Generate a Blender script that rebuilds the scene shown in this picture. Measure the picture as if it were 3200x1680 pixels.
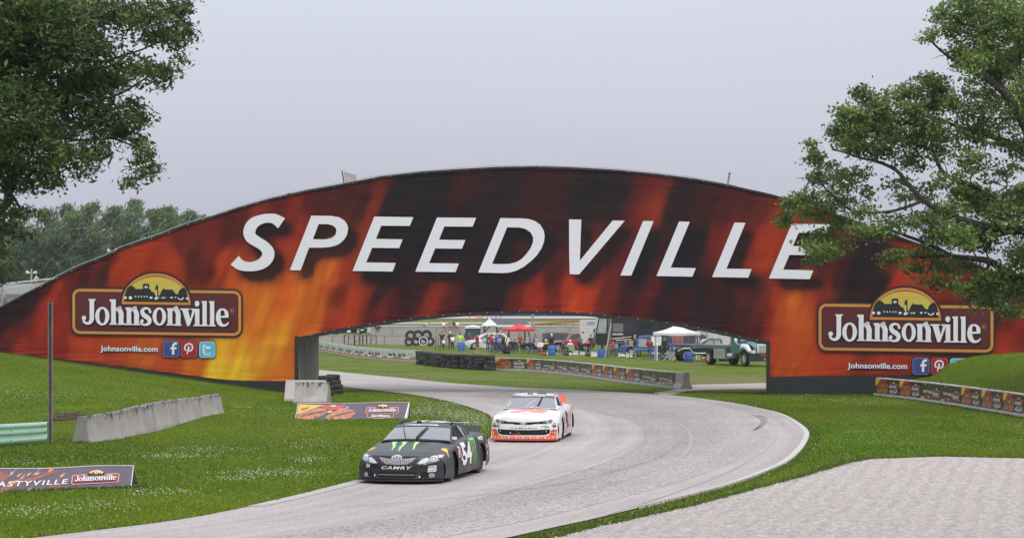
import bpy, bmesh, math, random
import numpy as np
from mathutils import Vector, Matrix, noise as mnoise
from mathutils.geometry import tessellate_polygon
from mathutils.bvhtree import BVHTree
for o in list(bpy.data.objects):
 bpy.data.objects.remove(o)
sc = bpy.context.scene
col = sc.collection
random.seed(7)
RNG = np.random.default_rng(7)
# ------------------------------------------------------------------ camera
F, H, YH, CX = 7250.0, 3.6, 981.0, 1600.0      # focal length in photo pixels, eye height, horizon row, centre column
cd = bpy.data.cameras.new('camera')
cd.sensor_width = 36.0
cd.lens = 36.0 * F / 3200.0
cd.shift_y = (YH - 840.0) / 3200.0
cd.clip_start = 0.5
cd.clip_end = 6000
cam = bpy.data.objects.new('camera', cd)
col.objects.link(cam)
cam.location = (0, 0, H)
cam.rotation_euler = (math.radians(90), 0, 0)
sc.camera = cam
# ------------------------------------------------------------------ overcast daylight
w = bpy.data.worlds.new("World")
sc.world = w
w.use_nodes = True
nt = w.node_tree
nt.nodes.clear()
def N(t, typ, **kw):
 n = t.nodes.new(typ)
 for k, v in kw.items():
  setattr(n, k, v)
 return n
out = N(nt, 'ShaderNodeOutputWorld')
SUN_EL, SUN_AZ = math.radians(52), math.radians(150)
sky = N(nt, 'ShaderNodeTexSky', sky_type='NISHITA', sun_disc=False, sun_elevation=SUN_EL, sun_rotation=SUN_AZ, air_density=1.5, dust_density=6.0)
bgs = N(nt, 'ShaderNodeBackground'); bgs.inputs['Strength'].default_value = 0.05
nt.links.new(sky.outputs[0], bgs.inputs['Color'])
tc = N(nt, 'ShaderNodeTexCoord')
sep = N(nt, 'ShaderNodeSeparateXYZ')
nt.links.new(tc.outputs['Generated'], sep.inputs[0])
ramp = N(nt, 'ShaderNodeValToRGB')
els = ramp.color_ramp.elements
stops = [(0.0, (.445, .445, .53)), (0.02, (.46, .465, .555)), (0.06, (.50, .51, .62)), (0.12, (.545, .56, .675)), (0.3, (.80, .82, .90)), (1.0, (1.60, 1.62, 1.68))]
els[0].position = 0; els[0].color = (*stops[0][1], 1)
els[1].position = 1; els[1].color = (*stops[-1][1], 1)
for p, c in stops[1:-1]:
 e = els.new(p); e.color = (*c, 1)
mx = N(nt, 'ShaderNodeMath', operation='MAXIMUM'); mx.inputs[1].default_value = 0
nt.links.new(sep.outputs['Z'], mx.inputs[0])
# faint cloud unevenness
mp = N(nt, 'ShaderNodeMapping'); mp.inputs['Scale'].default_value = (1.0, 1.0, 4.0)
nz = N(nt, 'ShaderNodeTexNoise'); nz.inputs['Scale'].default_value = 3.0; nz.inputs['Detail'].default_value = 3
nt.links.new(tc.outputs['Generated'], mp.inputs[0]); nt.links.new(mp.outputs[0], nz.inputs['Vector'])
mr = N(nt, 'ShaderNodeMapRange'); mr.inputs['To Min'].default_value = 0.93; mr.inputs['To Max'].default_value = 1.07
nt.links.new(nz.outputs['Fac'], mr.inputs['Value'])
nt.links.new(mx.outputs[0], ramp.inputs[0])
bgo = N(nt, 'ShaderNodeBackground')
nt.links.new(ramp.outputs[0], bgo.inputs['Color']); nt.links.new(mr.outputs[0], bgo.inputs['Strength'])
add = N(nt, 'ShaderNodeAddShader')
nt.links.new(bgs.outputs[0], add.inputs[0]); nt.links.new(bgo.outputs[0], add.inputs[1])
nt.links.new(add.outputs[0], out.inputs[0])
sd = bpy.data.lights.new('sun', 'SUN')
sd.energy = 0.7; sd.angle = math.radians(24); sd.color = (1.0, .965, .91)
so = bpy.data.objects.new('sun', sd); col.objects.link(so)
so.rotation_euler = (math.radians(90) - SUN_EL, 0, math.radians(180) - SUN_AZ)
so.location = (0, 0, 60)
vs = sc.view_settings
vs.view_transform = 'Standard'; vs.look = 'None'; vs.exposure = 0.0; vs.gamma = 1.0; vs.use_curve_mapping = False
sc.render.resolution_x = 1024; sc.render.resolution_y = 537
cy = sc.cycles
cy.use_denoising = True
cy.max_bounces = 6; cy.diffuse_bounces = 3; cy.glossy_bounces = 3; cy.transmission_bounces = 4; cy.transparent_max_bounces = 8; cy.volume_bounces = 0
cy.caustics_reflective = False; cy.caustics_refractive = False
cy.use_adaptive_sampling = True; cy.adaptive_threshold = 0.01
# ------------------------------------------------------------------ helpers
def G(px, py, z=0.0):
 D = F * (H - z) / (py - YH)
 return Vector(((px - CX) / F * D, D, z))
def P(px, py, D):
 return Vector(((px - CX) / F * D, D, H + (YH - py) / F * D))
def lin(c):
 c = np.asarray(c, float) / 255.0
 return np.where(c <= 0.04045, c / 12.92, ((c + 0.055) / 1.055) ** 2.4)
def L3(r, g, b, k=1.0):
 v = np.clip(lin((r, g, b)) * k, 0, 1)
 return (float(v[0]), float(v[1]), float(v[2]))
def mat(name, color, rough=0.7, metal=0.0, spec=0.5, noise=0.0, nscale=8.0, bump=0.0, bscale=40.0, coat=0.0, emit=None, trans=0.0, coord='Object', ior=None, streak=None, ns2=None, spots=None):
 m = bpy.data.materials.new(name); m.use_nodes = True
 t = m.node_tree
 b = t.nodes['Principled BSDF']
 b.inputs['Base Color'].default_value = (*color[:3], 1)
 b.inputs['Roughness'].default_value = rough
 b.inputs['Metallic'].default_value = metal
 b.inputs['Specular IOR Level'].default_value = spec
 if ior: b.inputs['IOR'].default_value = ior
 if coat:
  b.inputs['Coat Weight'].default_value = coat
  b.inputs['Coat Roughness'].default_value = 0.08
 if trans: b.inputs['Transmission Weight'].default_value = trans
 if emit:
  b.inputs['Emission Color'].default_value = (*emit, 1); b.inputs['Emission Strength'].default_value = 1
 if noise or bump or streak or spots:
  c = N(t, 'ShaderNodeTexCoord')
  src = c.outputs[coord]
  if streak:
   mpn = N(t, 'ShaderNodeMapping'); mpn.inputs['Scale'].default_value = streak
   t.links.new(src, mpn.inputs[0]); src2 = mpn.outputs[0]
  else:
   src2 = src
  last = None
  if noise:
   n = N(t, 'ShaderNodeTexNoise'); n.inputs['Scale'].default_value = nscale; n.inputs['Detail'].default_value = 6; n.inputs['Roughness'].default_value = 0.65
   t.links.new(src2, n.inputs['Vector'])
   r = N(t, 'ShaderNodeMapRange'); r.inputs['From Min'].default_value = 0.28; r.inputs['From Max'].default_value = 0.72
   r.inputs['To Min'].default_value = 1 - noise; r.inputs['To Max'].default_value = 1 + noise
   t.links.new(n.outputs['Fac'], r.inputs['Value'])
   vm = N(t, 'ShaderNodeVectorMath', operation='SCALE')
   vm.inputs[0].default_value = color[:3]
   t.links.new(r.outputs[0], vm.inputs['Scale'])
   last = vm.outputs[0]
   if ns2:
    n2 = N(t, 'ShaderNodeTexNoise'); n2.inputs['Scale'].default_value = ns2[0]; n2.inputs['Detail'].default_value = 3
    t.links.new(src, n2.inputs['Vector'])
    r2 = N(t, 'ShaderNodeMapRange'); r2.inputs['From Min'].default_value = 0.3; r2.inputs['From Max'].default_value = 0.7
    r2.inputs['To Min'].default_value = 1 - ns2[1]; r2.inputs['To Max'].default_value = 1 + ns2[1]
    t.links.new(n2.outputs['Fac'], r2.inputs['Value'])
    vm2 = N(t, 'ShaderNodeVectorMath', operation='SCALE')
    t.links.new(last, vm2.inputs[0]); t.links.new(r2.outputs[0], vm2.inputs['Scale'])
    last = vm2.outputs[0]
  if spots:                                   # (scale, threshold, colour) irregular stains
   n3 = N(t, 'ShaderNodeTexNoise'); n3.inputs['Scale'].default_value = spots[0]; n3.inputs['Detail'].default_value = 8
   t.links.new(src2, n3.inputs['Vector'])
   r3 = N(t, 'ShaderNodeMapRange'); r3.inputs['From Min'].default_value = spots[1]; r3.inputs['From Max'].default_value = spots[1] + 0.1
   t.links.new(n3.outputs['Fac'], r3.inputs['Value'])
   mxn = N(t, 'ShaderNodeMix', data_type='RGBA')
   if last is not None: t.links.new(last, mxn.inputs[6])
   else: mxn.inputs[6].default_value = (*color[:3], 1)
   mxn.inputs[7].default_value = (*spots[2], 1)
   t.links.new(r3.outputs[0], mxn.inputs[0])
   last = mxn.outputs[2]
  if last is not None: t.links.new(last, b.inputs['Base Color'])
  if bump:
   nb = N(t, 'ShaderNodeTexNoise'); nb.inputs['Scale'].default_value = bscale; nb.inputs['Detail'].default_value = 5
   t.links.new(src, nb.inputs['Vector'])
   bp = N(t, 'ShaderNodeBump'); bp.inputs['Strength'].default_value = 1.0; bp.inputs['Distance'].default_value = bump
   t.links.new(nb.outputs['Fac'], bp.inputs['Height']); t.links.new(bp.outputs[0], b.inputs['Normal'])
 return m
def attr_mat(name, attr='Col', rough=0.6, spec=0.4, k=1.0, trans=0.0, bump=0.0, bscale=40):
 m = bpy.data.materials.new(name); m.use_nodes = True
 t = m.node_tree; b = t.nodes['Principled BSDF']
 a = N(t, 'ShaderNodeAttribute', attribute_name=attr)
 t.links.new(a.outputs['Color'], b.inputs['Base Color'])
 b.inputs['Roughness'].default_value = rough; b.inputs['Specular IOR Level'].default_value = spec
 if bump:
  c = N(t, 'ShaderNodeTexCoord')
  nb = N(t, 'ShaderNodeTexNoise'); nb.inputs['Scale'].default_value = bscale; nb.inputs['Detail'].default_value = 4
  t.links.new(c.outputs['Object'], nb.inputs['Vector'])
  bp = N(t, 'ShaderNodeBump'); bp.inputs['Distance'].default_value = bump
  t.links.new(nb.outputs['Fac'], bp.inputs['Height']); t.links.new(bp.outputs[0], b.inputs['Normal'])
 if trans:
  tr = N(t, 'ShaderNodeBsdfTranslucent'); mixs = N(t, 'ShaderNodeMixShader'); mixs.inputs[0].default_value = trans
  t.links.new(a.outputs['Color'], tr.inputs['Color'])
  o_ = t.nodes['Material Output']
  t.links.new(b.outputs[0], mixs.inputs[1]); t.links.new(tr.outputs[0], mixs.inputs[2]); t.links.new(mixs.outputs[0], o_.inputs['Surface'])
 return m
class MB:
 """collects faces (with a material slot each) and links them as one mesh object"""
 def __init__(s):
  s.v = []; s.f = []; s.m = []
 def vert(s, p):
  s.v.append(tuple(p)); return len(s.v) - 1
 def face(s, pts, m=0):
  i0 = len(s.v); s.v.extend(tuple(p) for p in pts); s.f.append(tuple(range(i0, i0 + len(pts)))); s.m.append(m)
 def poly(s, loops, m=0):
  """planar polygon, first loop outer, others holes (3D points)"""
  loops = [[Vector(p) for p in l] for l in loops]
  tris = tessellate_polygon(loops)
  flat = [p for l in loops for p in l]
  i0 = len(s.v); s.v.extend(tuple(p) for p in flat)
  for t in tris:
   s.f.append((i0 + t[0], i0 + t[1], i0 + t[2])); s.m.append(m)
 def box(s, c, size, rot=None, m=0, M=None):
  hx, hy, hz = size[0] / 2, size[1] / 2, size[2] / 2
  R = Matrix.Rotation(rot, 4, 'Z') if isinstance(rot, (int, float)) else (rot or Matrix.Identity(4))
  T = Matrix.Translation(Vector(c)) @ R.to_4x4()
  if M is not None: T = M @ T
  i0 = len(s.v)
  for x in (-hx, hx):
   for y in (-hy, hy):
    for z in (-hz, hz):
     s.v.append(tuple(T @ Vector((x, y, z))))
  for q in ((0, 1, 3, 2), (4, 6, 7, 5), (0, 4, 5, 1), (2, 3, 7, 6), (0, 2, 6, 4), (1, 5, 7, 3)):
   s.f.append(tuple(i0 + k for k in q)); s.m.append(m)
 def tube(s, pts, rad, n=8, m=0, caps=True):
  pts = [Vector(p) for p in pts]
  rads = rad if isinstance(rad, (list, tuple)) else [rad] * len(pts)
  rings = []
  prev = None
  for i, p in enumerate(pts):
   d = (pts[min(i + 1, len(pts) - 1)] - pts[max(i - 1, 0)]).normalized()
   up = Vector((0, 0, 1)) if abs(d.z) < 0.95 else Vector((1, 0, 0))
   if prev is None:
    a = d.cross(up).normalized()
   else:
    a = (prev - d * prev.dot(d)).normalized()
   prev = a
   b = d.cross(a)
   i0 = len(s.v)
   for k in range(n):
    th = 2 * math.pi * k / n
    s.v.append(tuple(p + (a * math.cos(th) + b * math.sin(th)) * rads[i]))
   rings.append(i0)
  for r0, r1 in zip(rings, rings[1:]):
   for k in range(n):
    k2 = (k + 1) % n
    s.f.append((r0 + k, r0 + k2, r1 + k2, r1 + k)); s.m.append(m)
  if caps:
   s.f.append(tuple(rings[0] + k for k in range(n))[::-1]); s.m.append(m)
   s.f.append(tuple(rings[-1] + k for k in range(n))); s.m.append(m)
 def lathe(s, prof, n=16, M=None, m=0, closed=False):
  """prof: (r, z) list revolved about z; M maps into place"""
  M = M or Matrix.Identity(4)
  rings = []
  for r, z in prof:
   i0 = len(s.v)
   for k in range(n):
    th = 2 * math.pi * k / n
    s.v.append(tuple(M @ Vector((r * math.cos(th), r * math.sin(th), z))))
   rings.append(i0)
  pr = list(zip(rings, rings[1:]))
  if closed: pr.append((rings[-1], rings[0]))
  for r0, r1 in pr:
   for k in range(n):
    k2 = (k + 1) % n
    s.f.append((r0 + k, r0 + k2, r1 + k2, r1 + k)); s.m.append(m)
  if not closed:
   if prof[0][0] > 1e-5: s.f.append(tuple(rings[0] + k for k in range(n))[::-1]); s.m.append(m)
   if prof[-1][0] > 1e-5: s.f.append(tuple(rings[-1] + k for k in range(n))); s.m.append(m)
 def extrude(s, prof, a, b, M=None, m=0, axis='Y'):
  """closed 2D profile (u, z) extruded along axis from a to b"""
  M = M or Matrix.Identity(4)
  def pt(u, z, t):
   return M @ (Vector((u, t, z)) if axis == 'Y' else Vector((t, u, z)))
  n = len(prof)
  A = [pt(u, z, a) for u, z in prof]; B = [pt(u, z, b) for u, z in prof]
  s.poly([A], m); s.poly([B], m)
  i0 = len(s.v); s.v.extend(tuple(p) for p in A + B)
  for k in range(n):
   k2 = (k + 1) % n
   s.f.append((i0 + k, i0 + k2, i0 + n + k2, i0 + n + k)); s.m.append(m)
 def grid(s, rows, m=0, closed=False):
  i0 = len(s.v); nc = len(rows[0])
  for r in rows: s.v.extend(tuple(p) for p in r)
  for j in range(len(rows) - 1):
   for i in range(nc - (0 if closed else 1)):
    i2 = (i + 1) % nc
    s.f.append((i0 + j * nc + i, i0 + j * nc + i2, i0 + (j + 1) * nc + i2, i0 + (j + 1) * nc + i)); s.m.append(m)
 def sphere(s, c, r, m=0, n=10, k=7, sc_=(1, 1, 1)):
  rows = []
  for j in range(k + 1):
   ph = math.pi * j / k
   rows.append([(c[0] + r * sc_[0] * math.sin(ph) * math.cos(2 * math.pi * i / n), c[1] + r * sc_[1] * math.sin(ph) * math.sin(2 * math.pi * i / n), c[2] + r * sc_[2] * math.cos(ph)) for i in range(n)])
  s.grid(rows, m, True)
 def build(s, name, mats, parent=None, smooth=False, weld=False, recalc=False, world=None):
  me = bpy.data.meshes.new(name)
  me.from_pydata(s.v, [], s.f)
  mats = mats if isinstance(mats, (list, tuple)) else [mats]
  for mm in mats: me.materials.append(mm)
  if len(mats) > 1: me.polygons.foreach_set('material_index', s.m)
  if weld or recalc:
   bm = bmesh.new(); bm.from_mesh(me)
   bmesh.ops.remove_doubles(bm, verts=bm.verts, dist=1e-4)
   bmesh.ops.recalc_face_normals(bm, faces=bm.faces)
   bm.to_mesh(me); bm.free()
  if smooth:
   me.polygons.foreach_set('use_smooth', [True] * len(me.polygons))
   if isinstance(smooth, float): me.set_sharp_from_angle(angle=math.radians(smooth))
  me.update()
  o = bpy.data.objects.new(name, me); col.objects.link(o)
  if parent is not None: o.parent = parent
  return o
def tag(o, label=None, cat=None, group=None, kind=None):
 if label: o['label'] = label
 if cat: o['category'] = cat
 if group: o['group'] = group
 if kind: o['kind'] = kind
 return o
def thing(name, label, cat, loc=(0, 0, 0), rz=0.0, group=None):
 o = bpy.data.objects.new(name, None); col.objects.link(o)
 o.location = loc; o.rotation_euler = (0, 0, rz); o.empty_display_size = 0.2
 return tag(o, label, cat, group)
def dup(root, loc=None, rz=None, label=None, group=None, scale=None, mats=None):
 r = root.copy(); col.objects.link(r)
 if loc is not None: r.location = loc
 if rz is not None: r.rotation_euler = (0, 0, rz)
 if label: r['label'] = label
 if group: r['group'] = group
 if scale: r.scale = scale
 def rec(a, b):
  for ch in list(a.children):
   c = ch.copy(); col.objects.link(c); c.parent = b; rec(ch, c)
 rec(root, r)
 return r
def big_mesh(name, V, Fq, mats, colors=None, parent=None, smooth=False, uv=None):
 """fast mesh from numpy: V (n,3), Fq (m,k) all faces with k corners"""
 me = bpy.data.meshes.new(name)
 m, k = Fq.shape
 me.vertices.add(len(V)); me.vertices.foreach_set('co', V.astype(np.float32).ravel())
 me.loops.add(m * k); me.loops.foreach_set('vertex_index', Fq.astype(np.int32).ravel())
 me.polygons.add(m); me.polygons.foreach_set('loop_start', np.arange(0, m * k, k, dtype=np.int32))
 me.polygons.foreach_set('loop_total', np.full(m, k, dtype=np.int32))
 for mm in (mats if isinstance(mats, (list, tuple)) else [mats]): me.materials.append(mm)
 if smooth: me.polygons.foreach_set('use_smooth', np.ones(m, dtype=bool))
 me.update(calc_edges=True)
 if colors is not None:
  ca = me.color_attributes.new('Col', 'FLOAT_COLOR', 'POINT')
  c4 = np.ones((len(V), 4), np.float32); c4[:, :3] = colors
  ca.data.foreach_set('color', c4.ravel())
 if uv is not None:
  a = me.attributes.new('st', 'FLOAT2', 'POINT'); a.data.foreach_set('vector', uv.astype(np.float32).ravel())
 me.validate()
 o = bpy.data.objects.new(name, me); col.objects.link(o)
 if parent is not None: o.parent = parent
 return o
def catmull(pts, n=8, closed=False):
 pts = [Vector(p) for p in pts]; r = []
 m = len(pts); rng = range(m if closed else m - 1)
 for i in rng:
  if closed: p0, p1, p2, p3 = (pts[(i - 1) % m], pts[i], pts[(i + 1) % m], pts[(i + 2) % m])
  else: p0, p1, p2, p3 = pts[max(i - 1, 0)], pts[i], pts[i + 1], pts[min(i + 2, m - 1)]
  for k in range(n):
   t = k / n
   r.append(0.5 * ((2 * p1) + (p2 - p0) * t + (2 * p0 - 5 * p1 + 4 * p2 - p3) * t * t + (3 * p1 - p0 - 3 * p2 + p3) * t ** 3))
 if not closed: r.append(pts[-1].copy())
 return r
def sstep(x):
 x = np.clip(x, 0, 1); return x * x * (3 - 2 * x)
_font_cache = {}
def text_tris(s, bold=0.0, shear=0.0, spacing=1.0):
 """flat text as (verts2D list, tris), starting at x=0, cap height 1"""
 key = (s, bold, shear, spacing)
 if key in _font_cache: return _font_cache[key]
 cu = bpy.data.curves.new('text_src', 'FONT'); cu.body = s; cu.offset = bold; cu.shear = shear; cu.space_character = spacing; cu.resolution_u = 3
 ob = bpy.data.objects.new('text_src', cu); col.objects.link(ob)
 dg = bpy.context.evaluated_depsgraph_get(); dg.update()
 me = bpy.data.meshes.new_from_object(ob.evaluated_get(dg))
 bm = bmesh.new(); bm.from_mesh(me); bmesh.ops.triangulate(bm, faces=bm.faces)
 bmesh.ops.remove_doubles(bm, verts=bm.verts, dist=1e-5)
 vs_ = [(v.co.x, v.co.y) for v in bm.verts]; bm.verts.index_update()
 fs_ = [tuple(v.index for v in f.verts) for f in bm.faces]
 bm.free(); bpy.data.objects.remove(ob); bpy.data.curves.remove(cu); bpy.data.meshes.remove(me)
 x0 = min(v[0] for v in vs_); x1 = max(v[0] for v in vs_); h = 0.73
 vs_ = [((x - x0) / h, y / h) for x, y in vs_]
 r = (vs_, fs_, (x1 - x0) / h)
 _font_cache[key] = r
 return r
def put_text(mb, s, fn, x, y, width=None, height=None, m=0, **kw):
 """fn(u, v) -> 3D; text box starts at (x, y baseline), cap height/width in fn units"""
 vs_, fs_, wd = text_tris(s, **kw)
 sx = width / wd if width else height
 sy = height if height else sx
 i0 = len(mb.v)
 for a, b in vs_: mb.v.append(tuple(fn(x + a * sx, y + b * sy)))
 for f in fs_: mb.f.append(tuple(i0 + k for k in f)); mb.m.append(m)
def stroke2d(pts, widths, n=6, smooth=True):
 """2D stroke outline polygon from a centreline with widths"""
 P3 = [Vector((p[0], p[1], wd)) for p, wd in zip(pts, widths if isinstance(widths, (list, tuple)) else [widths] * len(pts))]
 Q = catmull(P3, n) if smooth else P3
 Lf, Rt = [], []
 for i, q in enumerate(Q):
  a = Q[max(i - 1, 0)]; b = Q[min(i + 1, len(Q) - 1)]
  d = Vector((b.x - a.x, b.y - a.y)); d.normalize(); nn = Vector((-d.y, d.x)) * q.z / 2
  Lf.append((q.x + nn.x, q.y + nn.y)); Rt.append((q.x - nn.x, q.y - nn.y))
 return Lf + Rt[::-1]
def strip(mb, pts, widths, fn, m=0, n=6, smooth=True):
 """stroke as quads, robust for self-overlapping curves"""
 o = stroke2d(pts, widths, n, smooth); k = len(o) // 2
 Lf, Rt = o[:k], o[k:][::-1]
 mb.grid([[fn(*p) for p in Lf], [fn(*p) for p in Rt]], m)
def ell(cx, cy, rx, ry, n=28, a0=0.0, a1=2 * math.pi):
 return [(cx + rx * math.cos(a0 + (a1 - a0) * k / n), cy + ry * math.sin(a0 + (a1 - a0) * k / n)) for k in range(n + (0 if a1 - a0 >= 2 * math.pi - 1e-6 else 1))]
def rrect(x0, y0, x1, y1, r, n=6):
 q = []
 for cx_, cy_, a in ((x1 - r, y1 - r, 0), (x0 + r, y1 - r, 90), (x0 + r, y0 + r, 180), (x1 - r, y0 + r, 270)):
  for k in range(n + 1):
   t = math.radians(a + 90 * k / n); q.append((cx_ + r * math.cos(t), cy_ + r * math.sin(t)))
 return q
# ------------------------------------------------------------------ terrain
def xbar(Y): return 16.3 + (103 - Y) * 0.0825
def terr(X, Y):
 X = np.asarray(X, float); Y = np.asarray(Y, float)
 z = np.interp(Y, [0, 270, 340, 400, 450, 520, 620, 720, 1000, 3000], [0, 0, .55, 1.25, 1.85, 2.35, 2.75, 3.05, 3.4, 3.5])
 near = 0.138 * np.clip(-X - 10.5, 0, 30) * sstep((Y - 62) / 36) * (1 - sstep((Y - 113) / 8))
 z = z + near
 z = z + 0.42 * np.exp(-(((X + 10.8) / 3.2) ** 2 + ((Y - 78) / 7.5) ** 2)) * sstep((-X - 6.5) / 2.5)
 d = X - xbar(Y)
 m = 2.1 * (1 - np.exp(-np.clip(d - 0.4, 0, 99) / 1.0)) * sstep((Y - 60) / 12)
 pu = X / np.maximum(Y, 1) * F + CX
 m = np.minimum(m, np.interp(pu, [2700, 2830, 2880, 2922, 2955, 3014, 3074, 3140, 3200, 3500], [.1, .75, .93, 1.0, 1.52, 1.83, 1.95, 1.99, 2.02, 2.1]) * np.interp(Y, [84, 95, 102.5], [1.02, 1.0, .84])) * (1 - sstep((Y - 103.4) / 4))
 z = z + m
 u = X / np.maximum(Y, 1)
 z = z + 3.2 * sstep((-u - 0.105) / 0.05) * sstep((Y - 170) / 26)
 z = z + 2.4 * sstep((u - 0.14) / 0.06) * sstep((Y - 220) / 40)
 return z
def tz(X, Y): return float(terr(X, Y))
def nonuni(a, b, fine0, fine1, step, grow=1.25):
 xs = list(np.arange(fine0, fine1 + 1e-6, step))
 s = step; x = fine1
 while x < b: s *= grow; x += s; xs.append(x)
 s = step; x = fine0
 while x > a: s *= grow; x -= s; xs.insert(0, x)
 return np.array(xs)
gx = nonuni(-1800, 1800, -27, 27, 0.45)
gy = nonuni(-60, 3500, 20, 122, 0.55, 1.06)
GX, GY = np.meshgrid(gx, gy)
GZ = terr(GX, GY)
V = np.stack([GX.ravel(), GY.ravel(), GZ.ravel()], 1)
nx, ny = len(gx), len(gy)
I = np.arange(nx * ny).reshape(ny, nx)
Fq = np.stack([I[:-1, :-1].ravel(), I[:-1, 1:].ravel(), I[1:, 1:].ravel(), I[1:, :-1].ravel()], 1)
# ground material: mown grass, mottled, with drier/bare spots
def grass_material():
 m = bpy.data.materials.new('turf'); m.use_nodes = True
 t = m.node_tree; b = t.nodes['Principled BSDF']
 b.inputs['Roughness'].default_value = 0.9; b.inputs['Specular IOR Level'].default_value = 0.05
 g = N(t, 'ShaderNodeNewGeometry')
 def noise(scale, detail=5, mapsc=None, rough=0.6):
  src = g.outputs['Position']
  if mapsc:
   mpn = N(t, 'ShaderNodeMapping'); mpn.inputs['Scale'].default_value = mapsc; t.links.new(src, mpn.inputs[0]); src = mpn.outputs[0]
  n = N(t, 'ShaderNodeTexNoise'); n.inputs['Scale'].default_value = scale; n.inputs['Detail'].default_value = detail; n.inputs['Roughness'].default_value = rough
  t.links.new(src, n.inputs['Vector']); return n.outputs['Fac']
 r1 = N(t, 'ShaderNodeValToRGB'); t.links.new(noise(0.35, 6, (1, .55, 1)), r1.inputs[0])
 e = r1.color_ramp.elements
 e[0].position = .3; e[0].color = (.062, .112, .007, 1); e[1].position = .72; e[1].color = (.112, .170, .016, 1)
 r2 = N(t, 'ShaderNodeMapRange'); r2.inputs['From Min'].default_value = .25; r2.inputs['From Max'].default_value = .75; r2.inputs['To Min'].default_value = .6; r2.inputs['To Max'].default_value = 1.4
 t.links.new(noise(14, 5), r2.inputs['Value'])
 vm = N(t, 'ShaderNodeVectorMath', operation='SCALE'); t.links.new(r1.outputs[0], vm.inputs[0]); t.links.new(r2.outputs[0], vm.inputs['Scale'])
 # drier, trodden ground beyond the bridge
 sp = N(t, 'ShaderNodeSeparateXYZ'); t.links.new(g.outputs['Position'], sp.inputs[0])
 r3 = N(t, 'ShaderNodeMapRange'); r3.inputs['From Min'].default_value = .45; r3.inputs['From Max'].default_value = .66
 t.links.new(noise(0.16, 7), r3.inputs['Value'])
 far = N(t, 'ShaderNodeMapRange'); far.inputs['From Min'].default_value = 104; far.inputs['From Max'].default_value = 135; far.inputs['To Min'].default_value = 0.12; far.inputs['To Max'].default_value = 0.8
 t.links.new(sp.outputs['Y'], far.inputs['Value'])
 mm = N(t, 'ShaderNodeMath', operation='MULTIPLY'); t.links.new(r3.outputs[0], mm.inputs[0]); t.links.new(far.outputs[0], mm.inputs[1])
 # worn ground at the service road
 ds = N(t, 'ShaderNodeVectorMath', operation='SUBTRACT'); t.links.new(g.outputs['Position'], ds.inputs[0]); ds.inputs[1].default_value = (11.5, 127, 0)
 dm = N(t, 'ShaderNodeVectorMath', operation='MULTIPLY'); t.links.new(ds.outputs[0], dm.inputs[0]); dm.inputs[1].default_value = (.13, .085, 0)
 dl = N(t, 'ShaderNodeVectorMath', operation='LENGTH'); t.links.new(dm.outputs[0], dl.inputs[0])
 dn = N(t, 'ShaderNodeMath', operation='MULTIPLY_ADD'); t.links.new(noise(1.1, 6), dn.inputs[0]); dn.inputs[1].default_value = -1.5; t.links.new(dl.outputs['Value'], dn.inputs[2])
 dr = N(t, 'ShaderNodeMapRange'); t.links.new(dn.outputs[0], dr.inputs['Value']); dr.inputs['From Min'].default_value = .35; dr.inputs['From Max'].default_value = -.25; dr.inputs['To Max'].default_value = .8
 mxm = N(t, 'ShaderNodeMath', operation='MAXIMUM'); t.links.new(mm.outputs[0], mxm.inputs[0]); t.links.new(dr.outputs[0], mxm.inputs[1]); mm = mxm
 mixc = N(t, 'ShaderNodeMix', data_type='RGBA'); t.links.new(mm.outputs[0], mixc.inputs[0]); t.links.new(vm.outputs[0], mixc.inputs[6]); mixc.inputs[7].default_value = (.17, .145, .07, 1)
 t.links.new(mixc.outputs[2], b.inputs['Base Color'])
 bp = N(t, 'ShaderNodeBump'); bp.inputs['Distance'].default_value = 0.05; t.links.new(noise(22, 4), bp.inputs['Height']); t.links.new(bp.outputs[0], b.inputs['Normal'])
 return m
M_turf = grass_material()
ground = big_mesh('ground', V, Fq, M_turf, smooth=True); tag(ground, kind='structure')
# ------------------------------------------------------------------ the race track
inner = [(700, 1172), (900, 1193), (1000, 1201), (1071, 1208), (1166, 1219), (1266, 1230), (1361, 1246), (1421, 1259), (1484, 1278), (1527, 1296), (1547, 1318), (1549, 1340), (1535, 1368), (1490, 1398), (1400, 1430), (1270, 1465), (1127, 1500), (911, 1555), (651, 1610), (456, 1640), (130, 1680), (-330, 1740), (-1100, 1830), (-2300, 1960)]
outer = [(700, 1128), (900, 1147), (1010, 1157), (1120, 1168), (1245, 1180), (1400, 1196), (1620, 1211), (1850, 1221), (2060, 1234), (2261, 1258), (2373, 1279), (2447, 1300), (2508, 1344), (2505, 1382), (2456, 1433), (2396, 1465), (2279, 1510), (2116, 1556), (1900, 1612), (1720, 1652), (1480, 1705), (1150, 1775), (700, 1865), (0, 2000)]
ci = catmull([G(*p) for p in inner], 10); co = catmull([G(*p) for p in outer], 10)
NR = 24
rows = []; st = []
s_acc = 0; prevm = None
for a, b in zip(ci, co):
 mdl = (a + b) / 2
 if prevm is not None: s_acc += (mdl - prevm).length
 prevm = mdl
 for k in range(NR + 1):
  t_ = k / NR
  p = a.lerp(b, t_); rows.append((p.x, p.y, 0.022 + 0.0 * t_)); st.append((s_acc, t_))
V = np.array(rows); n1 = len(ci); I = np.arange(n1 * (NR + 1)).reshape(n1, NR + 1)
Fq = np.stack([I[:-1, :-1].ravel(), I[:-1, 1:].ravel(), I[1:, 1:].ravel(), I[1:, :-1].ravel()], 1)
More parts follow.
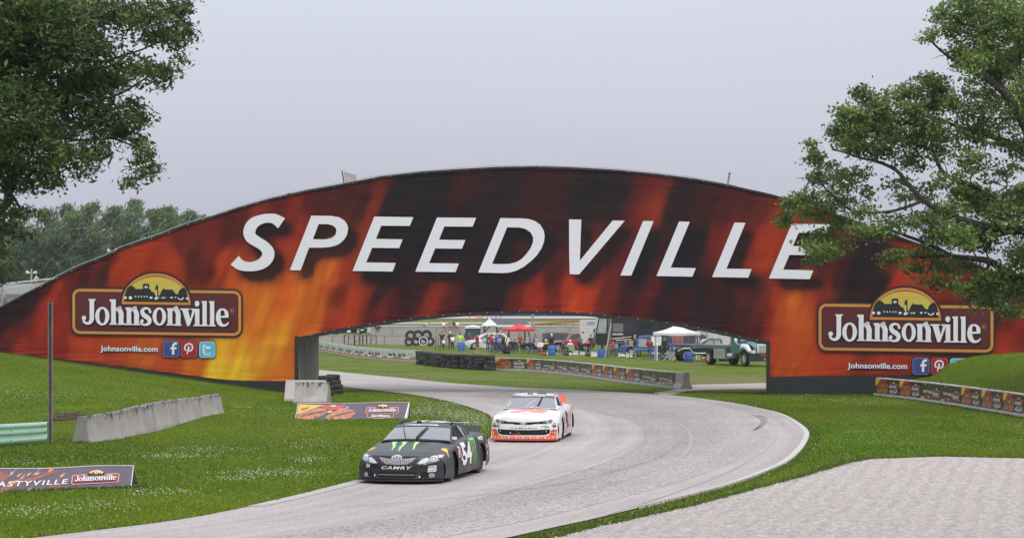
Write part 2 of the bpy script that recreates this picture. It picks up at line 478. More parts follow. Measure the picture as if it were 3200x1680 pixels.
def asphalt(name, base, speck, specscale, streakamp, roughb=0.8, patchy=0.06, fade=None):
 m = bpy.data.materials.new(name); m.use_nodes = True
 t = m.node_tree; b = t.nodes['Principled BSDF']; b.inputs['Roughness'].default_value = roughb; b.inputs['Specular IOR Level'].default_value = 0.3
 g = N(t, 'ShaderNodeNewGeometry'); a = N(t, 'ShaderNodeAttribute', attribute_name='st')
 def rng(src, lo, hi, f0=.3, f1=.7):
  r = N(t, 'ShaderNodeMapRange'); r.inputs['From Min'].default_value = f0; r.inputs['From Max'].default_value = f1; r.inputs['To Min'].default_value = lo; r.inputs['To Max'].default_value = hi
  t.links.new(src, r.inputs['Value']); return r.outputs[0]
 def nz_(src, sc_, det, mapsc=None):
  if mapsc:
   mpn = N(t, 'ShaderNodeMapping'); mpn.inputs['Scale'].default_value = mapsc; t.links.new(src, mpn.inputs[0]); src = mpn.outputs[0]
  n = N(t, 'ShaderNodeTexNoise'); n.inputs['Scale'].default_value = sc_; n.inputs['Detail'].default_value = det; t.links.new(src, n.inputs['Vector']); return n.outputs['Fac']
 v1 = rng(nz_(g.outputs['Position'], specscale, 2), 1 - speck, 1 + speck)
 v2 = rng(nz_(a.outputs['Vector'], 1.0, 5, (0.035, 14, 1)), 1 - streakamp, 1 + streakamp)
 v3 = rng(nz_(g.outputs['Position'], 0.25, 4), 1 - patchy, 1 + patchy)
 v4 = rng(nz_(a.outputs['Vector'], 1.0, 4, (0.12, 60, 1)), 1 - streakamp * .5, 1 + streakamp * .5)
 x = v1
 for v in (v2, v3, v4):
  mm = N(t, 'ShaderNodeMath', operation='MULTIPLY'); t.links.new(x, mm.inputs[0]); t.links.new(v, mm.inputs[1]); x = mm.outputs[0]
 # dark rubber and thin cracks that follow their own wandering lines
 vo = N(t, 'ShaderNodeTexVoronoi', feature='DISTANCE_TO_EDGE'); vo.inputs['Scale'].default_value = 0.16
 wn = N(t, 'ShaderNodeTexNoise'); wn.inputs['Scale'].default_value = 0.5; wn.inputs['Detail'].default_value = 4; t.links.new(g.outputs['Position'], wn.inputs['Vector'])
 ad = N(t, 'ShaderNodeVectorMath', operation='ADD'); t.links.new(g.outputs['Position'], ad.inputs[0]); t.links.new(wn.outputs['Color'], ad.inputs[1]); t.links.new(ad.outputs[0], vo.inputs['Vector'])
 cr = rng(vo.outputs['Distance'], 0.8, 1.0, 0.0, 0.004)
 mm = N(t, 'ShaderNodeMath', operation='MULTIPLY'); t.links.new(x, mm.inputs[0]); t.links.new(cr, mm.inputs[1]); x = mm.outputs[0]
 vm = N(t, 'ShaderNodeVectorMath', operation='SCALE'); vm.inputs[0].default_value = base; t.links.new(x, vm.inputs['Scale'])
 last = vm.outputs[0]
 if fade:                       # the newer surface feathers out across its outer third
  sy = N(t, 'ShaderNodeSeparateXYZ'); t.links.new(a.outputs['Vector'], sy.inputs[0])
  vm2 = N(t, 'ShaderNodeVectorMath', operation='SCALE'); vm2.inputs[0].default_value = fade; t.links.new(x, vm2.inputs['Scale'])
  mc = N(t, 'ShaderNodeMix', data_type='RGBA'); t.links.new(rng(sy.outputs['Y'], 0, 1, .62, .84), mc.inputs[0]); t.links.new(last, mc.inputs[6]); t.links.new(vm2.outputs[0], mc.inputs[7]); last = mc.outputs[2]
 t.links.new(last, b.inputs['Base Color'])
 bp = N(t, 'ShaderNodeBump'); bp.inputs['Distance'].default_value = 0.006; t.links.new(nz_(g.outputs['Position'], specscale * .7, 2), bp.inputs['Height']); t.links.new(bp.outputs[0], b.inputs['Normal'])
 return m
M_road = asphalt('pale_asphalt', (.335, .305, .298), .18, 17, .12, patchy=.09)
M_road2 = asphalt('patched_asphalt', (.270, .250, .243), .55, 19, .07, patchy=.08, fade=(.335, .305, .298))
road = big_mesh('road', V, Fq, M_road, uv=np.array(st)); tag(road, kind='structure')
def sheet(name, pts, z, m, smooth_n=8, jitter=0.0, kind='structure', st=False):
 c = catmull(pts, smooth_n, True)
 r = random.Random(3)
 cc = []
 for p in c:
  cc.append(Vector((p.x + r.uniform(-jitter, jitter), p.y + r.uniform(-jitter, jitter) * 2, z)))
 mb = MB(); mb.poly([cc]); o = mb.build(name, m)
 if kind: o['kind'] = kind
 return o
# darker resurfaced lane in the middle of the corner
patch = [(1500, 1295), (1640, 1258), (1850, 1260), (2110, 1275), (2260, 1310), (2330, 1360), (2290, 1420), (2160, 1490), (1960, 1560), (1640, 1650), (1300, 1735), (1050, 1770), (800, 1760), (1130, 1680), (1500, 1600), (1800, 1520), (1960, 1450), (2015, 1390), (1980, 1345), (1860, 1310), (1700, 1295)]
def strip_patch(name, t0, t1, i0, i1, z, m):
 V = []; S = []
 k = 0
 for idx in range(i0, i1):
  a, b = ci[idx], co[idx]
  f_in = min(1, (idx - i0) / 25); f_out = min(1, (i1 - 1 - idx) / 12)
  lo = t0(idx) if callable(t0) else t0; hi = t1(idx) if callable(t1) else t1
  for j in range(9):
   tt = lo + (hi - lo) * j / 8
   p = a.lerp(b, tt); V.append((p.x, p.y, z)); S.append((idx * .8, tt))
  k += 1
 I = np.arange(k * 9).reshape(k, 9)
 Fq = np.stack([I[:-1, :-1].ravel(), I[:-1, 1:].ravel(), I[1:, 1:].ravel(), I[1:, :-1].ravel()], 1)
 o = big_mesh(name, np.array(V), Fq, m, uv=np.array(S)); o['kind'] = 'structure'; return o
def tin(idx):
 return float(np.interp(idx, [60, 75, 90, 105, 118, 130, 140, 155, 170, 190, 240], [.25, .30, .36, .44, .47, .49, .50, .50, .50, .49, .5]))
strip_patch('road_patch', tin, .86, 62, 225, 0.026, M_road2)
# white painted concrete kerb round the outside of the bend
M_kerb = mat('kerb_paint', (.45, .44, .43), .8, noise=.22, nscale=3, spots=(5, .62, (.34, .32, .30)))
M_dark = mat('dark_line', (.12, .115, .115), .8)
kr = []
km = MB()
for idx in range(80, 176):
 a, b = ci[idx], co[idx]; a2, b2 = ci[idx + 1], co[idx + 1]
 d = (b - a).normalized(); d2 = (b2 - a2).normalized()
 wdt = float(np.interp(idx, [80, 100, 118, 150, 168, 176], [.04, .07, .15, .19, .12, .04])); 
 p, q, r_, s_ = b - d * .02, b + d * wdt, b2 + d2 * wdt, b2 - d2 * .02
 hgt = 0.055
 q1 = lambda v, h: (v.x, v.y, h)
 km.face([q1(p, .03), q1(q, hgt), q1(r_, hgt), q1(s_, .03)])
 km.face([q1(q, hgt), q1(q, 0), q1(r_, 0), q1(r_, hgt)])
km.build('kerb', M_kerb)['kind'] = 'structure'
# inside edge strip of pale concrete
km = MB()
for idx in range(60, 175):
 a, b = ci[idx], co[idx]; a2, b2 = ci[idx + 1], co[idx + 1]
 d = (b - a).normalized(); d2 = (b2 - a2).normalized(); wd_ = .28
 km.face([(a.x - d.x * .05, a.y - d.y * .05, .03), (a.x + d.x * wd_, a.y + d.y * wd_, .03), (a2.x + d2.x * wd_, a2.y + d2.y * wd_, .03), (a2.x - d2.x * .05, a2.y - d2.y * .05, .03)])
km.build('kerb', mat('edge_concrete', (.36, .345, .34), .85, noise=.15, nscale=2))['kind'] = 'structure'
# tyre marks
def marks(name, lines, wd_, m, z=0.031):
 mb = MB()
 for ln in lines:
  c = catmull([G(*p, z) for p in ln], 8)
  for i in range(len(c) - 1):
   d = (c[i + 1] - c[i]).normalized(); nn = Vector((-d.y, d.x, 0)) * wd_ * .5
   mb.face([c[i] - nn, c[i] + nn, c[i + 1] + nn, c[i + 1] - nn])
 o = mb.build(name, m); o['kind'] = 'structure'; return o
M_mark = mat('tyre_mark', (.205, .195, .195), .8, noise=.3, nscale=9)
M_mark2 = mat('worn_line', (.36, .34, .335), .8, noise=.15, nscale=6)
marks('road_markings', [[(2349 + k * 8, 1294 + k * .5), (2372 + k * 7, 1305), (2380 + k * 5, 1316), (2368 + k * 3, 1333), (2352 + k * 2, 1343)] for k in range(4)], .045, M_mark)
marks('road_markings', [[(1900, 1605), (2100, 1540), (2280, 1470), (2395, 1400), (2425, 1350), (2400, 1315), (2330, 1285)], [(1700, 1560), (1950, 1500), (2120, 1430), (2160, 1370), (2120, 1320), (2020, 1290)]], .035, M_mark2, .0312)
marks('road_markings', [[(1100, 1580), (1500, 1545), (1800, 1500), (2050, 1430), (2150, 1360)], [(1620, 1355), (1900, 1352), (2150, 1347), (2300, 1343)], [(1400, 1530), (1750, 1525), (2050, 1535)], [(1640, 1395), (2000, 1390), (2330, 1388)]], .022, mat('tar_seam', (.21, .20, .20), .8, noise=.4, nscale=4), .0314)
# gravel trap
def gravel_material():
 m = bpy.data.materials.new('gravel'); m.use_nodes = True
 t = m.node_tree; b = t.nodes['Principled BSDF']; b.inputs['Roughness'].default_value = .9; b.inputs['Specular IOR Level'].default_value = .15
 g = N(t, 'ShaderNodeNewGeometry')
 vo = N(t, 'ShaderNodeTexVoronoi'); vo.inputs['Scale'].default_value = 26; t.links.new(g.outputs['Position'], vo.inputs['Vector'])
 n = N(t, 'ShaderNodeTexNoise'); n.inputs['Scale'].default_value = 9; n.inputs['Detail'].default_value = 9; n.inputs['Roughness'].default_value = .85; t.links.new(g.outputs['Position'], n.inputs['Vector'])
 r = N(t, 'ShaderNodeValToRGB'); t.links.new(n.outputs['Fac'], r.inputs[0]); e = r.color_ramp.elements
 e[0].position = .34; e[0].color = (.28, .245, .23, 1); e[1].position = .58; e[1].color = (.66, .60, .575, 1)
 sv = N(t, 'ShaderNodeSeparateColor'); t.links.new(vo.outputs['Color'], sv.inputs[0])
 mr_ = N(t, 'ShaderNodeMapRange'); mr_.inputs['To Min'].default_value = .72; mr_.inputs['To Max'].default_value = 1.22; t.links.new(sv.outputs[0], mr_.inputs['Value'])
 vm = N(t, 'ShaderNodeVectorMath', operation='SCALE'); t.links.new(r.outputs[0], vm.inputs[0]); t.links.new(mr_.outputs[0], vm.inputs['Scale'])
 t.links.new(vm.outputs[0], b.inputs['Base Color'])
 # rake furrows run away from the camera, slightly to the right
 dp = N(t, 'ShaderNodeVectorMath', operation='DOT_PRODUCT'); dp.inputs[1].default_value = (.97, -.22, 0); t.links.new(g.outputs['Position'], dp.inputs[0])
 n4 = N(t, 'ShaderNodeTexNoise'); n4.inputs['Scale'].default_value = .5; t.links.new(g.outputs['Position'], n4.inputs['Vector'])
 ma = N(t, 'ShaderNodeMath', operation='MULTIPLY_ADD'); t.links.new(n4.outputs['Fac'], ma.inputs[0]); ma.inputs[1].default_value = .5; t.links.new(dp.outputs['Value'], ma.inputs[2])
 mb2 = N(t, 'ShaderNodeMath', operation='MULTIPLY'); t.links.new(ma.outputs[0], mb2.inputs[0]); mb2.inputs[1].default_value = 2 * math.pi / .40
 sn = N(t, 'ShaderNodeMath', operation='SINE'); t.links.new(mb2.outputs[0], sn.inputs[0])
 hs = N(t, 'ShaderNodeMath', operation='MULTIPLY_ADD'); t.links.new(sn.outputs[0], hs.inputs[0]); hs.inputs[1].default_value = .65; t.links.new(n.outputs['Fac'], hs.inputs[2])
 bp = N(t, 'ShaderNodeBump'); bp.inputs['Distance'].default_value = .07; t.links.new(hs.outputs[0], bp.inputs['Height']); t.links.new(bp.outputs[0], b.inputs['Normal'])
 return m
gb = [(5200, 1452), (4300, 1442), (3500, 1436), (3200, 1433), (3060, 1430), (2932, 1428), (2792, 1433), (2727, 1435), (2652, 1449), (2540, 1482), (2456, 1505), (2298, 1547), (2158, 1584), (2000, 1619), (1840, 1655), (1700, 1690), (1400, 1760), (1100, 1850)]
edge = catmull([G(*p) for p in gb], 10)
# raked bed: rows run from the edge towards the near right corner
V = []; nrow = 90
ed = []
r = random.Random(5)
for i, p in enumerate(edge):
 j = 0.12 * mnoise.noise(Vector((i * .8, 0, 0)))+0.05*mnoise.noise(Vector((i * 3.1, 5, 0)))
 ed.append(Vector((p.x, p.y + j * 2.2, 0)))
far_pt = Vector((26, 24, 0))
for i, p in enumerate(ed):
 q = Vector((p.x, min(p.y - 2, 21), 0))
 for k in range(nrow + 1):
  t_ = (k / nrow)
  a = p.lerp(q, t_)
  ridge = .012 * mnoise.noise(a * 1.7)
  V.append((a.x, a.y, 0.020 + .02 * min(1, k / 3) + ridge * min(1, k / 4)))
k1 = len(ed); I = np.arange(k1 * (nrow + 1)).reshape(k1, nrow + 1)
Fq = np.stack([I[:-1, :-1].ravel(), I[:-1, 1:].ravel(), I[1:, 1:].ravel(), I[1:, :-1].ravel()], 1)
o = big_mesh('gravel', np.array(V), Fq, gravel_material(), smooth=True); tag(o, kind='structure')
gravel_edge = ed
# service road behind the right abutment, and pale lines of far tracks
M_dirt = mat('pale_dirt', (.33, .285, .26), .9, noise=.18, nscale=1.5, bump=.02, bscale=9, coord='Object')
sheet('service_road', [G(2040, 1229), G(2110, 1217), G(2160, 1203), G(2300, 1199), G(2420, 1196), G(2800, 1190), G(3200, 1184), G(3200, 1203), G(2800, 1209), G(2420, 1215), G(2300, 1216), G(2160, 1221), G(2100, 1233)], .018, M_dirt, 6)
def band(name, pts_lo, pts_hi, m, lift=.03, seg=24):
 """strip draped on the terrain; pts are (x, y) ground points"""
 A = catmull([Vector((*p, 0)) for p in pts_lo], seg); B = catmull([Vector((*p, 0)) for p in pts_hi], seg)
 rows_ = []
 for a, b in zip(A, B):
  rows_.append([(a.lerp(b, t).x, a.lerp(b, t).y, tz(a.lerp(b, t).x, a.lerp(b, t).y) + lift) for t in (0, .25, .5, .75, 1)])
 mb = MB(); mb.grid(rows_); o = mb.build(name, m); o['kind'] = 'structure'; return o
M_far = mat('far_asphalt', (.36, .33, .325), .85, noise=.08, nscale=.05)
band('far_road', [(-70, 520), (0, 545), (60, 560)], [(-70, 640), (0, 665), (60, 690)], M_far, .12)
band('far_road', [(-70, 352), (0, 356), (60, 372)], [(-70, 410), (0, 420), (60, 400)], mat('far_path', (.25, .225, .21), .9, noise=.15, nscale=.2), .08)
band('far_road', [(-70, 425), (0, 436), (60, 420)], [(-70, 446), (0, 458), (60, 470)], M_far, .1)
# ------------------------------------------------------------------ bridge with printed banner
D0, SL = 105.3, 0.116
def B(px, py, off=0.0):
 """point on the bridge face plane seen at photo pixel; off = metres in front of it"""
 u = (px - CX) / F
 D = (D0 - off) / (1 + SL * u)
 return P(px, py, D)
BN = Vector((-SL, -1, 0)).normalized()
bridge = thing('banner_bridge', 'arched bridge over the track wrapped in a flame printed banner', 'bridge', (0, D0, 0))
bridge.location = (0, 0, 0)
top_e = [(-260, 1095), (-120, 1022), (0, 963), (75, 922), (161, 879), (248, 835), (325, 805), (373, 780), (497, 739), (584, 704), (671, 677), (745, 652), (845, 624), (962, 598), (1068, 579), (1192, 555), (1317, 541), (1429, 533), (1553, 526), (1677, 524), (1801, 528), (1925, 535), (2050, 547), (2174, 563), (2273, 581), (2410, 611), (2550, 652), (2700, 702), (2850, 757), (3000, 812), (3100, 848), (3200, 886), (3340, 940), (3480, 1000)]
bot_l = [(-260, 1075), (0, 1099), (87, 1109), (224, 1124), (348, 1140), (472, 1155), (571, 1169), (696, 1185), (795, 1190), (923, 1189)]
opening = [(924, 1055), (962, 1048), (1010, 1037), (1060, 1026), (1112, 1018), (1164, 1010), (1215, 1002), (1264, 996), (1319, 989), (1402, 981), (1505, 975), (1642, 971), (1710, 972), (1781, 975), (1850, 979), (1945, 989), (2028, 998), (2107, 1009), (2188, 1022), (2253, 1036), (2318, 1050), (2403, 1068)]
bot_r = [(2404, 1178), (2500, 1175), (2700, 1173), (2900, 1170), (3100, 1160), (3480, 1140)]
def interp(poly, x):
 return float(np.interp(x, [p[0] for p in poly], [p[1] for p in poly]))
# printed lettering, in photo pixels
A_ = lambda l: [(680 + x / 2.5255, 640 + y / 2.5255) for x, y in l]
B_ = lambda l: [(1640 + x / 2.576, 640 + y / 2.576) for x, y in l]
s_pts = [(505, 145), (452, 112), (395, 105), (335, 117), (280, 148), (251, 205), (262, 255), (310, 290), (365, 325), (400, 375), (385, 430), (330, 472), (250, 487), (180, 473), (135, 436)]
s_wd = [96, 80, 70, 74, 88, 95, 90, 84, 84, 96, 94, 82, 72, 82, 94]
S_poly = A_(stroke2d(s_pts, s_wd, 5))
letters = [[S_poly],
 [A_([(740, 85), (900, 87), (960, 98), (1000, 122), (1022, 152), (1030, 185), (1022, 235), (1000, 272), (965, 305), (925, 323), (880, 333), (820, 337), (722, 337), (655, 516), (570, 514)]),
  A_([(798, 151), (870, 152), (910, 163), (932, 182), (938, 205), (930, 235), (905, 258), (870, 269), (830, 272), (752, 270)])],
 [A_([(1237, 92), (1545, 97), (1517, 166), (1292, 164), (1250, 268), (1460, 272), (1433, 341), (1220, 338), (1173, 453), (1407, 457), (1381, 525), (1065, 521)])],
 [A_([(1732, 99), (2040, 102), (2013, 172), (1789, 170), (1748, 274), (1955, 278), (1928, 346), (1717, 343), (1669, 459), (1904, 462), (1878, 530), (1560, 526)])],
 [[(1563.8, 681.2), (1630, 682), (1652, 684), (1672, 690.5), (1688.5, 702), (1699, 720), (1702, 737), (1700, 755), (1692, 776), (1678, 797), (1660, 815), (1637, 833), (1612, 846), (1590, 851.5), (1572, 852.8), (1494.5, 851)],
  [(1584.8, 710), (1622.4, 710.5), (1642, 715), (1658, 726), (1666, 741), (1665.5, 757), (1658, 775), (1645, 793), (1630, 809), (1612, 819), (1592, 824), (1571, 825), (1538, 824)]],
 [B_([(356, 117), (455, 118), (443, 448), (708, 125), (805, 127), (437, 559), (362, 557), (357, 400)])],
 [B_([(953, 129), (1037, 131), (857, 569), (770, 567)])],
 [B_([(1242, 133), (1328, 136), (1175, 503), (1377, 509), (1349, 577), (1060, 572)])],
 [B_([(1688, 142), (1777, 144), (1623, 512), (1826, 516), (1799, 585), (1508, 580)])],
 [B_([(2148, 152), (2460, 157), (2432, 227), (2205, 224), (2158, 331), (2375, 335), (2345, 405), (2130, 402), (2080, 520), (2322, 527), (2295, 597), (1965, 591)])]]
# --- printed flame artwork: colours of the print, placed where the artwork has them
ctl = []
def pts_(s, ox, oy, k):
 for e in s.split(';'):
  a = e.split(','); ctl.append((ox + float(a[0]) / k, oy + float(a[1]) / k, float(a[2]), float(a[3]), float(a[4])))
pts_('60,850,34,22,24;150,760,34,24,26;220,700,38,24,26;300,640,70,27,28;330,690,150,40,26;260,850,140,36,24;180,900,90,28,26;60,950,105,30,26;150,1000,135,40,28;30,1040,70,26,26;400,900,125,32,26;420,700,115,30,26;480,580,85,27,27;560,560,58,26,30;700,560,58,26,30;640,480,95,28,27;760,520,150,46,27;900,420,155,50,28;860,560,150,46,27;1000,400,140,40,26;1130,450,155,50,28;1200,330,92,28,27;1280,480,78,27,28;1350,560,80,27,28;1400,380,108,32,28;1470,480,150,46,28;1430,640,118,38,28;1530,600,165,64,30;1650,620,178,78,32;1650,750,188,92,34;1700,900,185,90,34;1560,1000,198,122,38;1480,1060,203,138,42;1440,1160,200,148,44;1700,1100,190,118,38;1850,1000,193,116,36;1880,1150,185,92,34;1600,1180,203,148,44;1300,1150,178,84,32;1100,1100,165,60,32;1000,1030,168,74,32;800,1000,163,64,32;600,1050,153,50,30;700,1100,148,47,30;500,980,148,47,30;400,1050,118,32,30;1900,700,183,74,32;2050,600,188,92,34;2080,900,180,78,32;1600,200,80,26,27;1680,150,122,35,28;1500,260,75,26,28;1850,80,88,28,28;1950,100,108,34,29;2050,50,80,27,30;1930,330,128,37,28;1780,300,95,29,27;1150,650,150,45,28;1300,700,140,42,28', 0, 600, 2.112)
pts_('60,330,118,34,28;250,300,70,28,30;30,650,150,50,28;100,550,130,38,28;420,280,68,28,30;560,350,58,27,30;640,360,108,34,28;600,450,122,38,28;560,600,133,44,28;480,700,130,42,28;750,350,33,29,32;900,200,33,30,34;1100,250,32,29,33;1350,200,58,27,30;1320,450,36,28,32;1600,250,40,29,32;1900,300,55,26,28;2050,500,50,26,28;2250,300,32,29,33;300,760,183,84,30;280,880,188,93,32;150,950,183,78,30;100,1100,183,88,32;200,1150,178,84,32;150,1300,188,88,30;330,900,168,64,28;420,850,138,44,26;380,1000,105,33,28;480,1050,150,47,26;560,980,138,41,26;430,1180,153,45,26;600,900,78,28,28;700,1000,48,26,28;800,1100,72,26,28;900,1000,43,26,30;1000,950,58,26,28;1130,980,112,34,26;1080,1080,122,36,26;1250,1050,78,27,28;1400,950,32,28,31;1550,1050,34,28,31;1700,1100,88,28,26;1830,1000,132,37,26;1850,1110,155,40,26;1980,1100,108,30,28;2000,850,73,26,28;2130,970,150,47,28;2160,1100,178,60,28;2260,1050,160,49,28;2380,1050,98,30,28;1850,700,58,26,28;700,1150,98,30,28;300,1300,138,41,26;1100,600,33,27,30;1450,700,34,27,30;900,750,34,27,30;1050,500,31,28,31', 900, 500, 2.414)
pts_('100,100,33,30,33;250,150,38,29,32;350,150,82,28,30;400,200,112,34,28;450,230,125,42,30;430,100,92,30,30;560,250,48,27,30;600,150,40,27,30;750,200,58,27,28;850,250,70,27,28;800,350,100,30,28;870,380,112,32,28;1000,150,75,28,28;1050,250,90,30,28;1050,400,140,42,28;1000,500,130,38,28;1080,520,152,46,28;1030,650,73,28,28;700,400,30,27,30;400,450,48,26,28;300,400,90,29,28;220,450,80,28,28;100,600,112,34,28;40,680,165,48,28;30,780,165,48,28;170,700,92,29,28;300,700,58,26,28;420,700,80,27,28;500,750,43,26,30;700,750,41,26,30;630,780,58,26,28;850,800,46,26,30;950,850,64,27,28;1060,880,73,27,28;1100,750,100,31,28;1150,700,155,50,28;1120,850,120,33,26;1180,800,163,64,30;1250,750,183,84,32;1300,850,178,78,32;1150,1000,160,54,28;1250,1000,168,66,32;1350,1080,163,57,30;1200,1150,168,68,32;1450,1100,160,50,30;1800,1150,140,42,30;1350,680,160,54,30;1450,690,118,36,28;1500,620,58,26,28;1400,600,80,28,28;1600,600,34,27,30;1750,650,34,27,30;1700,450,36,28,32;1820,500,100,31,28;1900,560,150,42,27;1870,620,150,40,27;2050,620,140,38,27;2150,600,110,31,27;2300,650,58,26,28;2400,620,34,27,30;2500,700,48,26,28;2200,700,100,31,27;2560,950,110,31,28;2500,850,100,29,28;2560,900,130,36,28;2450,1000,138,38,28;2500,1020,130,37,28', 1800, 540, 1.84)
ctl = np.array(ctl)
def vnoise(x, y, seed):
 """smooth value noise on arrays"""
 r = np.random.default_rng(seed); T = r.random((64, 256))
 xi = np.floor(x).astype(int); yi = np.floor(y).astype(int); fx = x - xi; fy = y - yi
 fx = fx * fx * (3 - 2 * fx); fy = fy * fy * (3 - 2 * fy)
 g_ = lambda a, b: T[b % 64, a % 256]
 return (g_(xi, yi) * (1 - fx) + g_(xi + 1, yi) * fx) * (1 - fy) + (g_(xi, yi + 1) * (1 - fx) + g_(xi + 1, yi + 1) * fx) * fy
def flame(px, py):
 """printed colour (linear reflectance) at photo pixels, arrays"""
 ca, sa = math.cos(math.radians(68)), math.sin(math.radians(68))
 dx = px[:, None] - ctl[None, :, 0]; dy = -(py[:, None] - ctl[None, :, 1])
 al = dx * ca + dy * sa; ac = -dx * sa + dy * ca
 wob = 14 * (vnoise(px / 60, py / 50, 3) - .5)
 d2 = (al / 2.5) ** 2 + (ac + wob[:, None]) ** 2 + 150
 wg = 1 / d2 ** 2.1
 c = (wg[:, :, None] * ctl[None, :, 2:]).sum(1) / wg.sum(1)[:, None]
 s_al = px * ca - py * sa; s_ac = -px * sa - py * ca
 n = vnoise(s_ac / 16 + 2.2 * vnoise(px / 90, py / 90, 8), s_al / 150, 1) * .55 + vnoise(s_ac / 6, s_al / 90, 2) * .3 + vnoise(s_ac / 40, s_al / 240, 5) * .4 - .62
 bright = np.clip((c[:, 0] - 30) / 120, 0.1, 1)[:, None]
 c = c * (1 + n[:, None] * np.array([.16, .32, .16]) * bright)
 bb_ = np.clip((c[:, :1] - 35) / 90, 0, 1)
 return np.clip(lin(np.clip(c * (1 - bb_ * np.array([-.04, -.13, .10])) - np.array([5, 6, 5]) * (1 - bb_ * .6), 5, 255)) * 1.05, 0, 1)
STEP = 6.0
xs = np.arange(-258, 3480, STEP)
nyv = 116
XX = np.repeat(xs[None, :], nyv, 0)
YY = np.zeros_like(XX)
for j, x in enumerate(xs):
 yt = interp(top_e, x)
 if x <= 924: yb = interp(bot_l, x)
 elif x < 2404: yb = interp(opening, x)
 else: yb = interp(bot_r, x)
 YY[:, j] = yt + (yb - yt) * np.linspace(0, 1, nyv)
# rasterise letters -> blurred printed shadow
rs = 5.0
rx = np.arange(560, 2780, rs); ry = np.arange(560, 960, rs)
RX, RY = np.meshgrid(rx, ry)
mask = np.zeros(RX.shape)
def inside(poly, X, Y):
 r = np.zeros(X.shape, bool); n = len(poly)
 for i in range(n):
  x0, y0 = poly[i]; x1, y1 = poly[(i + 1) % n]
  if y0 == y1: continue
  c = ((y0 > Y) != (y1 > Y)) & (X < (x1 - x0) * (Y - y0) / (y1 - y0) + x0); r ^= c
 return r
for L_ in letters:
 mk = inside(L_[0], RX, RY)
 if len(L_) > 1: mk &= ~inside(L_[1], RX, RY)
 mask[mk] = 1
def blur(a, s):
 k = np.exp(-np.arange(-int(3 * s), int(3 * s) + 1) ** 2 / (2 * s * s)); k /= k.sum()
 a = np.apply_along_axis(lambda v: np.convolve(v, k, 'same'), 0, a); return np.apply_along_axis(lambda v: np.convolve(v, k, 'same'), 1, a)
shd = np.clip(blur(mask, 3.0) * 2.1, 0, 1)
px_, py_ = XX.ravel(), YY.ravel()
C = np.concatenate([flame(px_[i:i + 6000], py_[i:i + 6000]) for i in range(0, len(px_), 6000)])
sxi = np.clip(((px_ - 24 - rx[0]) / rs).astype(int), 0, len(rx) - 1); syi = np.clip(((py_ - 26 - ry[0]) / rs).astype(int), 0, len(ry) - 1)
sh = shd[syi, sxi] * ((px_ > 560) & (px_ < 2760) & (py_ > 560) & (py_ < 955))
C = C * (1 - .93 * sh[:, None]) + np.array([.010, .008, .010]) * (.93 * sh[:, None])
# creases in the vinyl: horizontal ripples near edges
V = np.zeros((len(px_), 3))
U = (px_ - CX) / F
yt_ = np.interp(px_, [p[0] for p in top_e], [p[1] for p in top_e])
yb_ = YY[-1][None, :].repeat(nyv, 0).ravel()
dt = py_ - yt_; db = yb_ - py_
rip = (vnoise(px_ / 55, py_ / 5.0, 11) - .5) * (np.exp(-dt / 26) + .9 * np.exp(-db / 22) + .08) * .05 + (vnoise(px_ / 80, py_ / 30, 12) - .5) * .03
seam = sum(np.exp(-((px_ - s_) / 9) ** 2) * (vnoise(py_ / 5, py_ * 0, 20 + i) - .5) for i, s_ in enumerate((373, 1302, 2035, 2392))) * .03
off = 0.03 + rip + seam
Dv = (D0 - off) / (1 + SL * U)
V[:, 0] = U * Dv; V[:, 1] = Dv; V[:, 2] = H + (YH - py_) / F * Dv
I = np.arange(nyv * len(xs)).reshape(nyv, len(xs))
q = np.stack([I[:-1, :-1], I[1:, :-1], I[1:, 1:], I[:-1, 1:]], -1)
Fq = q.reshape(-1, 4)
M_banner = attr_mat('printed_vinyl', rough=.55, spec=.16)
ban = big_mesh('banner', V, Fq, M_banner, C, bridge, smooth=True)
M_white = mat('white_print', (.71, .72, .79), .45, noise=.05, nscale=1.5, streak=(1, 1, 30))
M_black = mat('black_print', (.012, .012, .014), .5)
mb = MB()
OFF = 0.105
for L_ in letters:
 mb.poly([[B(x, y, OFF) for x, y in l] for l in L_])
mb.build('lettering', M_white, ban)
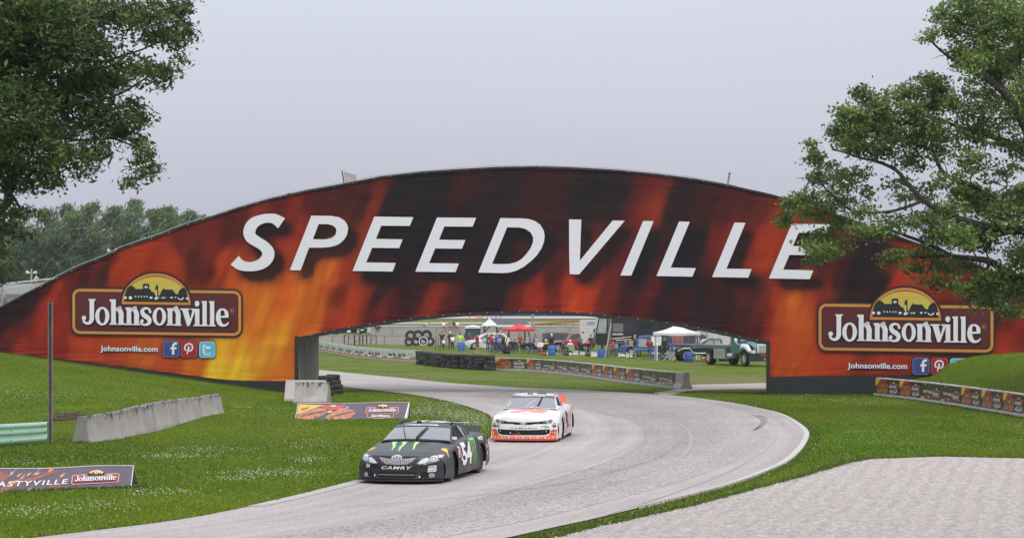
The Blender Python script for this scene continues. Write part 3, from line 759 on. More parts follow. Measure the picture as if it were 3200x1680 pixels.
# ---- the sausage maker's emblem (logo space: pixels of the left one)
M_org = mat('orange_border', (.56, .22, .045), .5)
M_mar = mat('maroon_field', (.085, .008, .010), .5)
M_mar2 = mat('pink_maroon_field', (.30, .045, .07), .5)
M_sil = mat('silhouette_black', (.010, .010, .011), .5)
M_grn = mat('yellow_green_glow', (.52, .44, .08), .5)
M_yel = mat('yellow_orange_glow', (.62, .40, .06), .5)
M_pale = mat('pale_border', (.72, .45, .30), .5)
def rot_logo(x, y): return (x, y + (x - 1265) * 0.0135)
def logo(mb, fn, simple=False, z0=0):
 """fn(x, y, layer) -> 3D, x/y in emblem drawing units; slots 0 black 1 orange 2 maroon 3 white 4 glow 5 glow top"""
 R_ = rot_logo
 def outl(g):
  body = rrect(88 + g, 300 + g, 2440 - g, 965 - g, 130 - g)
  return body
 def dome(g, base):
  x0, x1 = 750 + g, 1765 - g
  arc = [(1257 + (x1 - x0) / 2 * math.cos(a), 520 - (455 - g) * math.sin(a)) for a in np.linspace(0.0, math.pi, 26)]
  return arc + [(x0, base), (x1, base)][:2] if False else [(x1, base)] + arc + [(x0, base)]
 lay = [0]
 def put(pts, m, k):
  mb.poly([[fn(*R_(x, y), k) for x, y in pts]], m)
 put(outl(0), 0, 0); put(dome(14, 530), 0, 1)
 put(outl(26), 1, 2); put(outl(64), 0, 3); put(outl(78), 2, 4)
 put(dome(8, 545), 0, 5)
 put(dome(38, 528), 1, 6)
 put(dome(72, 492), 0, 7)
 arc = [(1257 + 424 * math.cos(a), 482 - 333 * math.sin(a)) for a in np.linspace(0, math.pi, 24)]
 put([(1681, 484)] + arc + [(833, 484)], 4, 8)
 arc = [(1257 + 424 * math.cos(a), 482 - 333 * math.sin(a)) for a in np.linspace(.85, math.pi - .85, 16)]
 put(arc, 5, 9)
 # buildings and trees
 sil = [(827, 484), (827, 470), (830, 400), (850, 330), (880, 290), (905, 272), (930, 275), (945, 290), (965, 295), (970, 318), (1075, 318), (1078, 285), (1068, 268), (1090, 246), (1150, 246), (1168, 268), (1160, 285), (1163, 318), (1180, 325), (1190, 350), (1230, 365), (1240, 400), (1262, 400), (1266, 330), (1240, 320), (1248, 280), (1275, 255), (1282, 260), (1284, 400), (1300, 405), (1335, 330), (1348, 318), (1350, 300), (1362, 305), (1365, 318), (1440, 322), (1470, 318), (1480, 325), (1520, 375), (1550, 385), (1565, 340), (1600, 300), (1640, 290), (1665, 320), (1680, 380), (1687, 470), (1687, 484)]
 put(sil, 0, 10)
 if not simple:
  for x in (975, 1015, 1055, 1095, 1130): put([(x - 9, 415), (x + 9, 415), (x + 9, 430), (x - 9, 430)], 3, 11)
  put([(1168, 422), (1205, 422), (1205, 448), (1168, 448)], 3, 11)
  for x in (1335, 1356, 1376): put([(x - 6, 424), (x + 6, 424), (x + 6, 444), (x - 6, 444)], 3, 11)
  put([(1450, 420), (1480, 420), (1480, 440), (1450, 440)], 3, 11); put([(1508, 420), (1530, 420), (1530, 434), (1508, 434)], 3, 11)
  put([(1258, 330), (1266, 330), (1266, 440), (1300, 415), (1285, 445), (1260, 462), (1240, 460), (1232, 440), (1255, 420)], 3, 11)
  for cx_, cy_, rr in ((836, 440, 20), (905, 440, 24), (1680, 440, 18)): put(ell(cx_, cy_, rr, rr * .9, 10), 3, 11)
  put([(1545, 420), (1560, 450), (1590, 465), (1625, 450), (1635, 420), (1615, 430), (1590, 455), (1565, 435)], 3, 11)
  for x in (1100, 1122): put([(x, 278), (x + 16, 278), (x + 16, 306), (x, 306)], 3, 11)
 # lettering
 q_ = []     # (outline | strip) pieces, unrotated coordinates already follow the slope
 def pl(*p): q_.append(('p', list(p)))
 def stt(p, wd_): q_.append(('s', (p, wd_)))
 def foot(x0, x1, y): pl((x0, y - 14), (x0 + 16, y - 24), (x1 - 16, y - 24), (x1, y - 14), (x1, y), (x0, y))
 pl((330, 452), (435, 452), (430, 468), (412, 478), (352, 478), (335, 468)); pl((348, 474), (412, 474), (408, 700), (350, 700))
 stt([(379, 695), (376, 735), (352, 772), (312, 783), (275, 764), (262, 735)], [60, 58, 46, 34, 30, 26]); q_.append(('e', (272, 710, 30, 32)))
 def oo(cx_, cy_, rx_, ry_, ix, iy): q_.append(('o', (cx_, cy_, rx_, ry_, ix, iy)))
 oo(522, 685, 97, 126, 42, 100)
 pl((622, 456), (706, 456), (706, 780), (642, 780), (642, 490), (622, 482)); foot(618, 724, 802)
 def arch(x0, x1, yb): stt([(x0, 615), (x0 + 28, 578), (x0 + 62, 568), (x1 - 26, 592), (x1, 650), (x1, 720), (x1, yb - 12)], [18, 30, 42, 60, 66, 66, 66])
 arch(704, 778, 802); foot(733, 845, 804)
 pl((838, 568), (912, 566), (916, 600), (916, 780), (855, 780), (855, 600), (838, 592)); foot(836, 938, 806); arch(914, 988, 806); foot(945, 1042, 808)
 stt([(1183, 640), (1168, 600), (1130, 578), (1085, 590), (1066, 628), (1090, 672), (1140, 705), (1166, 745), (1150, 788), (1105, 802), (1062, 792), (1042, 750)], [20, 28, 28, 40, 52, 62, 62, 56, 44, 28, 26, 20])
 q_.append(('e', (1064, 752, 22, 26))); q_.append(('e', (1172, 622, 18, 24)))
 oo(1300, 690, 93, 124, 40, 98)
 pl((1402, 578), (1472, 576), (1477, 610), (1477, 786), (1414, 786), (1414, 610), (1402, 600)); foot(1396, 1498, 812); arch(1474, 1556, 812); foot(1500, 1602, 816)
 pl((1582, 580), (1712, 582), (1712, 598), (1690, 604), (1722, 720), (1752, 604), (1728, 598), (1728, 583), (1846, 585), (1846, 600), (1790, 606), (1712, 818), (1678, 818), (1612, 604), (1582, 596))
 q_.append(('e', (1814, 516, 32, 40)))
 pl((1772, 606), (1846, 588), (1846, 800), (1786, 800), (1786, 625), (1772, 618)); foot(1764, 1870, 822)
 pl((1872, 482), (1946, 478), (1946, 800), (1888, 800), (1888, 506), (1872, 498)); foot(1866, 1966, 822)
 pl((1976, 482), (2048, 480), (2048, 802), (1990, 802), (1990, 506), (1976, 498)); foot(1970, 2066, 824)
 stt([(2095, 694), (2170, 694), (2243, 690)], [26, 26, 26])
 stt([(2218, 690), (2214, 640), (2190, 604), (2156, 592), (2120, 612), (2104, 670), (2106, 735), (2130, 790), (2172, 812), (2215, 802), (2245, 768)], [52, 50, 34, 24, 40, 60, 66, 56, 34, 26, 14])
 for dx_, dy_, m_, k_ in ((14, 12, 0, 12), (0, 0, 3, 16)):
  for i_, (ty, a) in enumerate(q_):
   kk = k_ + (i_ % 3) * .8
   f2 = lambda x, y, kk=kk: fn(x + dx_, y + dy_, kk)
   if ty == 'p': mb.poly([[f2(x, y) for x, y in a]], m_)
   elif ty == 's': strip(mb, a[0], a[1], f2, m_, 4)
   elif ty == 'e': mb.poly([[f2(x, y) for x, y in ell(a[0], a[1], a[2], a[3], 14)]], m_)
   else: mb.poly([[f2(x, y) for x, y in ell(a[0], a[1], a[2], a[3], 28)], [f2(x, y) for x, y in ell(a[0], a[1], a[4], a[5], 22)]], m_)
 if not simple:
  mb.poly([[fn(x, y, 12) for x, y in ell(2290, 615, 29, 29, 18)], [fn(x, y, 12) for x, y in ell(2290, 615, 25, 25, 14)]], 1)
  strip(mb, [(2280, 628), (2280, 602), (2294, 602), (2296, 612), (2284, 616), (2300, 630)], 5, lambda x, y: fn(x, y, 13), 1, 2)
LOGO_M = [M_sil, M_org, M_mar, M_white, M_grn, M_yel]
def left_map(x, y, k): return B(200 + x / 4.362, 830 + y / 4.362, .09 + k * .006)
def right_map(x, y, k):
 X_, Y_ = 200 + x / 4.362, 830 + y / 4.362
 return B(2553 + (X_ - 221) * 1.0355, 889.4 + (Y_ - 844.7) * 1.035, .09 + k * .006)
M_fb = mat('blue_badge', (.035, .06, .22), .35, noise=.1, nscale=2); M_fb2 = mat('light_blue_badge_edge', (.12, .17, .38), .4)
M_pi = mat('red_badge', (.30, .012, .02), .35); M_pi2 = mat('red_badge_edge', (.42, .06, .07), .4)
M_tw = mat('cyan_badge', (.10, .42, .60), .35); M_tw2 = mat('cyan_badge_edge', (.25, .62, .78), .4)
for fn in (left_map, right_map):
 mb = MB(); logo(mb, fn); mb.build('emblem', LOGO_M, ban)
 # web address with dark outline
 mb = MB()
 f1 = lambda x, y, o_: fn(x, y, o_)
 put_text(mb, 'Johnsonville.com', lambda u, v: fn(u + 6, 1158 - v + (u - 500) * .0135 + 7, 0), 495, 0, width=785, height=74, m=1, bold=.055, spacing=.96)
 put_text(mb, 'Johnsonville.com', lambda u, v: fn(u, 1158 - v + (u - 500) * .0135, 3), 495, 0, width=785, height=74, m=0, bold=.022, spacing=1.0)
 mb.build('web_address', [M_white, M_black], ban)
 for i, (x0, ma, me_) in enumerate(((1350, M_fb, M_fb2), (1592, M_pi, M_pi2), (1842, M_tw, M_tw2))):
  mb = MB(); y0 = 1022 + i * 4; s_ = 222
  mb.poly([[fn(x, y, 0) for x, y in rrect(x0 - 9, y0 - 9, x0 + s_ + 9, y0 + s_ + 9, 48)]], 3)
  mb.poly([[fn(x, y, 1) for x, y in rrect(x0, y0, x0 + s_, y0 + s_, 42)]], 1)
  mb.poly([[fn(x, y, 2) for x, y in rrect(x0 + 12, y0 + 12, x0 + s_ - 12, y0 + s_ - 12, 34)]], 0)
  if i == 0:
   strip(mb, [(x0 + 138, y0 + 186), (x0 + 138, y0 + 110), (x0 + 140, y0 + 60), (x0 + 160, y0 + 38), (x0 + 190, y0 + 36)], 32, lambda x, y: fn(x, y, 4), 2, 3)
   mb.poly([[fn(x, y, 5) for x, y in ((x0 + 100, y0 + 88), (x0 + 186, y0 + 88), (x0 + 182, y0 + 114), (x0 + 100, y0 + 114))]], 2)
  elif i == 1:
   strip(mb, [(x0 + 75, y0 + 128), (x0 + 55, y0 + 105), (x0 + 60, y0 + 65), (x0 + 95, y0 + 38), (x0 + 140, y0 + 42), (x0 + 160, y0 + 75), (x0 + 150, y0 + 115), (x0 + 122, y0 + 132), (x0 + 102, y0 + 120)], 20, lambda x, y: fn(x, y, 4), 2, 4)
   strip(mb, [(x0 + 112, y0 + 72), (x0 + 98, y0 + 125), (x0 + 84, y0 + 180)], [24, 22, 12], lambda x, y: fn(x, y, 5), 2, 3)
  else:
   strip(mb, [(x0 + 72, y0 + 45), (x0 + 70, y0 + 110), (x0 + 78, y0 + 160), (x0 + 110, y0 + 172), (x0 + 158, y0 + 172)], [40, 40, 42, 40, 36], lambda x, y: fn(x, y, 4), 2, 3)
   strip(mb, [(x0 + 72, y0 + 84), (x0 + 156, y0 + 86)], 36, lambda x, y: fn(x, y, 5), 2, 1)
   strip(mb, [(x0 + 80, y0 + 56), (x0 + 80, y0 + 110), (x0 + 86, y0 + 152), (x0 + 112, y0 + 166), (x0 + 150, y0 + 168)], 16, lambda x, y: fn(x, y, 6), 0, 3)
  mb.build('badge', [ma, me_, M_white, M_black], ban)
# ---- structure behind the banner
M_conc = mat('board_marked_concrete', (.27, .25, .225), .9, noise=.5, nscale=1.0, streak=(1, 5.5, .12), bump=.01, bscale=25, spots=(1.3, .60, (.055, .05, .045)))
M_steel = mat('black_trim', (.014, .015, .017), .55)
back = Vector((SL, 1, 0)).normalized() * 5.4
mb = MB()
outline = [(x, y + 3) for x, y in top_e] + [(3480, 1240), (2404, 1236)] + [(x + (0), y - 1) for x, y in opening[::-1]] + [(924, 1240), (-260, 1240)]
fr = [B(x, y) for x, y in outline]
fr = [Vector((p.x, p.y, max(p.z, -.3))) for p in fr]
bk = [p + back for p in fr]
mb.poly([fr]); mb.poly([bk]); mb.grid([fr + [fr[0]], bk + [bk[0]]])
body = mb.build('bridge_body', M_conc, bridge, recalc=False)
# dark fascia strips: along the top edge, the arch, the foot of the banner
mb = MB()
def ribbon(pts, up, dn, o0, o1):
 A1 = [B(x, y - up, o1) for x, y in pts]; A2 = [B(x, y + dn, o1) for x, y in pts]
 mb.grid([A1, A2]); mb.grid([[B(x, y - up, o0) for x, y in pts], A1]); mb.grid([A2, [B(x, y + dn, o0) for x, y in pts]])
ribbon(top_e, 5, 1.5, -.1, .10)
ribbon(opening, 1, 10, -.2, .09)
ribbon(bot_l[:-1] + [(924, 1189)], 1, 60, -.1, .02)
ribbon([(2404, 1178)] + bot_r[1:], 1, 75, -.1, .02)
mb.poly([[B(921, 1050, .11), B(933, 1050, .11), B(933, 1236, .11), B(921, 1236, .11)]])
mb.poly([[B(2394, 1064, .11), B(2406, 1064, .11), B(2406, 1238, .11), B(2394, 1238, .11)]])
mb.poly([[B(2394, 1064, .11), B(2394, 1238, .11), B(2394, 1238, -.4), B(2394, 1064, -.4)]])
mb.build('fascia_trim', M_steel, bridge)
# grommets / bright screws along the arch edge
mb = MB()
rr_ = random.Random(2)
for x in np.arange(960, 2400, 47):
 x += rr_.uniform(-12, 12); p = B(x, interp(opening, x) + 1, .12); mb.box(p, (.035, .03, .035))
for x in np.arange(0, 2300, 58):
 x += rr_.uniform(-12, 12); p = B(x, interp(top_e, x) - 1, .12); mb.box(p, (.03, .03, .03))
mb.build('grommet', mat('bright_grommet', (.55, .55, .55), .5), bridge)['kind'] = 'stuff'
# thin pale cable sagging along the top edge
mb = MB()
for x0, x1 in ((60, 330), (330, 640), (640, 960), (960, 1330), (1330, 1760), (1760, 2300)):
 pts = [B(x, interp(top_e, x) - 7 - 2 * math.sin((x - x0) / (x1 - x0) * math.pi), 0) for x in np.linspace(x0, x1, 14)]
 mb.tube(pts, .018, 5)
mb.build('hand_cable', mat('galvanised_cable', (.4, .4, .41), .5), bridge)
# small signs standing on the bridge deck
t = thing('deck_sign', 'small pale notice board leaning on top of the bridge', 'sign', B(1078, 590, -.6))
mb = MB(); b0 = t.location
loc = lambda px, py, dy=0: P(px, py, b0.y + dy) - b0
mb.poly([[loc(1074, 536), loc(1113, 546), loc(1119, 600), loc(1083, 600)]], 0)
mb.poly([[loc(1074, 536, .06), loc(1113, 546, .06), loc(1119, 600, .06), loc(1083, 600, .06)]], 0)
mb.grid([[loc(1074, 536), loc(1113, 546), loc(1119, 600), loc(1083, 600), loc(1074, 536)], [loc(1074, 536, .06), loc(1113, 546, .06), loc(1119, 600, .06), loc(1083, 600, .06), loc(1074, 536, .06)]])
mb.build('sign_panel', mat('faded_notice', (.40, .36, .36), .6, noise=.3, nscale=14, spots=(9, .6, (.22, .17, .17))), t)
mb = MB(); mb.tube([loc(1069, 534, -.02), loc(1080, 604, -.02)], .03, 6); mb.build('post', M_steel, t)
mb = MB()
for k in range(5): mb.poly([[loc(1079 + k, 553 + 7 * k, -.02), loc(1098 + k * 1.5, 557 + 7 * k, -.02), loc(1098 + k * 1.5, 559 + 7 * k, -.02), loc(1079 + k, 555 + 7 * k, -.02)]])
mb.build('print', mat('notice_print', (.7, .68, .68), .6), t)
t = thing('deck_pole', 'thin grey pole leaning above the right part of the bridge', 'pole', B(2274, 585, -.5)); b0 = t.location
mb = MB(); mb.tube([loc(2271, 592), loc(2280, 543)], .045, 8); mb.build('shaft', mat('grey_pole', (.22, .21, .21), .6), t)
mb = MB(); mb.sphere(loc(2280, 542), .05); mb.build('cap', M_steel, t)
t = thing('deck_bracket', 'small dark bracket on top of the left slope of the bridge', 'bracket', B(912, 612, -.5)); b0 = t.location
mb = MB(); mb.tube([loc(897, 607), loc(925, 607)], .05, 6); mb.tube([loc(899, 607), loc(901, 618)], .04, 6); mb.box(loc(915, 611), (.35, .12, .09)); mb.build('bracket_bar', M_steel, t)
# ------------------------------------------------------------------ stock cars (local frame: nose towards -Y, +X = driver's side as seen from the front)
M_rub = mat('tyre_rubber', (.018, .018, .019), .75, bump=.004, bscale=60)
M_rim = mat('steel_rim', (.035, .035, .038), .45, metal=.4)
M_void = mat('dark_interior', (.006, .006, .007), .9)
M_glass = mat('sky_reflecting_screen', (.10, .105, .13), .12, spec=.9, coat=1.0)
M_glass2 = mat('dark_glass', (.012, .013, .016), .1, spec=.7)
M_yell = mat('yellow_tyre_lettering', (.42, .27, .07), .6)
M_chr = mat('silver_trim', (.55, .56, .58), .25, metal=.7)
M_lampw = mat('clear_lamp_print', (.62, .66, .72), .2, coat=.6)
M_red = mat('red_print', (.45, .03, .025), .5); M_blu = mat('blue_print', (.04, .07, .30), .5); M_ylw = mat('yellow_print', (.72, .48, .04), .5)
M_grn2 = mat('bright_green_print', (.16, .62, .12), .5); M_lgrn = mat('pale_green_print', (.52, .80, .30), .5)
M_wh = mat('white_decal', (.78, .78, .80), .45); M_gry = mat('grey_decal', (.30, .30, .31), .5)
class Shape: pass
def stock_car(name, label, loc, rz, sp, body_m, nose_m=None):
 """sp: dict of profile tables"""
 root = thing(name, label, 'race car', loc, rz)
 YF, YR = -2.42, 2.42
 WF, WR, RW = sp['wf'], sp['wr'], .365
 ys = np.concatenate([np.linspace(YF, YR, 150), [WF - RW - .001, WF - RW + .001, WF + RW - .001, WF + RW + .001, WR - RW - .001, WR - RW + .001, WR + RW - .001, WR + RW + .001]])
 ys = np.unique(ys)
 tb = lambda k, y: float(np.interp(y, *zip(*sp[k])))
 def zb(y):
  z = tb('sill', y)
  for w_ in (WF, WR):
   if abs(y - w_) < RW: z = max(z, .335 + math.sqrt(max(0, RW ** 2 - (y - w_) ** 2)))
  return z
 def warp(x, y):
  k = sstep((-.75 - y) / 1.6)
  return float(k) * sp['bow'] * abs(x / .97) ** 2.6
 def warp_r(x, y):
  return -float(sstep((y - 1.5) / .9)) * .16 * abs(x / .97) ** 3
 NT, NS = 13, 9
 def section(y):
  hb, hs = tb('hwb', y), tb('hws', y); zs, zt = tb('zsh', y), tb('zt', y); z0 = zb(y)
  hw_m = max(hb, hs) 
  pts = []
  for k in range(NS):                      # side, bottom to shoulder
   t_ = k / (NS - 1)
   z = z0 + (zs - .07 - z0) * t_
   tt = (z - .15) / max(zs - .15, .1)
   x = hb + (hs - hb) * max(0, tt) ** 1.6 + .035 * math.sin(math.pi * min(1, max(0, tt)))
   pts.append((x, z))
  for a in (20, 45, 70):                   # rounded shoulder
   a_ = math.radians(a); pts.append((hs - .07 + .07 * math.cos(a_), zs - .07 + .07 * math.sin(a_)))
  for k in range(NT):                      # top, shoulder to centre line
   x = (hs - .07) * (1 - k / (NT - 1)); q_ = 1 - abs(x / (hs - .07)) ** sp.get('crown', 2.2)
   ridge = sp.get('ridge', .02) * math.exp(-((x - .52) / .09) ** 2) * float(sstep((-y - .9) / .3)) 
   pts.append((x, zs + (zt - zs) * q_ + ridge))
  full = pts + [(-x, z) for x, z in pts[::-1][1:]]
  return [(x, y + warp(x, y) + warp_r(x, y), z) for x, z in full]
 rows_ = [section(y) for y in ys]
 mb = MB(); mb.grid(rows_, 0)
 body = mb.build('body', body_m, root, smooth=38.0)
 # nose fascia: drops from the bonnet edge to the splitter
 top = rows_[0][NS - 1: len(rows_[0]) - NS + 1]
 topn = top
 M = 14; rows2 = []
 for j in range(M + 1):
  v = j / M; r_ = []
  for (x, y, z) in topn:
   zz = z + (.13 - z) * v
   cxw = 1 - min(1, abs(x / .9)) ** 5
   bulge = np.interp(v, [0, .12, .35, .55, .8, 1], sp['nosep'])
   xx = x
   # keep the corner on the body side
   if abs(x) > .86: 
    s_ = rows_[0][0][0]; xx = math.copysign(abs(x) + (max(s_, .9) - abs(x)) * min(1, v * 1.6) * .9, x)
   r_.append((xx, y - bulge * (.25 + .75 * cxw), zz))
  rows2.append(r_)
 mb = MB(); mb.grid(rows2, 0)
 nose = mb.build('front_bumper', nose_m or body_m, root, smooth=50.0)
 # tail panel
 tl = rows_[-1]; mb = MB()
 mb.grid([[(x, y, z) for x, y, z in tl], [(x * .96, y + .05, .25 + (z - .25) * .93) for x, y, z in tl]]); mb.poly([[(x * .96, y + .05, .25 + (z - .25) * .93) for x, y, z in tl]])
 mb.build('rear_bumper', body_m, root)
 # floor pan and wheel tubs
 mb = MB(); mb.box((0, .1, .20), (1.5, 4.2, .08)); mb.box((0, .1, .42), (1.25, 3.5, .4)); 
 mb.build('underbody', M_void, root)
 # splitter
 mb = MB()
 fr_ = [(x, y - sp['nosep'][-1] * (.25 + .75 * (1 - min(1, abs(x / .9)) ** 5)), z) for x, y, z in topn]
 a_ = [(x * 1.05, y - .10, .085) for x, y, z in fr_]; b_ = [(x * .9, y + .5, .085) for x, y, z in fr_]
 a2 = [(x, y, .115) for x, y, z in a_]; b2 = [(x, y, .115) for x, y, z in b_]
 mb.grid([b_, a_, a2, b2]); mb.build('splitter', sp.get('split_m', M_steel), root)
 # greenhouse
 def gsec(y):
  hb, ht, zt = tb('ghb', y), tb('ght', y), tb('gzt', y); z0 = tb('gz0', y)
  pts = []
  for k in range(7): 
   t_ = k / 6; pts.append((hb + (ht - hb) * t_ ** .9, z0 + (zt - .06 - z0) * t_))
  for a in (30, 60): 
   a_ = math.radians(a); pts.append((ht - .06 + .06 * math.cos(a_), zt - .06 + .06 * math.sin(a_)))
  for k in range(9):
   x = (ht - .06) * (1 - k / 8); pts.append((x, zt + .035 * (1 - (x / max(ht, .1)) ** 2)))
  return [(x, y + .10 * (x / .75) ** 2 * float(sstep((.3 - y) / .8)), z) for x, z in pts + [(-x, z) for x, z in pts[::-1][1:]]]
 gys = np.linspace(sp['gy0'], sp['gy1'], 60)
 grow = [gsec(y) for y in gys]
 mb = MB(); mb.grid(grow, 0); gh = mb.build('roof', body_m, root, smooth=38.0)
 bpy.context.view_layer.update()
 def bvh(*obs):
  vv, ff = [], []
  for o in obs:
   k = len(vv); vv += [v.co.copy() for v in o.data.vertices]; ff += [tuple(k + i for i in p.vertices) for p in o.data.polygons]
  return BVHTree.FromPolygons(vv, ff)
 T = bvh(body, nose, gh)
 def front(x, z, o_=.006):
  h = T.ray_cast(Vector((x + 3e-4, -4, z + 1e-4)), Vector((0, 1, 0)))
  return (h[0] + Vector((0, -o_, 0))) if h[0] else Vector((x, -2.4, z))
 def above(x, y, o_=.006):
  h = T.ray_cast(Vector((x + 3e-4, y + 1e-4, 4)), Vector((0, 0, -1)))
  return (h[0] + Vector((0, 0, o_))) if h[0] else Vector((x, y, .9))
 def side(y, z, o_=.006, sgn=1):
  h = T.ray_cast(Vector((4 * sgn, y + 1e-4, z + 1e-4)), Vector((-sgn, 0, 0)))
  return (h[0] + Vector((o_ * sgn, 0, 0))) if h[0] else Vector((.97 * sgn, y, z))
 def decal(name, polys, fn, m, parent, cell=.05, o_=.006):
  """polys: list of 2D loops (or (loops, slot)); meshed finely, then laid on the body"""
  mb = MB()
  for it in polys:
   loops, sl = (it if isinstance(it, tuple) and isinstance(it[1], int) else (it, 0))
   if not isinstance(loops[0][0], (tuple, list)): loops = [loops]
   bm = bmesh.new()
   allp = [p for l in loops for p in l]
   tr = tessellate_polygon([[Vector((x, y, 0)) for x, y in l] for l in loops])
   vv = [bm.verts.new((x, y, 0)) for x, y in allp]
   for a, b, c in tr:
    try: bm.faces.new((vv[a], vv[b], vv[c]))
    except ValueError: pass
   for _ in range(5):
    le = [e for e in bm.edges if e.calc_length() > cell * 1.6]
    if not le: break
    bmesh.ops.subdivide_edges(bm, edges=le, cuts=1); bmesh.ops.triangulate(bm, faces=bm.faces)
   bm.verts.index_update(); k = len(mb.v)
   mb.v += [tuple(fn(v.co.x, v.co.y, o_ + sl * .0015)) for v in bm.verts]
   for f in bm.faces: mb.f.append(tuple(k + v.index for v in f.verts)); mb.m.append(sl)
   bm.free()
  return mb.build(name, m, parent)
 def dtext(name, s, fn, x, y, wd_, h_, m, parent, o_=.009, **kw):
  mb = MB(); put_text(mb, s, lambda u, v: (u, v, 0), x, y, width=wd_, height=h_, **kw); o = mb.build(name, m, parent)
  bm = bmesh.new(); bm.from_mesh(o.data)
  for _ in range(4):
   le = [e for e in bm.edges if e.calc_length() > .07]
   if not le: break
   bmesh.ops.subdivide_edges(bm, edges=le, cuts=1); bmesh.ops.triangulate(bm, faces=bm.faces)
  for v in bm.verts: v.co = Vector(fn(v.co.x, v.co.y, o_))
  bm.to_mesh(o.data); bm.free(); return o
 # glazing
 gy0 = sp['gy0']; wy = sp['wsy']          # windscreen from gy0 to wy
 n_ = []
 G0 = bvh(gh)
 def gfront(x, t_, o_=.008):
  y = gy0 + (wy - gy0) * t_
  y += .10 * (x / .75) ** 2
  h = G0.ray_cast(Vector((x + 3e-4, y, 3)), Vector((0, 0, -1)))
  return (h[0] + Vector((0, -o_ * .7, o_))) if h[0] else Vector((x, y, .95))
 rows3 = []
 for j in range(9):
  t_ = .05 + .90 * j / 8; hw_ = float(np.interp(gy0 + (wy - gy0) * t_, *zip(*sp['ght']))) - .045
  rows3.append([gfront(hw_ * (2 * i / 16 - 1), t_) for i in range(17)])
 mb = MB(); mb.grid(rows3); ws = mb.build('windscreen', M_glass, root, smooth=True)
 mb = MB()                                    # dark banner strip across the top of the screen
 rows4 = []
 for j in range(4):
  t_ = .80 + .17 * j / 3; hw_ = float(np.interp(gy0 + (wy - gy0) * t_, *zip(*sp['ght']))) - .03
  rows4.append([gfront(hw_ * (2 * i / 16 - 1), t_, .014) for i in range(17)])
 mb.grid(rows4); mb.build('sun_strip', sp['strip_m'], ws)
 mb = MB(); put_text(mb, 'Nationwide', lambda u, v: gfront(u, v, .020), -.30, .855, width=.66, height=.075, bold=.04); 
 strip(mb, [(-.385, .86), (-.325, .86), (-.325, .925), (-.385, .925), (-.385, .86)], .012, lambda u, v: gfront(u, v, .020), 0, 1, False)
 mb.build('strip_lettering', M_wh, ws)
 for x0, t0, x1, t1, wd_ in sp['wipers']:
  mb = MB(); mb.tube([gfront(x0, t0, .03), gfront((x0 + x1) / 2, (t0 + t1) / 2, .035), gfront(x1, t1, .03)], [wd_, wd_, wd_ * .6], 5); mb.build('wiper', M_steel, ws)
 # roll cage tubes showing pale through the screen
 mb = MB()
 for a, b in sp['cage']: mb.tube([gfront(*a, .011), gfront(*b, .011)], .009, 4)
 mb.build('cage_tube', M_wh if sp['cage_white'] else M_gry, ws)
 # side windows (openings)
 for sgn in (1, -1):
  def gs(y, z, o_=.007, sgn=sgn):
   h = G0.ray_cast(Vector((3 * sgn, y, z)), Vector((-sgn, 0, 0)))
   return (h[0] + Vector((o_ * sgn, 0, 0))) if h[0] else Vector((.7 * sgn, y, z))
  sw = decal('side_window', [sp['win1']], gs, M_void, root, .06, .006)
  decal('quarter_window', [sp['win2']], gs, M_glass2, root, .06, .006)
  mb = MB(); strip(mb, sp['bpost'], .05, lambda a, b: gs(a, b, .016), 0, 4); mb.build('window_post', M_wh, sw)
  for k in range(5):
   pass
  mb = MB()
  y0, y1 = sp['win1'][0][0] + .25, sp['win1'][2][0] - .1
  for k in range(5):
   z_ = sp['netz'][0] + k * sp['netz'][1]; mb.grid([[gs(y0 + (y1 - y0) * i / 6, z_, .010) for i in range(7)], [gs(y0 + (y1 - y0) * i / 6, z_ + .018, .010) for i in range(7)]])
  mb.build('window_net', mat('net_grey', (.05, .05, .055), .8), sw)
  # roof rail
  mb = MB(); hh = [(above((float(np.interp(y, *zip(*sp['ght']))) - .05) * sgn, y, .025)) for y in np.linspace(wy + .05, wy + 1.15, 10)]
  mb.tube(hh, [.008] + [.022] * 8 + [.008], 5); mb.build('roof_rail', sp.get('rail_m', M_steel), root)
  # mirror
 # wheels
 for sx in (1, -1):
  for wy_ in (WF, WR):
   Mx = Matrix.Translation((sx * (.80 if wy_ == WF else .80), wy_, .335)) @ Matrix.Rotation(sx * math.pi / 2, 4, 'Y')
   mb = MB(); mb.lathe([(.19, -.10), (.30, -.13), (.325, -.11), (.335, -.06), (.335, .06), (.328, .11), (.30, .13), (.20, .115)], 28, Mx, closed=False)
   wh = mb.build('wheel', M_rub, root, smooth=35.0)
   mb = MB(); mb.lathe([(.195, .118), (.19, .08), (.10, .05), (.07, .09), (.03, .095)], 20, Mx); mb.build('rim', M_rim, wh, smooth=35.0)
   mb = MB()
   for k in range(10):
    if k in (2, 3, 4, 7, 8, 9): continue
    a = 2 * math.pi * k / 10
    for d_ in range(2):
     aa, ab = a + d_ * .24, a + d_ * .24 + .17
     mb.face([Mx @ Vector((r_ * math.cos(q), r_ * math.sin(q), zq)) for r_, q, zq in ((.262, aa, .130), (.285, aa, .134), (.285, ab, .134), (.262, ab, .130))])
   mb.build('tyre_lettering', M_yell, wh)
 # spoiler
 s_y = 2.36; mb = MB(); z0 = tb('zt', 2.3) - .01
 rr = [[(x, s_y - .16 * abs(x / .72) ** 3 * .4, z0) for x in np.linspace(-.68, .68, 9)], [(x, s_y + .10 - .16 * abs(x / .72) ** 3 * .4, z0 + sp['sph']) for x in np.linspace(-.68, .68, 9)]]
 rr2 = [[(x, y + .012, z) for x, y, z in r_] for r_ in rr]
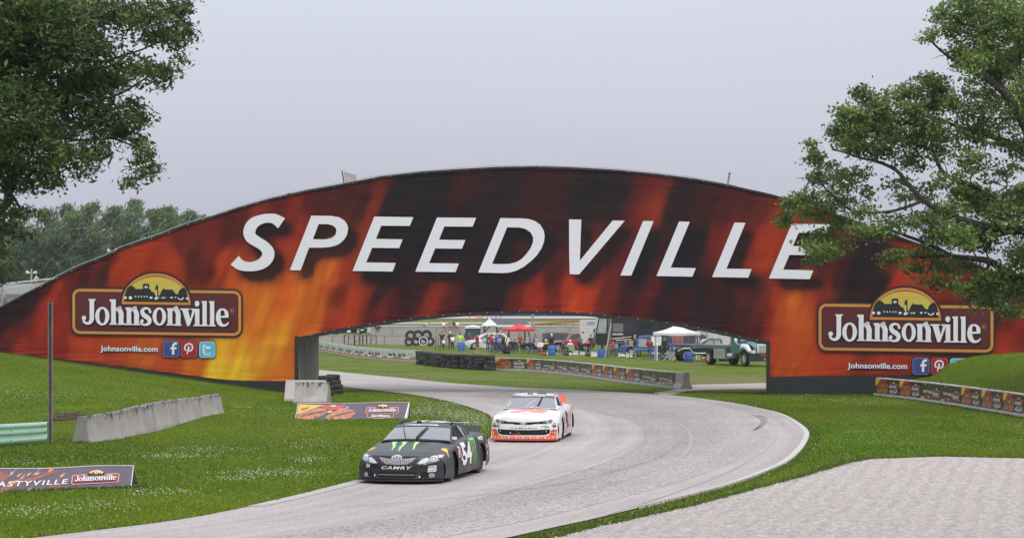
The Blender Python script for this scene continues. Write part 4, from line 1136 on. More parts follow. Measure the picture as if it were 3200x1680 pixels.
 mb.grid(rr); mb.grid(rr2); mb.grid([rr[1], rr2[1]]); mb.grid([[rr[0][0], rr[1][0]], [rr2[0][0], rr2[1][0]]]); mb.grid([[rr[0][-1], rr[1][-1]], [rr2[0][-1], rr2[1][-1]]])
 mb.build('spoiler', sp['spoil_m'], root)
 mb = MB(); mb.tube([above(.18, wy + .35, .0), above(.18, wy + .35, .09)], .008, 4); mb.tube([above(-.3, 1.0, .0), above(-.3, 1.0, .1)], .006, 4); mb.build('aerial', M_steel, root)
 # bonnet pins
 mb = MB()
 for x in sp['pins']: 
  c = above(x, -2.02 + .35 * abs(x) ** 2.4, .008); mb.sphere(c, .014, 0, 6, 4)
 mb.build('bonnet_pin', M_chr, root)
 return root, body, nose, gh, front, above, side, decal, dtext
def ringp(cx_, cy_, rx_, ry_, w_, n=22): return [ell(cx_, cy_, rx_, ry_, n), ell(cx_, cy_, rx_ - w_, ry_ - w_, n)]
# ============ black saloon
M_bk = mat('satin_black_paint', (.025, .026, .031), .38, spec=.5, noise=.08, nscale=2)
M_bk2 = mat('gloss_black_paint', (.016, .016, .018), .25, spec=.5)
sp = dict(wf=-1.42, wr=1.30, bow=.42,
 sill=[(-2.42, .12), (-1.8, .12), (-1.7, .13), (2.0, .16), (2.42, .22)],
 hwb=[(-2.42, .93), (-1.9, .965), (-1, .97), (1.5, .975), (2.42, .90)],
 hws=[(-2.42, .88), (-2.1, .91), (-1.5, .925), (-.9, .905), (0, .90), (1.0, .905), (1.8, .89), (2.42, .80)],
 zsh=[(-2.42, .57), (-2.1, .645), (-1.5, .72), (-.9, .785), (0, .86), (1.2, .90), (1.8, .90), (2.42, .86)],
 zt=[(-2.42, .618), (-2.2, .685), (-1.8, .75), (-1.2, .825), (-.8, .86), (0, .90), (1.4, .93), (2.0, .925), (2.42, .91)],
 nosep=[0, .05, .075, .07, .08, .10],
 gy0=-.98, gy1=1.72, wsy=-.22,
 ghb=[(-.98, .84), (-.2, .80), (.8, .79), (1.72, .72)], ght=[(-.98, .80), (-.6, .72), (-.22, .635), (.2, .62), (.8, .60), (1.3, .60), (1.72, .62)],
 gzt=[(-.98, .835), (-.6, 1.005), (-.22, 1.155), (0, 1.18), (.4, 1.195), (.75, 1.18), (1.1, 1.11), (1.4, 1.02), (1.72, .90)],
 gz0=[(-.98, .80), (1.72, .88)],
 win1=[(-.50, .925), (-.20, 1.075), (.0, 1.12), (.36, 1.13), (.36, .90), (.0, .89), (-.4, .89)],
 win2=[(.46, .905), (.46, 1.12), (.72, 1.09), (.98, .99), (1.14, .92), (.9, .91)],
 bpost=[(.30, 1.135), (.36, 1.02), (.43, .90)], netz=(.92, .042),
 strip_m=mat('charcoal_strip', (.045, .046, .052), .4), spoil_m=M_bk, sph=.13,
 wipers=[(-.22, .05, -.40, .70, .012), (.03, .05, .16, .74, .024)], cage=[((-.18, .06), (.12, .66))], cage_white=False,
 pins=(-.72, -.27, .27, .72), crown=2.6)
black_car, bb, bn, bg_, front, above, side, decal, dtext = stock_car('race_car', 'black stock car number 54 with three green claw marks, ahead of the white car', (-1.90, 51.35, 0.0), math.radians(-12.4), sp, M_bk)
# lower half of the fascia in gloss black, with intake
decal('lower_fascia', [([(-.80, .135), (.80, .135), (.80, .30), (.62, .425), (0, .385), (-.62, .425), (-.80, .30)], 0), ([(-.40, .15), (.40, .15), (.44, .285), (-.44, .285)], 1), ([(-.74, .16), (-.48, .15), (-.52, .27), (-.70, .29)], 1), ([(.74, .16), (.48, .15), (.52, .27), (.70, .29)], 1)], front, [M_bk2, M_void], bn)
decal('intake_bar', [[(-.39, .215), (.39, .215), (.39, .225), (-.39, .225)]], lambda a, b, o: front(a, b, o + .006), M_gry, bn)
# grille
gm = bpy.data.materials.new('honeycomb_grille'); gm.use_nodes = True
t = gm.node_tree; b = t.nodes['Principled BSDF']; b.inputs['Roughness'].default_value = .4; b.inputs['Metallic'].default_value = .2
c_ = N(t, 'ShaderNodeTexCoord'); mpn = N(t, 'ShaderNodeMapping'); mpn.inputs['Scale'].default_value = (1, 0.02, 2.0); v_ = N(t, 'ShaderNodeTexVoronoi', feature='DISTANCE_TO_EDGE'); v_.inputs['Scale'].default_value = 24; v_.inputs['Randomness'].default_value = .15
t.links.new(c_.outputs['Object'], mpn.inputs[0]); t.links.new(mpn.outputs[0], v_.inputs['Vector'])
r_ = N(t, 'ShaderNodeValToRGB'); t.links.new(v_.outputs['Distance'], r_.inputs[0]); r_.color_ramp.elements[0].position = .10; r_.color_ramp.elements[0].color = (.42, .42, .43, 1); r_.color_ramp.elements[1].position = .22; r_.color_ramp.elements[1].color = (.09, .09, .095, 1)
t.links.new(r_.outputs[0], b.inputs['Base Color'])
gr = decal('grille', [([(-.415, .595), (0, .555), (.415, .595), (.33, .50), (.24, .445), (0, .425), (-.24, .445), (-.33, .50)], 0)], front, gm, bn)
decal('grille_lip', [[(-.44, .605), (-.2, .60), (-.12, .575), (.12, .575), (.2, .60), (.44, .605), (.42, .59), (0, .545), (-.42, .59)]], lambda a, b, o: front(a, b, o + .004), M_void, gr)
decal('maker_emblem', [([ell(0, .575, .115, .062, 24), ell(0, .575, .094, .046, 24)], 0), ([ell(0, .575, .042, .046, 20), ell(0, .575, .028, .036, 20)], 0), ([ell(0, .59, .078, .024, 20), ell(0, .59, .062, .014, 20)], 0)], lambda a, b, o: front(a, b, o + .014), M_chr, gr, .03)
for s in (1, -1):
 hl = decal('headlight', [([(s * .42, .455), (s * .50, .54), (s * .66, .605), (s * .80, .625), (s * .905, .63), (s * .885, .55), (s * .82, .49), (s * .66, .455), (s * .5, .445)], 0)], front, mat('lamp_housing', (.20, .21, .23), .2, coat=.7, noise=.5, nscale=18), bn, .04)
 decal('lamp_lens', [([(s * .445, .462), (s * .52, .535), (s * .62, .575), (s * .665, .52), (s * .60, .465), (s * .5, .455)], 0), (ringp(s * .745, .55, .068, .056, .02), 0), ([ell(s * .745, .55, .026, .022, 12)], 0), ([(s * .80, .612), (s * .88, .62), (s * .87, .57), (s * .83, .545), (s * .82, .58)], 0)], lambda a, b, o: front(a, b, o + .006), M_lampw, hl, .03)
 decal('turn_marker', [[(s * .87, .618), (s * .90, .622), (s * .89, .57), (s * .87, .555)]], lambda a, b, o: front(a, b, o + .009), M_red, hl, .03)
dtext('model_lettering', 'CAMRY', front, -.335, .338, .67, .062, M_wh, bn, .014, bold=.02, shear=.25, spacing=1.12)
dtext('number_decal', '54', front, -.72, .36, .10, .075, M_wh, bn, .014, bold=.05, shear=.1)
decal('sticker', [([(.64, .34), (.80, .345), (.80, .41), (.66, .40)], 0), ([(.64, .275), (.79, .28), (.80, .335), (.65, .335)], 0)], lambda a, b, o: front(a, b, o + .006), M_wh, bn, .04)
dtext('sticker_lettering', 'MAHLE', front, .66, .362, .13, .028, M_black, bn, .016, bold=.03); dtext('sticker_lettering', 'CRAFT', front, .655, .292, .13, .028, M_red, bn, .016, bold=.03)
for s in (1, -1):
 decal('sticker', [([(s * .66, .15), (s * .78, .155), (s * .78, .26), (s * .66, .255)], 0), (ell(s * .72, .205, .045, .035, 12), 1), (ell(s * .72, .205, .026, .012, 10), 2)], lambda a, b, o: front(a, b, o + .006), [M_blu, M_ylw, M_black], bn, .04)
decal('sticker', [([(.47, .425), (.53, .44), (.53, .455), (.47, .445)], 0), ([(.55, .42), (.62, .43), (.62, .452), (.56, .44)], 0)], lambda a, b, o: front(a, b, o + .006), M_gry, bn, .04)
decal('tow_hook', [ell(-.49, .20, .012, .03, 8), ell(.49, .18, .015, .02, 8)], lambda a, b, o: front(a, b, o + .01), M_wh, bn, .04)
# claw marks on the bonnet (x, y from above)
def claw(x0, y0, x1, y1, w_):
 n_ = 12; Lf = []; Rt = []
 r_ = random.Random(int(x0 * 100) + 5)
 for i in range(n_ + 1):
  t_ = i / n_; wd_ = w_ * (1 - t_) ** .8 * (1 + .25 * r_.uniform(-1, 1)) + .006
  cx_ = x0 + (x1 - x0) * t_ + .012 * math.sin(t_ * 9 + x0 * 9); cy_ = y0 + (y1 - y0) * t_
  Lf.append((cx_ - wd_, cy_)); Rt.append((cx_ + wd_ * .8, cy_ - .02 * (i % 2)))
 return Lf + Rt[::-1]
cl = [([*claw(-.40, -1.10, -.19, -2.12, .052)], 0), ([*claw(-.17, -1.10, -.04, -2.20, .056)], 0), ([*claw(.09, -1.10, .23, -2.05, .048)], 0)]
cl += [([(-.55, -1.08), (-.34, -1.08), (-.34, -1.17), (-.48, -1.12)], 0), ([(-.31, -1.08), (-.10, -1.08), (-.11, -1.17), (-.25, -1.12)], 0), ([(-.06, -1.08), (.15, -1.08), (.14, -1.17), (.0, -1.12)], 0)]
cw = decal('claw_marks', cl, above, M_grn2, bb, .05)
decal('claw_highlight', [[*claw(-.40, -1.16, -.21, -1.98, .026)], [*claw(-.17, -1.16, -.05, -2.05, .026)], [*claw(.09, -1.16, .22, -1.92, .022)]], lambda a, b, o: above(a, b, o + .004), M_lgrn, cw, .05)
# roof number, camera pod, hatch
decal('roof_number', [[(-.34, -.02), (-.06, -.02), (-.02, .5), (-.30, .5)], [(.05, -.02), (.42, -.02), (.40, .35), (.10, .35)]], above, mat('faded_white_print', (.5, .5, .48), .5), bg_, .08)
mb = MB(); c = above(-.13, -.10, .02); mb.box(c, (.09, .08, .05)); mb.build('camera_pod', M_black, bg_)
for s in (1, -1):
 tx = (lambda u, v, o, s=s: side(u, v, o, s))
 mirror = (lambda u, s=s: u if s == 1 else u)
 if s == 1:
  dtext('door_number', '54', lambda u, v, o: side(u + (v - .5) * .12, v, o), -.64, .34, .84, .46, M_wh, bb, .010, bold=.04)
 else:
  dtext('door_number', '54', lambda u, v, o: side(-u, v, o, -1), -.10, .36, .62, .42, M_wh, bb, .010, bold=.075)
 for k, (y0, hgt) in enumerate(((.30, .30), (.45, .22), (.61, .34))):
  strip_pts = [(y0, .82), (y0 + .03, .70), (y0 - .01, .58), (y0 + .035, .46), (y0 + .01, hgt)]
  o2 = stroke2d(strip_pts, [.075, .06, .05, .04, .01], 4); decal('side_claw', [o2], tx, M_grn2, bb, .05)
  o2 = stroke2d([(p[0] + .003, p[1] - .02) for p in strip_pts], [.03, .028, .026, .02, .005], 4); decal('side_claw_highlight', [o2], lambda a, b, o, s=s: side(a, b, o + .004, s), M_lgrn, bb, .05)
 decal('side_claw', [[(.18, .835), (.38, .855), (.68, .86), (.66, .80), (.38, .81)]], tx, M_grn2, bb, .05)
 r_ = random.Random(4)
 cols = [M_wh, M_red, M_ylw, M_wh, M_gry, M_red, M_wh]
 k_ = 0
 for iy, y0 in enumerate((-.96, -.85, -.74)):
  for iz in range(6):
   z_ = .42 + .052 * iz + .05 * (2 - iy) * .3
   if iy == 0 and iz < 1: continue
   decal('contingency_sticker', [[(y0, z_), (y0 + .09, z_), (y0 + .09, z_ + .042), (y0, z_ + .042)]], tx, cols[(iy * 5 + iz * 3) % 7], bb, .1, .010)
 decal('fender_flash', [stroke2d([(WFx, zz) for WFx, zz in ((-1.74, .54), (-1.66, .645), (-1.56, .70), (-1.42, .722))], [.02, .045, .04, .01], 4)], tx, M_ylw, bb, .06)
 dtext('quarter_script', 'NOS', (lambda u, v, o, s=s: side(1.30 + (u if s == 1 else -u), v, o, s)), -.28 if s == 1 else -.28, .775, .50, .075, M_wh, bb, .012, bold=.05, shear=.2)
 dtext('quarter_lettering', 'ENERGY', (lambda u, v, o, s=s: side(1.30 + (u if s == 1 else -u), v, o, s)), -.1, .73, .34, .03, M_gry, bb, .012)
 decal('rear_sticker', [[(1.78, .55), (2.0, .57), (2.0, .66), (1.80, .64)], [(1.8, .40), (1.95, .42), (1.93, .50), (1.8, .49)]], tx, M_wh, bb, .08)
 decal('exhaust_panel', [[(-.05, .135), (-.02, .135), (-.02, .26), (-.05, .26)]], tx, mat('pale_green_mark', (.35, .55, .45), .5), bb, .05)
 mb = MB(); mb.box((.79, -.60, .90), (.10, .06, .06)); (mb.build('mirror', M_wh, bg_) if s == 1 else None)
dtext('roof_script', 'NOS', lambda u, v, o: side(u, v, o), -.12, 1.215, .22, .022, M_wh, bg_, .012, bold=.03)
# ============ white coupe
M_w = mat('gloss_white_paint', (.72, .72, .735), .28, spec=.5, coat=.4)
M_orr = mat('orange_red_print', (.70, .115, .055), .45); M_coral = mat('coral_print', (.78, .25, .20), .45)
sp = dict(wf=-1.42, wr=1.30, bow=.30,
 sill=sp['sill'], hwb=[(-2.42, .95), (-1.9, .975), (1.5, .98), (2.42, .92)],
 hws=[(-2.42, .90), (-2.1, .93), (-1.5, .94), (-.9, .92), (0, .91), (1.0, .93), (1.8, .92), (2.42, .84)],
 zsh=[(-2.42, .655), (-2.1, .74), (-1.5, .80), (-.9, .84), (0, .88), (1.2, .93), (1.8, .93), (2.42, .88)],
 zt=[(-2.42, .715), (-2.2, .79), (-1.8, .85), (-1.2, .895), (-.8, .915), (0, .95), (1.4, .99), (2.0, .98), (2.42, .96)],
 nosep=[0, .03, .05, .06, .07, .09],
 gy0=-1.0, gy1=1.72, wsy=-.24,
 ghb=[(-1, .84), (-.2, .80), (.8, .79), (1.72, .72)], ght=[(-1, .80), (-.6, .73), (-.24, .655), (.2, .64), (.8, .62), (1.3, .61), (1.72, .62)],
 gzt=[(-1, .89), (-.6, 1.075), (-.24, 1.235), (0, 1.265), (.4, 1.28), (.75, 1.26), (1.1, 1.18), (1.4, 1.08), (1.72, .94)],
 gz0=[(-1, .82), (1.72, .88)],
 win1=[(-.48, .97), (-.18, 1.15), (.0, 1.20), (.30, 1.215), (.30, .94), (.0, .93), (-.4, .93)],
 win2=[(.42, .945), (.42, 1.20), (.66, 1.17), (.86, 1.06), (1.0, .965), (.8, .95)],
 bpost=[(.24, 1.225), (.30, 1.08), (.38, .94)], netz=(.965, .048),
 strip_m=mat('slate_strip', (.09, .09, .105), .4), spoil_m=M_orr, sph=.20,
 wipers=[(.22, .04, .30, .84, .022)], cage=[((-.12, .08), (.10, .55)), ((-.66, .12), (-.60, .5)), ((.0, .03), (.10, .05)), ((.18, .03), (.26, .05))], cage_white=True,
 pins=(-.68, -.24, .24, .68), crown=3.0, ridge=.012, split_m=M_orr, rail_m=M_gry)
white_car, wb_, wn, wg_, front, above, side, decal, dtext = stock_car('race_car', 'white stock car number 42 with an orange red bumper, second of the two race cars', (.64, 67.3, 0.0), math.radians(-7.6), sp, M_w)
gr = decal('grille', [([(-.80, .655), (-.45, .600), (0, .575), (.45, .600), (.80, .655), (.785, .565), (.62, .54), (.30, .535), (.22, .515), (-.22, .515), (-.30, .535), (-.62, .54), (-.785, .565)], 0)], front, M_void, wn, .05)
for s in (1, -1):
 hl = decal('headlight', [([(s * .80, .65), (s * .56, .62), (s * .55, .56), (s * .64, .545), (s * .785, .57)], 0)], lambda a, b, o: front(a, b, o + .004), M_black, wn, .05)
 decal('lamp_ring', [(ringp(s * .67, .595, .05, .038, .012), 0), (ell(s * .67, .59, .018, .014, 10), 0), ([(s * .755, .62), (s * .775, .625), (s * .77, .58), (s * .755, .575)], 0), ([(s * .565, .615), (s * .58, .61), (s * .58, .565), (s * .57, .56)], 0)], lambda a, b, o: front(a, b, o + .010), M_lampw, hl, .03)
 decal('red_insert', [[(s * .36, .585), (s * .46, .595), (s * .46, .565), (s * .37, .555)]], lambda a, b, o: front(a, b, o + .008), mat('dull_red_insert', (.13, .03, .03), .5), gr, .05)
decal('maker_emblem', [([(-.10, .535), (-.085, .56), (-.04, .56), (-.04, .572), (.05, .572), (.05, .56), (.10, .56), (.085, .535), (.04, .535), (.04, .522), (-.05, .522), (-.05, .535)], 0), ([(-.07, .542), (-.06, .553), (.07, .553), (.06, .542)], 1)], lambda a, b, o: front(a, b, o + .012), [M_chr, mat('gold_emblem', (.55, .33, .06), .4)], gr, .03)
li = decal('lower_intake', [([(-.74, .385), (-.2, .368), (.2, .368), (.74, .385), (.73, .27), (.60, .225), (-.60, .225), (-.73, .27)], 0)], front, M_void, wn, .05)
decal('tow_strap', [stroke2d([(-.30, .245), (-.16, .25), (-.08, .275), (-.16, .31)], .018, 3)], lambda a, b, o: front(a, b, o + .02), M_red, li, .04)
decal('fixing', [ell(-.36, .285, .018, .018, 8), ell(.64, .33, .012, .015, 8), ell(-.66, .33, .012, .015, 8)], lambda a, b, o: front(a, b, o + .02), M_wh, li, .04)
decal('lower_valance', [([(-.90, .12), (.90, .12), (.93, .37), (.86, .385), (.80, .385), (.78, .31), (.70, .215), (.58, .195), (-.58, .195), (-.70, .215), (-.78, .31), (-.80, .385), (-.86, .385), (-.93, .37)], 0)], front, M_orr, wn, .05, .007)
rgs = []
for i, x in enumerate(np.linspace(-.82, .82, 17)):
 rr = .034 if i % 2 == 0 else .016
 if rr > .03: rgs.append((ringp(x, .155, rr, rr * .85, .010, 12), 0)); rgs.append((ell(x, .155, .011, .010, 8), 0))
 else: rgs.append((ell(x, .150, rr, rr, 8), 0))
for s in (1, -1): rgs += [(ringp(s * .85, .27, .03, .03, .010, 12), 0)]
decal('bullseye_print', rgs, lambda a, b, o: front(a, b, o + .006), M_wh, wn, .04)
dtext('model_lettering', 'CAMARO', front, -.38, .402, .76, .034, M_black, wn, .012, bold=.01, spacing=1.15)
dtext('number_decal', '42', front, -.80, .435, .115, .075, M_black, wn, .012, bold=.02, shear=.1)
decal('number_decal', [stroke2d([(.50, .44), (.56, .475), (.66, .465), (.70, .435), (.58, .435)], .012, 3)], lambda a, b, o: front(a, b, o + .006), M_black, wn, .04)
for s in (1, -1):
 decal('sticker', [([(s * .80, .44), (s * .90, .44), (s * .905, .50), (s * .80, .50)], 0), ([(s * .80, .505), (s * .90, .505), (s * .90, .545), (s * .80, .545)], 1), ([(s * .83, .55), (s * .88, .55), (s * .88, .565), (s * .83, .565)], 2)], lambda a, b, o: front(a, b, o + .006), [M_blu, M_ylw, M_red], wn, .04)
 decal('sticker', [([(s * .76, .25), (s * .84, .25), (s * .84, .345), (s * .76, .345)], 0), (ell(s * .80, .30, .03, .022, 10), 1)], lambda a, b, o: front(a, b, o + .010), [M_black, M_ylw], wn, .04)
bowtie = [([(-.42, -1.90), (-.16, -1.86), (.06, -1.50), (.04, -1.38), (-.10, -1.36), (-.42, -1.68), (-.48, -1.80)], 0), ([(.12, -1.85), (.46, -1.96), (.52, -1.86), (.58, -1.30), (.50, -1.22), (.10, -1.30), (.06, -1.66)], 0), ([(-.50, -1.22), (-.30, -1.14), (.06, -1.16), (.46, -1.14), (.30, -1.24), (.02, -1.32), (-.16, -1.24)], 0)]
decal('bonnet_print', bowtie, above, M_coral, wb_, .06)
decal('bonnet_ring', [(ringp(0, -2.02, .11, .09, .018), 0), (ell(0, -2.02, .04, .035, 10), 0)], above, M_coral, wb_, .05)
dtext('bonnet_lettering', 'TARGET', lambda u, v, o: above(u, v, o), -.16, -1.14, .42, .09, M_gry, wb_, .010)
mb = MB(); mb.box(above(-.10, -.04, .005), (.15, .1, .035)); mb.box(above(.22, .02, .005), (.28, .1, .03)); mb.build('roof_pod', M_black, wg_)
mb = MB(); a = above(.58, .15, 0); mb.face([a, a + Vector((0, .22, -.01)), a + Vector((.0, .16, .10)), a + Vector((0, .0, .13))]); mb.build('roof_flap', M_gry, wg_)
for s in (1, -1):
 tx = (lambda u, v, o, s=s: side(u, v, o, s))
 if s == 1: dtext('door_number', '42', lambda u, v, o: side(u + (v - .5) * .12, v, o), -.50, .36, .60, .46, M_black, wb_, .010, bold=.03); 
 else: dtext('door_number', '42', lambda u, v, o: side(-u, v, o, -1), -.10, .36, .6, .46, M_black, wb_, .010, bold=.03)
 r_ = random.Random(9); rg = []
 for _ in range(60):
  y_, z_ = r_.uniform(.35, 2.2), r_.uniform(.22, .78)
  if abs(y_ - 1.3) < .42 and z_ < .75: continue
  rr = r_.uniform(.03, .06); rg.append((ringp(y_, z_, rr, rr, .014, 10), 0))
 for _ in range(40):
  y_, z_ = r_.uniform(-.95, .5), r_.uniform(.18, .40)
  rr = r_.uniform(.025, .05); rg.append((ringp(y_, z_, rr, rr, .014, 10), 0))
 decal('side_bullseyes', rg, tx, M_orr, wb_, .08)
 for iy, y0 in enumerate((-.96, -.85)):
  for iz in range(6):
   decal('contingency_sticker', [[(y0, .42 + .055 * iz), (y0 + .09, .42 + .055 * iz), (y0 + .09, .462 + .055 * iz), (y0, .462 + .055 * iz)]], tx, [M_gry, M_red, M_ylw, M_blu, M_gry][(iy * 2 + iz) % 5], wb_, .1, .010)
 dtext('quarter_lettering', 'TARGET', (lambda u, v, o, s=s: side(1.45 + (u if s == 1 else -u), v, o, s)), -.3, .83, .6, .05, M_orr, wb_, .012, bold=.03)
 mb = MB(); mb.box((.80, -.60, .945), (.10, .06, .065)); (mb.build('mirror', M_w, wg_) if s == 1 else None)
# ------------------------------------------------------------------ concrete barriers, guard rail, boards, tyres
M_barrier = mat('weathered_concrete', (.36, .34, .33), .9, noise=.16, nscale=2.2, bump=.006, bscale=30, spots=(3.2, .60, (.17, .16, .15)), streak=(1.0, 1.0, .35))
M_barrier2 = mat('clean_concrete', (.41, .385, .37), .9, noise=.10, nscale=1.5, bump=.004, bscale=30)
M_moss = mat('dark_moss_stain', (.050, .047, .042), .95)
def stain_material(base, name):
 """concrete whose upper edge carries black algae runs"""
 m = bpy.data.materials.new(name); m.use_nodes = True
 t = m.node_tree; b = t.nodes['Principled BSDF']; b.inputs['Roughness'].default_value = .92; b.inputs['Specular IOR Level'].default_value = .2
 c = N(t, 'ShaderNodeTexCoord'); sp_ = N(t, 'ShaderNodeSeparateXYZ'); t.links.new(c.outputs['Object'], sp_.inputs[0])
 mpn = N(t, 'ShaderNodeMapping'); mpn.inputs['Scale'].default_value = (7, 7, 1.3); t.links.new(c.outputs['Object'], mpn.inputs[0])
 n = N(t, 'ShaderNodeTexNoise'); n.inputs['Scale'].default_value = 1.0; n.inputs['Detail'].default_value = 8; n.inputs['Roughness'].default_value = .7; t.links.new(mpn.outputs[0], n.inputs['Vector'])
 hz = N(t, 'ShaderNodeMapRange'); hz.inputs['From Min'].default_value = .42; hz.inputs['From Max'].default_value = .82; hz.inputs['To Min'].default_value = -.14; hz.inputs['To Max'].default_value = .115; t.links.new(sp_.outputs['Z'], hz.inputs['Value'])
 ad = N(t, 'ShaderNodeMath', operation='ADD'); t.links.new(n.outputs['Fac'], ad.inputs[0]); t.links.new(hz.outputs[0], ad.inputs[1])
 r = N(t, 'ShaderNodeMapRange'); r.inputs['From Min'].default_value = .545; r.inputs['From Max'].default_value = .66; t.links.new(ad.outputs[0], r.inputs['Value'])
 n2 = N(t, 'ShaderNodeTexNoise'); n2.inputs['Scale'].default_value = 2.0; n2.inputs['Detail'].default_value = 6; t.links.new(c.outputs['Object'], n2.inputs['Vector'])
 r2 = N(t, 'ShaderNodeValToRGB'); t.links.new(n2.outputs['Fac'], r2.inputs[0]); e = r2.color_ramp.elements
 e[0].position = .3; e[0].color = (base[0] * .8, base[1] * .78, base[2] * .75, 1); e[1].position = .7; e[1].color = (base[0] * 1.12, base[1] * 1.12, base[2] * 1.12, 1)
 mx_ = N(t, 'ShaderNodeMix', data_type='RGBA'); t.links.new(r.outputs[0], mx_.inputs[0]); t.links.new(r2.outputs[0], mx_.inputs[6]); mx_.inputs[7].default_value = (.045, .043, .038, 1)
 t.links.new(mx_.outputs[2], b.inputs['Base Color'])
 return m
M_stained = stain_material((.345, .33, .325), 'algae_stained_concrete')
def jersey_prof(h=.81, wb=.61, wt=.24):
 return [(-wb / 2, 0), (-wb / 2, .08), (-wb / 2 + .13, .30), (-wt / 2, h - .02), (-wt / 2 + .02, h), (wt / 2 - .02, h), (wt / 2, h - .02), (wb / 2 - .13, .30), (wb / 2, .08), (wb / 2, 0)]
def barrier(a, b, label, group, m, h=.81, wb=.61, wt=.24, name='concrete_barrier', gap=.012, prof=None, cat='barrier'):
 a, b = Vector(a), Vector(b); d = b - a; Ln = Vector((d.x, d.y)).length
 rz = math.atan2(d.y, d.x)
 t = thing(name, label, cat, a, rz, group)
 pr = prof or jersey_prof(h, wb, wt); sl = (b.z - a.z) / Ln
 n_ = max(2, int(Ln / .5)); rows_ = []
 rr = random.Random(int(a.x * 97 + a.y * 13))
 for i in range(n_ + 1):
  x = gap + (Ln - 2 * gap) * i / n_
  rows_.append([(x, u + rr.uniform(-.003, .003), z - .1 * (z == 0) + sl * x + (rr.uniform(-.006, .004) if z > .1 else 0)) for u, z in pr])
 mb = MB(); mb.grid(rows_, 0, False); 
 mb.grid([[r_[-1] for r_ in rows_], [r_[0] for r_ in rows_]])
 mb.poly([rows_[0]]); mb.poly([rows_[-1]])
 mb.build('barrier_body', m, t, weld=True)
 mb = MB()
 for x in (.5, Ln - .6): mb.box((x, 0, pr[4][1] + .005 + sl * x), (.10, .06, .012))
 mb.build('lifting_slot', M_black, t)['kind'] = 'stuff'
 return t
# left run (seen rising towards the right)
tops = [(252, 1300, 1383, 64.9), (364, 1286, 1366, 66.6), (460, 1260, 1344, 69.3), (534, 1248, 1327, 71.8), (607, 1241, 1312, 74.3), (677, 1229, 1300, 76.6)]
lp = []
for x, yt, yb_, D in tops:
 p = P(x, yb_, D); z_ = tz(p.x, D)
 # stand on the terrain where the photo puts the top edge
 lp.append(Vector((p.x, D, 0)))
for i in range(len(lp)):
 x, yt, yb_, D = tops[i]
 ztop = H + (YH - yt) / F * D
 lp[i].z = ztop - .81
names_ = ['stained concrete barrier at the near end of the curved row, beside the tall rusty post', 'second stained barrier from the post in the curved row', 'middle barrier of the curved stained concrete row on the grass', 'fourth stained barrier from the post in the curved row', 'last stained concrete barrier of the curved row, farthest from the rusty post']
for i in range(5):
 a, b = lp[i].copy(), lp[i + 1].copy()
 if i in (1,): a = a + Vector((-.10, .22, 0))
 barrier(a, b, names_[i], 'concrete barriers in the curved row on the left lawn', M_stained, prof=[(-.30, 0), (-.28, .10), (-.20, .42), (-.125, .79), (-.105, .81), (.105, .81), (.125, .79), (.20, .42), (.28, .10), (.30, 0)])
# rusty clods by the row
mb = MB(); rr = random.Random(3)
for k in range(60):
 px = rr.uniform(150, 262); c = G(px, 1330 + rr.uniform(-6, 6) - (px - 200) * .05); c = Vector((c.x, c.y, tz(c.x, c.y)))
 mb.sphere(c + Vector((0, 0, .02)), rr.uniform(.03, .12), 0, 6, 4, (1.3, 1, rr.uniform(.5, .9)))
o = mb.build('dirt', mat('brown_clods', (.055, .036, .025), .95, noise=.4, nscale=8)); tag(o, 'ridge of dark brown clods of earth on the grass behind the rusty post', 'earth clods', kind='stuff')
# two pale blocks at the left abutment: sloping ends face the camera
def block(px0, px1, yt0, yt1, yb, D, yaw, label, m, front_lean=.24):
 a = P(px0, yb, D); b = P(px1, yb, D)
 t = thing('concrete_block', label, 'barrier', (a.x, D, tz(a.x, D)), yaw, 'pale concrete blocks at the foot of the left abutment')
 Wd = (b - a).length; hh = .86
 prof = [(0, -.1), (0, .10), (.14, .30), (.42, hh), (.64, hh), (.92, .30), (1.05, .10), (1.05, -.1)]
 mb = MB(); mb.extrude(prof, 0, Wd, m=0, axis='X'); mb.build('block_body', m, t, weld=True)
 return t
block(888, 1014, 1205, 1208, 1262, 96.0, math.radians(-4), 'pale concrete block further left and behind, at the foot of the left abutment', M_barrier2)
bt = block(916, 1022, 1214, 1220, 1266, 93.0, math.radians(-7), 'pale concrete block with black stained end nearer the tyres at the left abutment', M_stained)
# ---- tall perforated post and a guard rail
base = G(158, 1384); base.z = tz(base.x, base.y)
t = thing('rusty_post', 'tall thin rusty perforated steel post standing alone on the lawn', 'post', base)
hh = (1384 - 945) / F * base.y
mb = MB(); 
for dx in (-.055, .045): mb.box((dx, 0, hh / 2), (.03, .07, hh))
mb.box((-.005, .03, hh / 2), (.10, .02, hh)); mb.build('post_shaft', mat('rusty_steel', (.24, .205, .195), .8, noise=.35, nscale=9, spots=(6, .6, (.28, .25, .24)), streak=(1, 1, .3)), t)
mb = MB()
for k in range(30): mb.box((-.005, -.002, .12 + k * (hh - .2) / 29), (.022, .04, .028))
o = mb.build('bolt_hole', M_black, t); o['kind'] = 'stuff'
M_mint = mat('mint_green_paint', (.36, .56, .46), .45, noise=.08, nscale=3, spots=(7, .66, (.25, .36, .30)))
gr_ = thing('guard_rail', 'pale mint green corrugated steel guard rail entering from the side', 'guard rail', G(-60, 1398))
b0 = gr_.location.copy()
prof = [(0, .0), (.07, .05), (.08, .09), (.01, .14), (.0, .17), (.01, .20), (.08, .25), (.08, .29), (.02, .335), (.02, .36), (.08, .41), (.08, .45), (.0, .50)]
rows_ = []
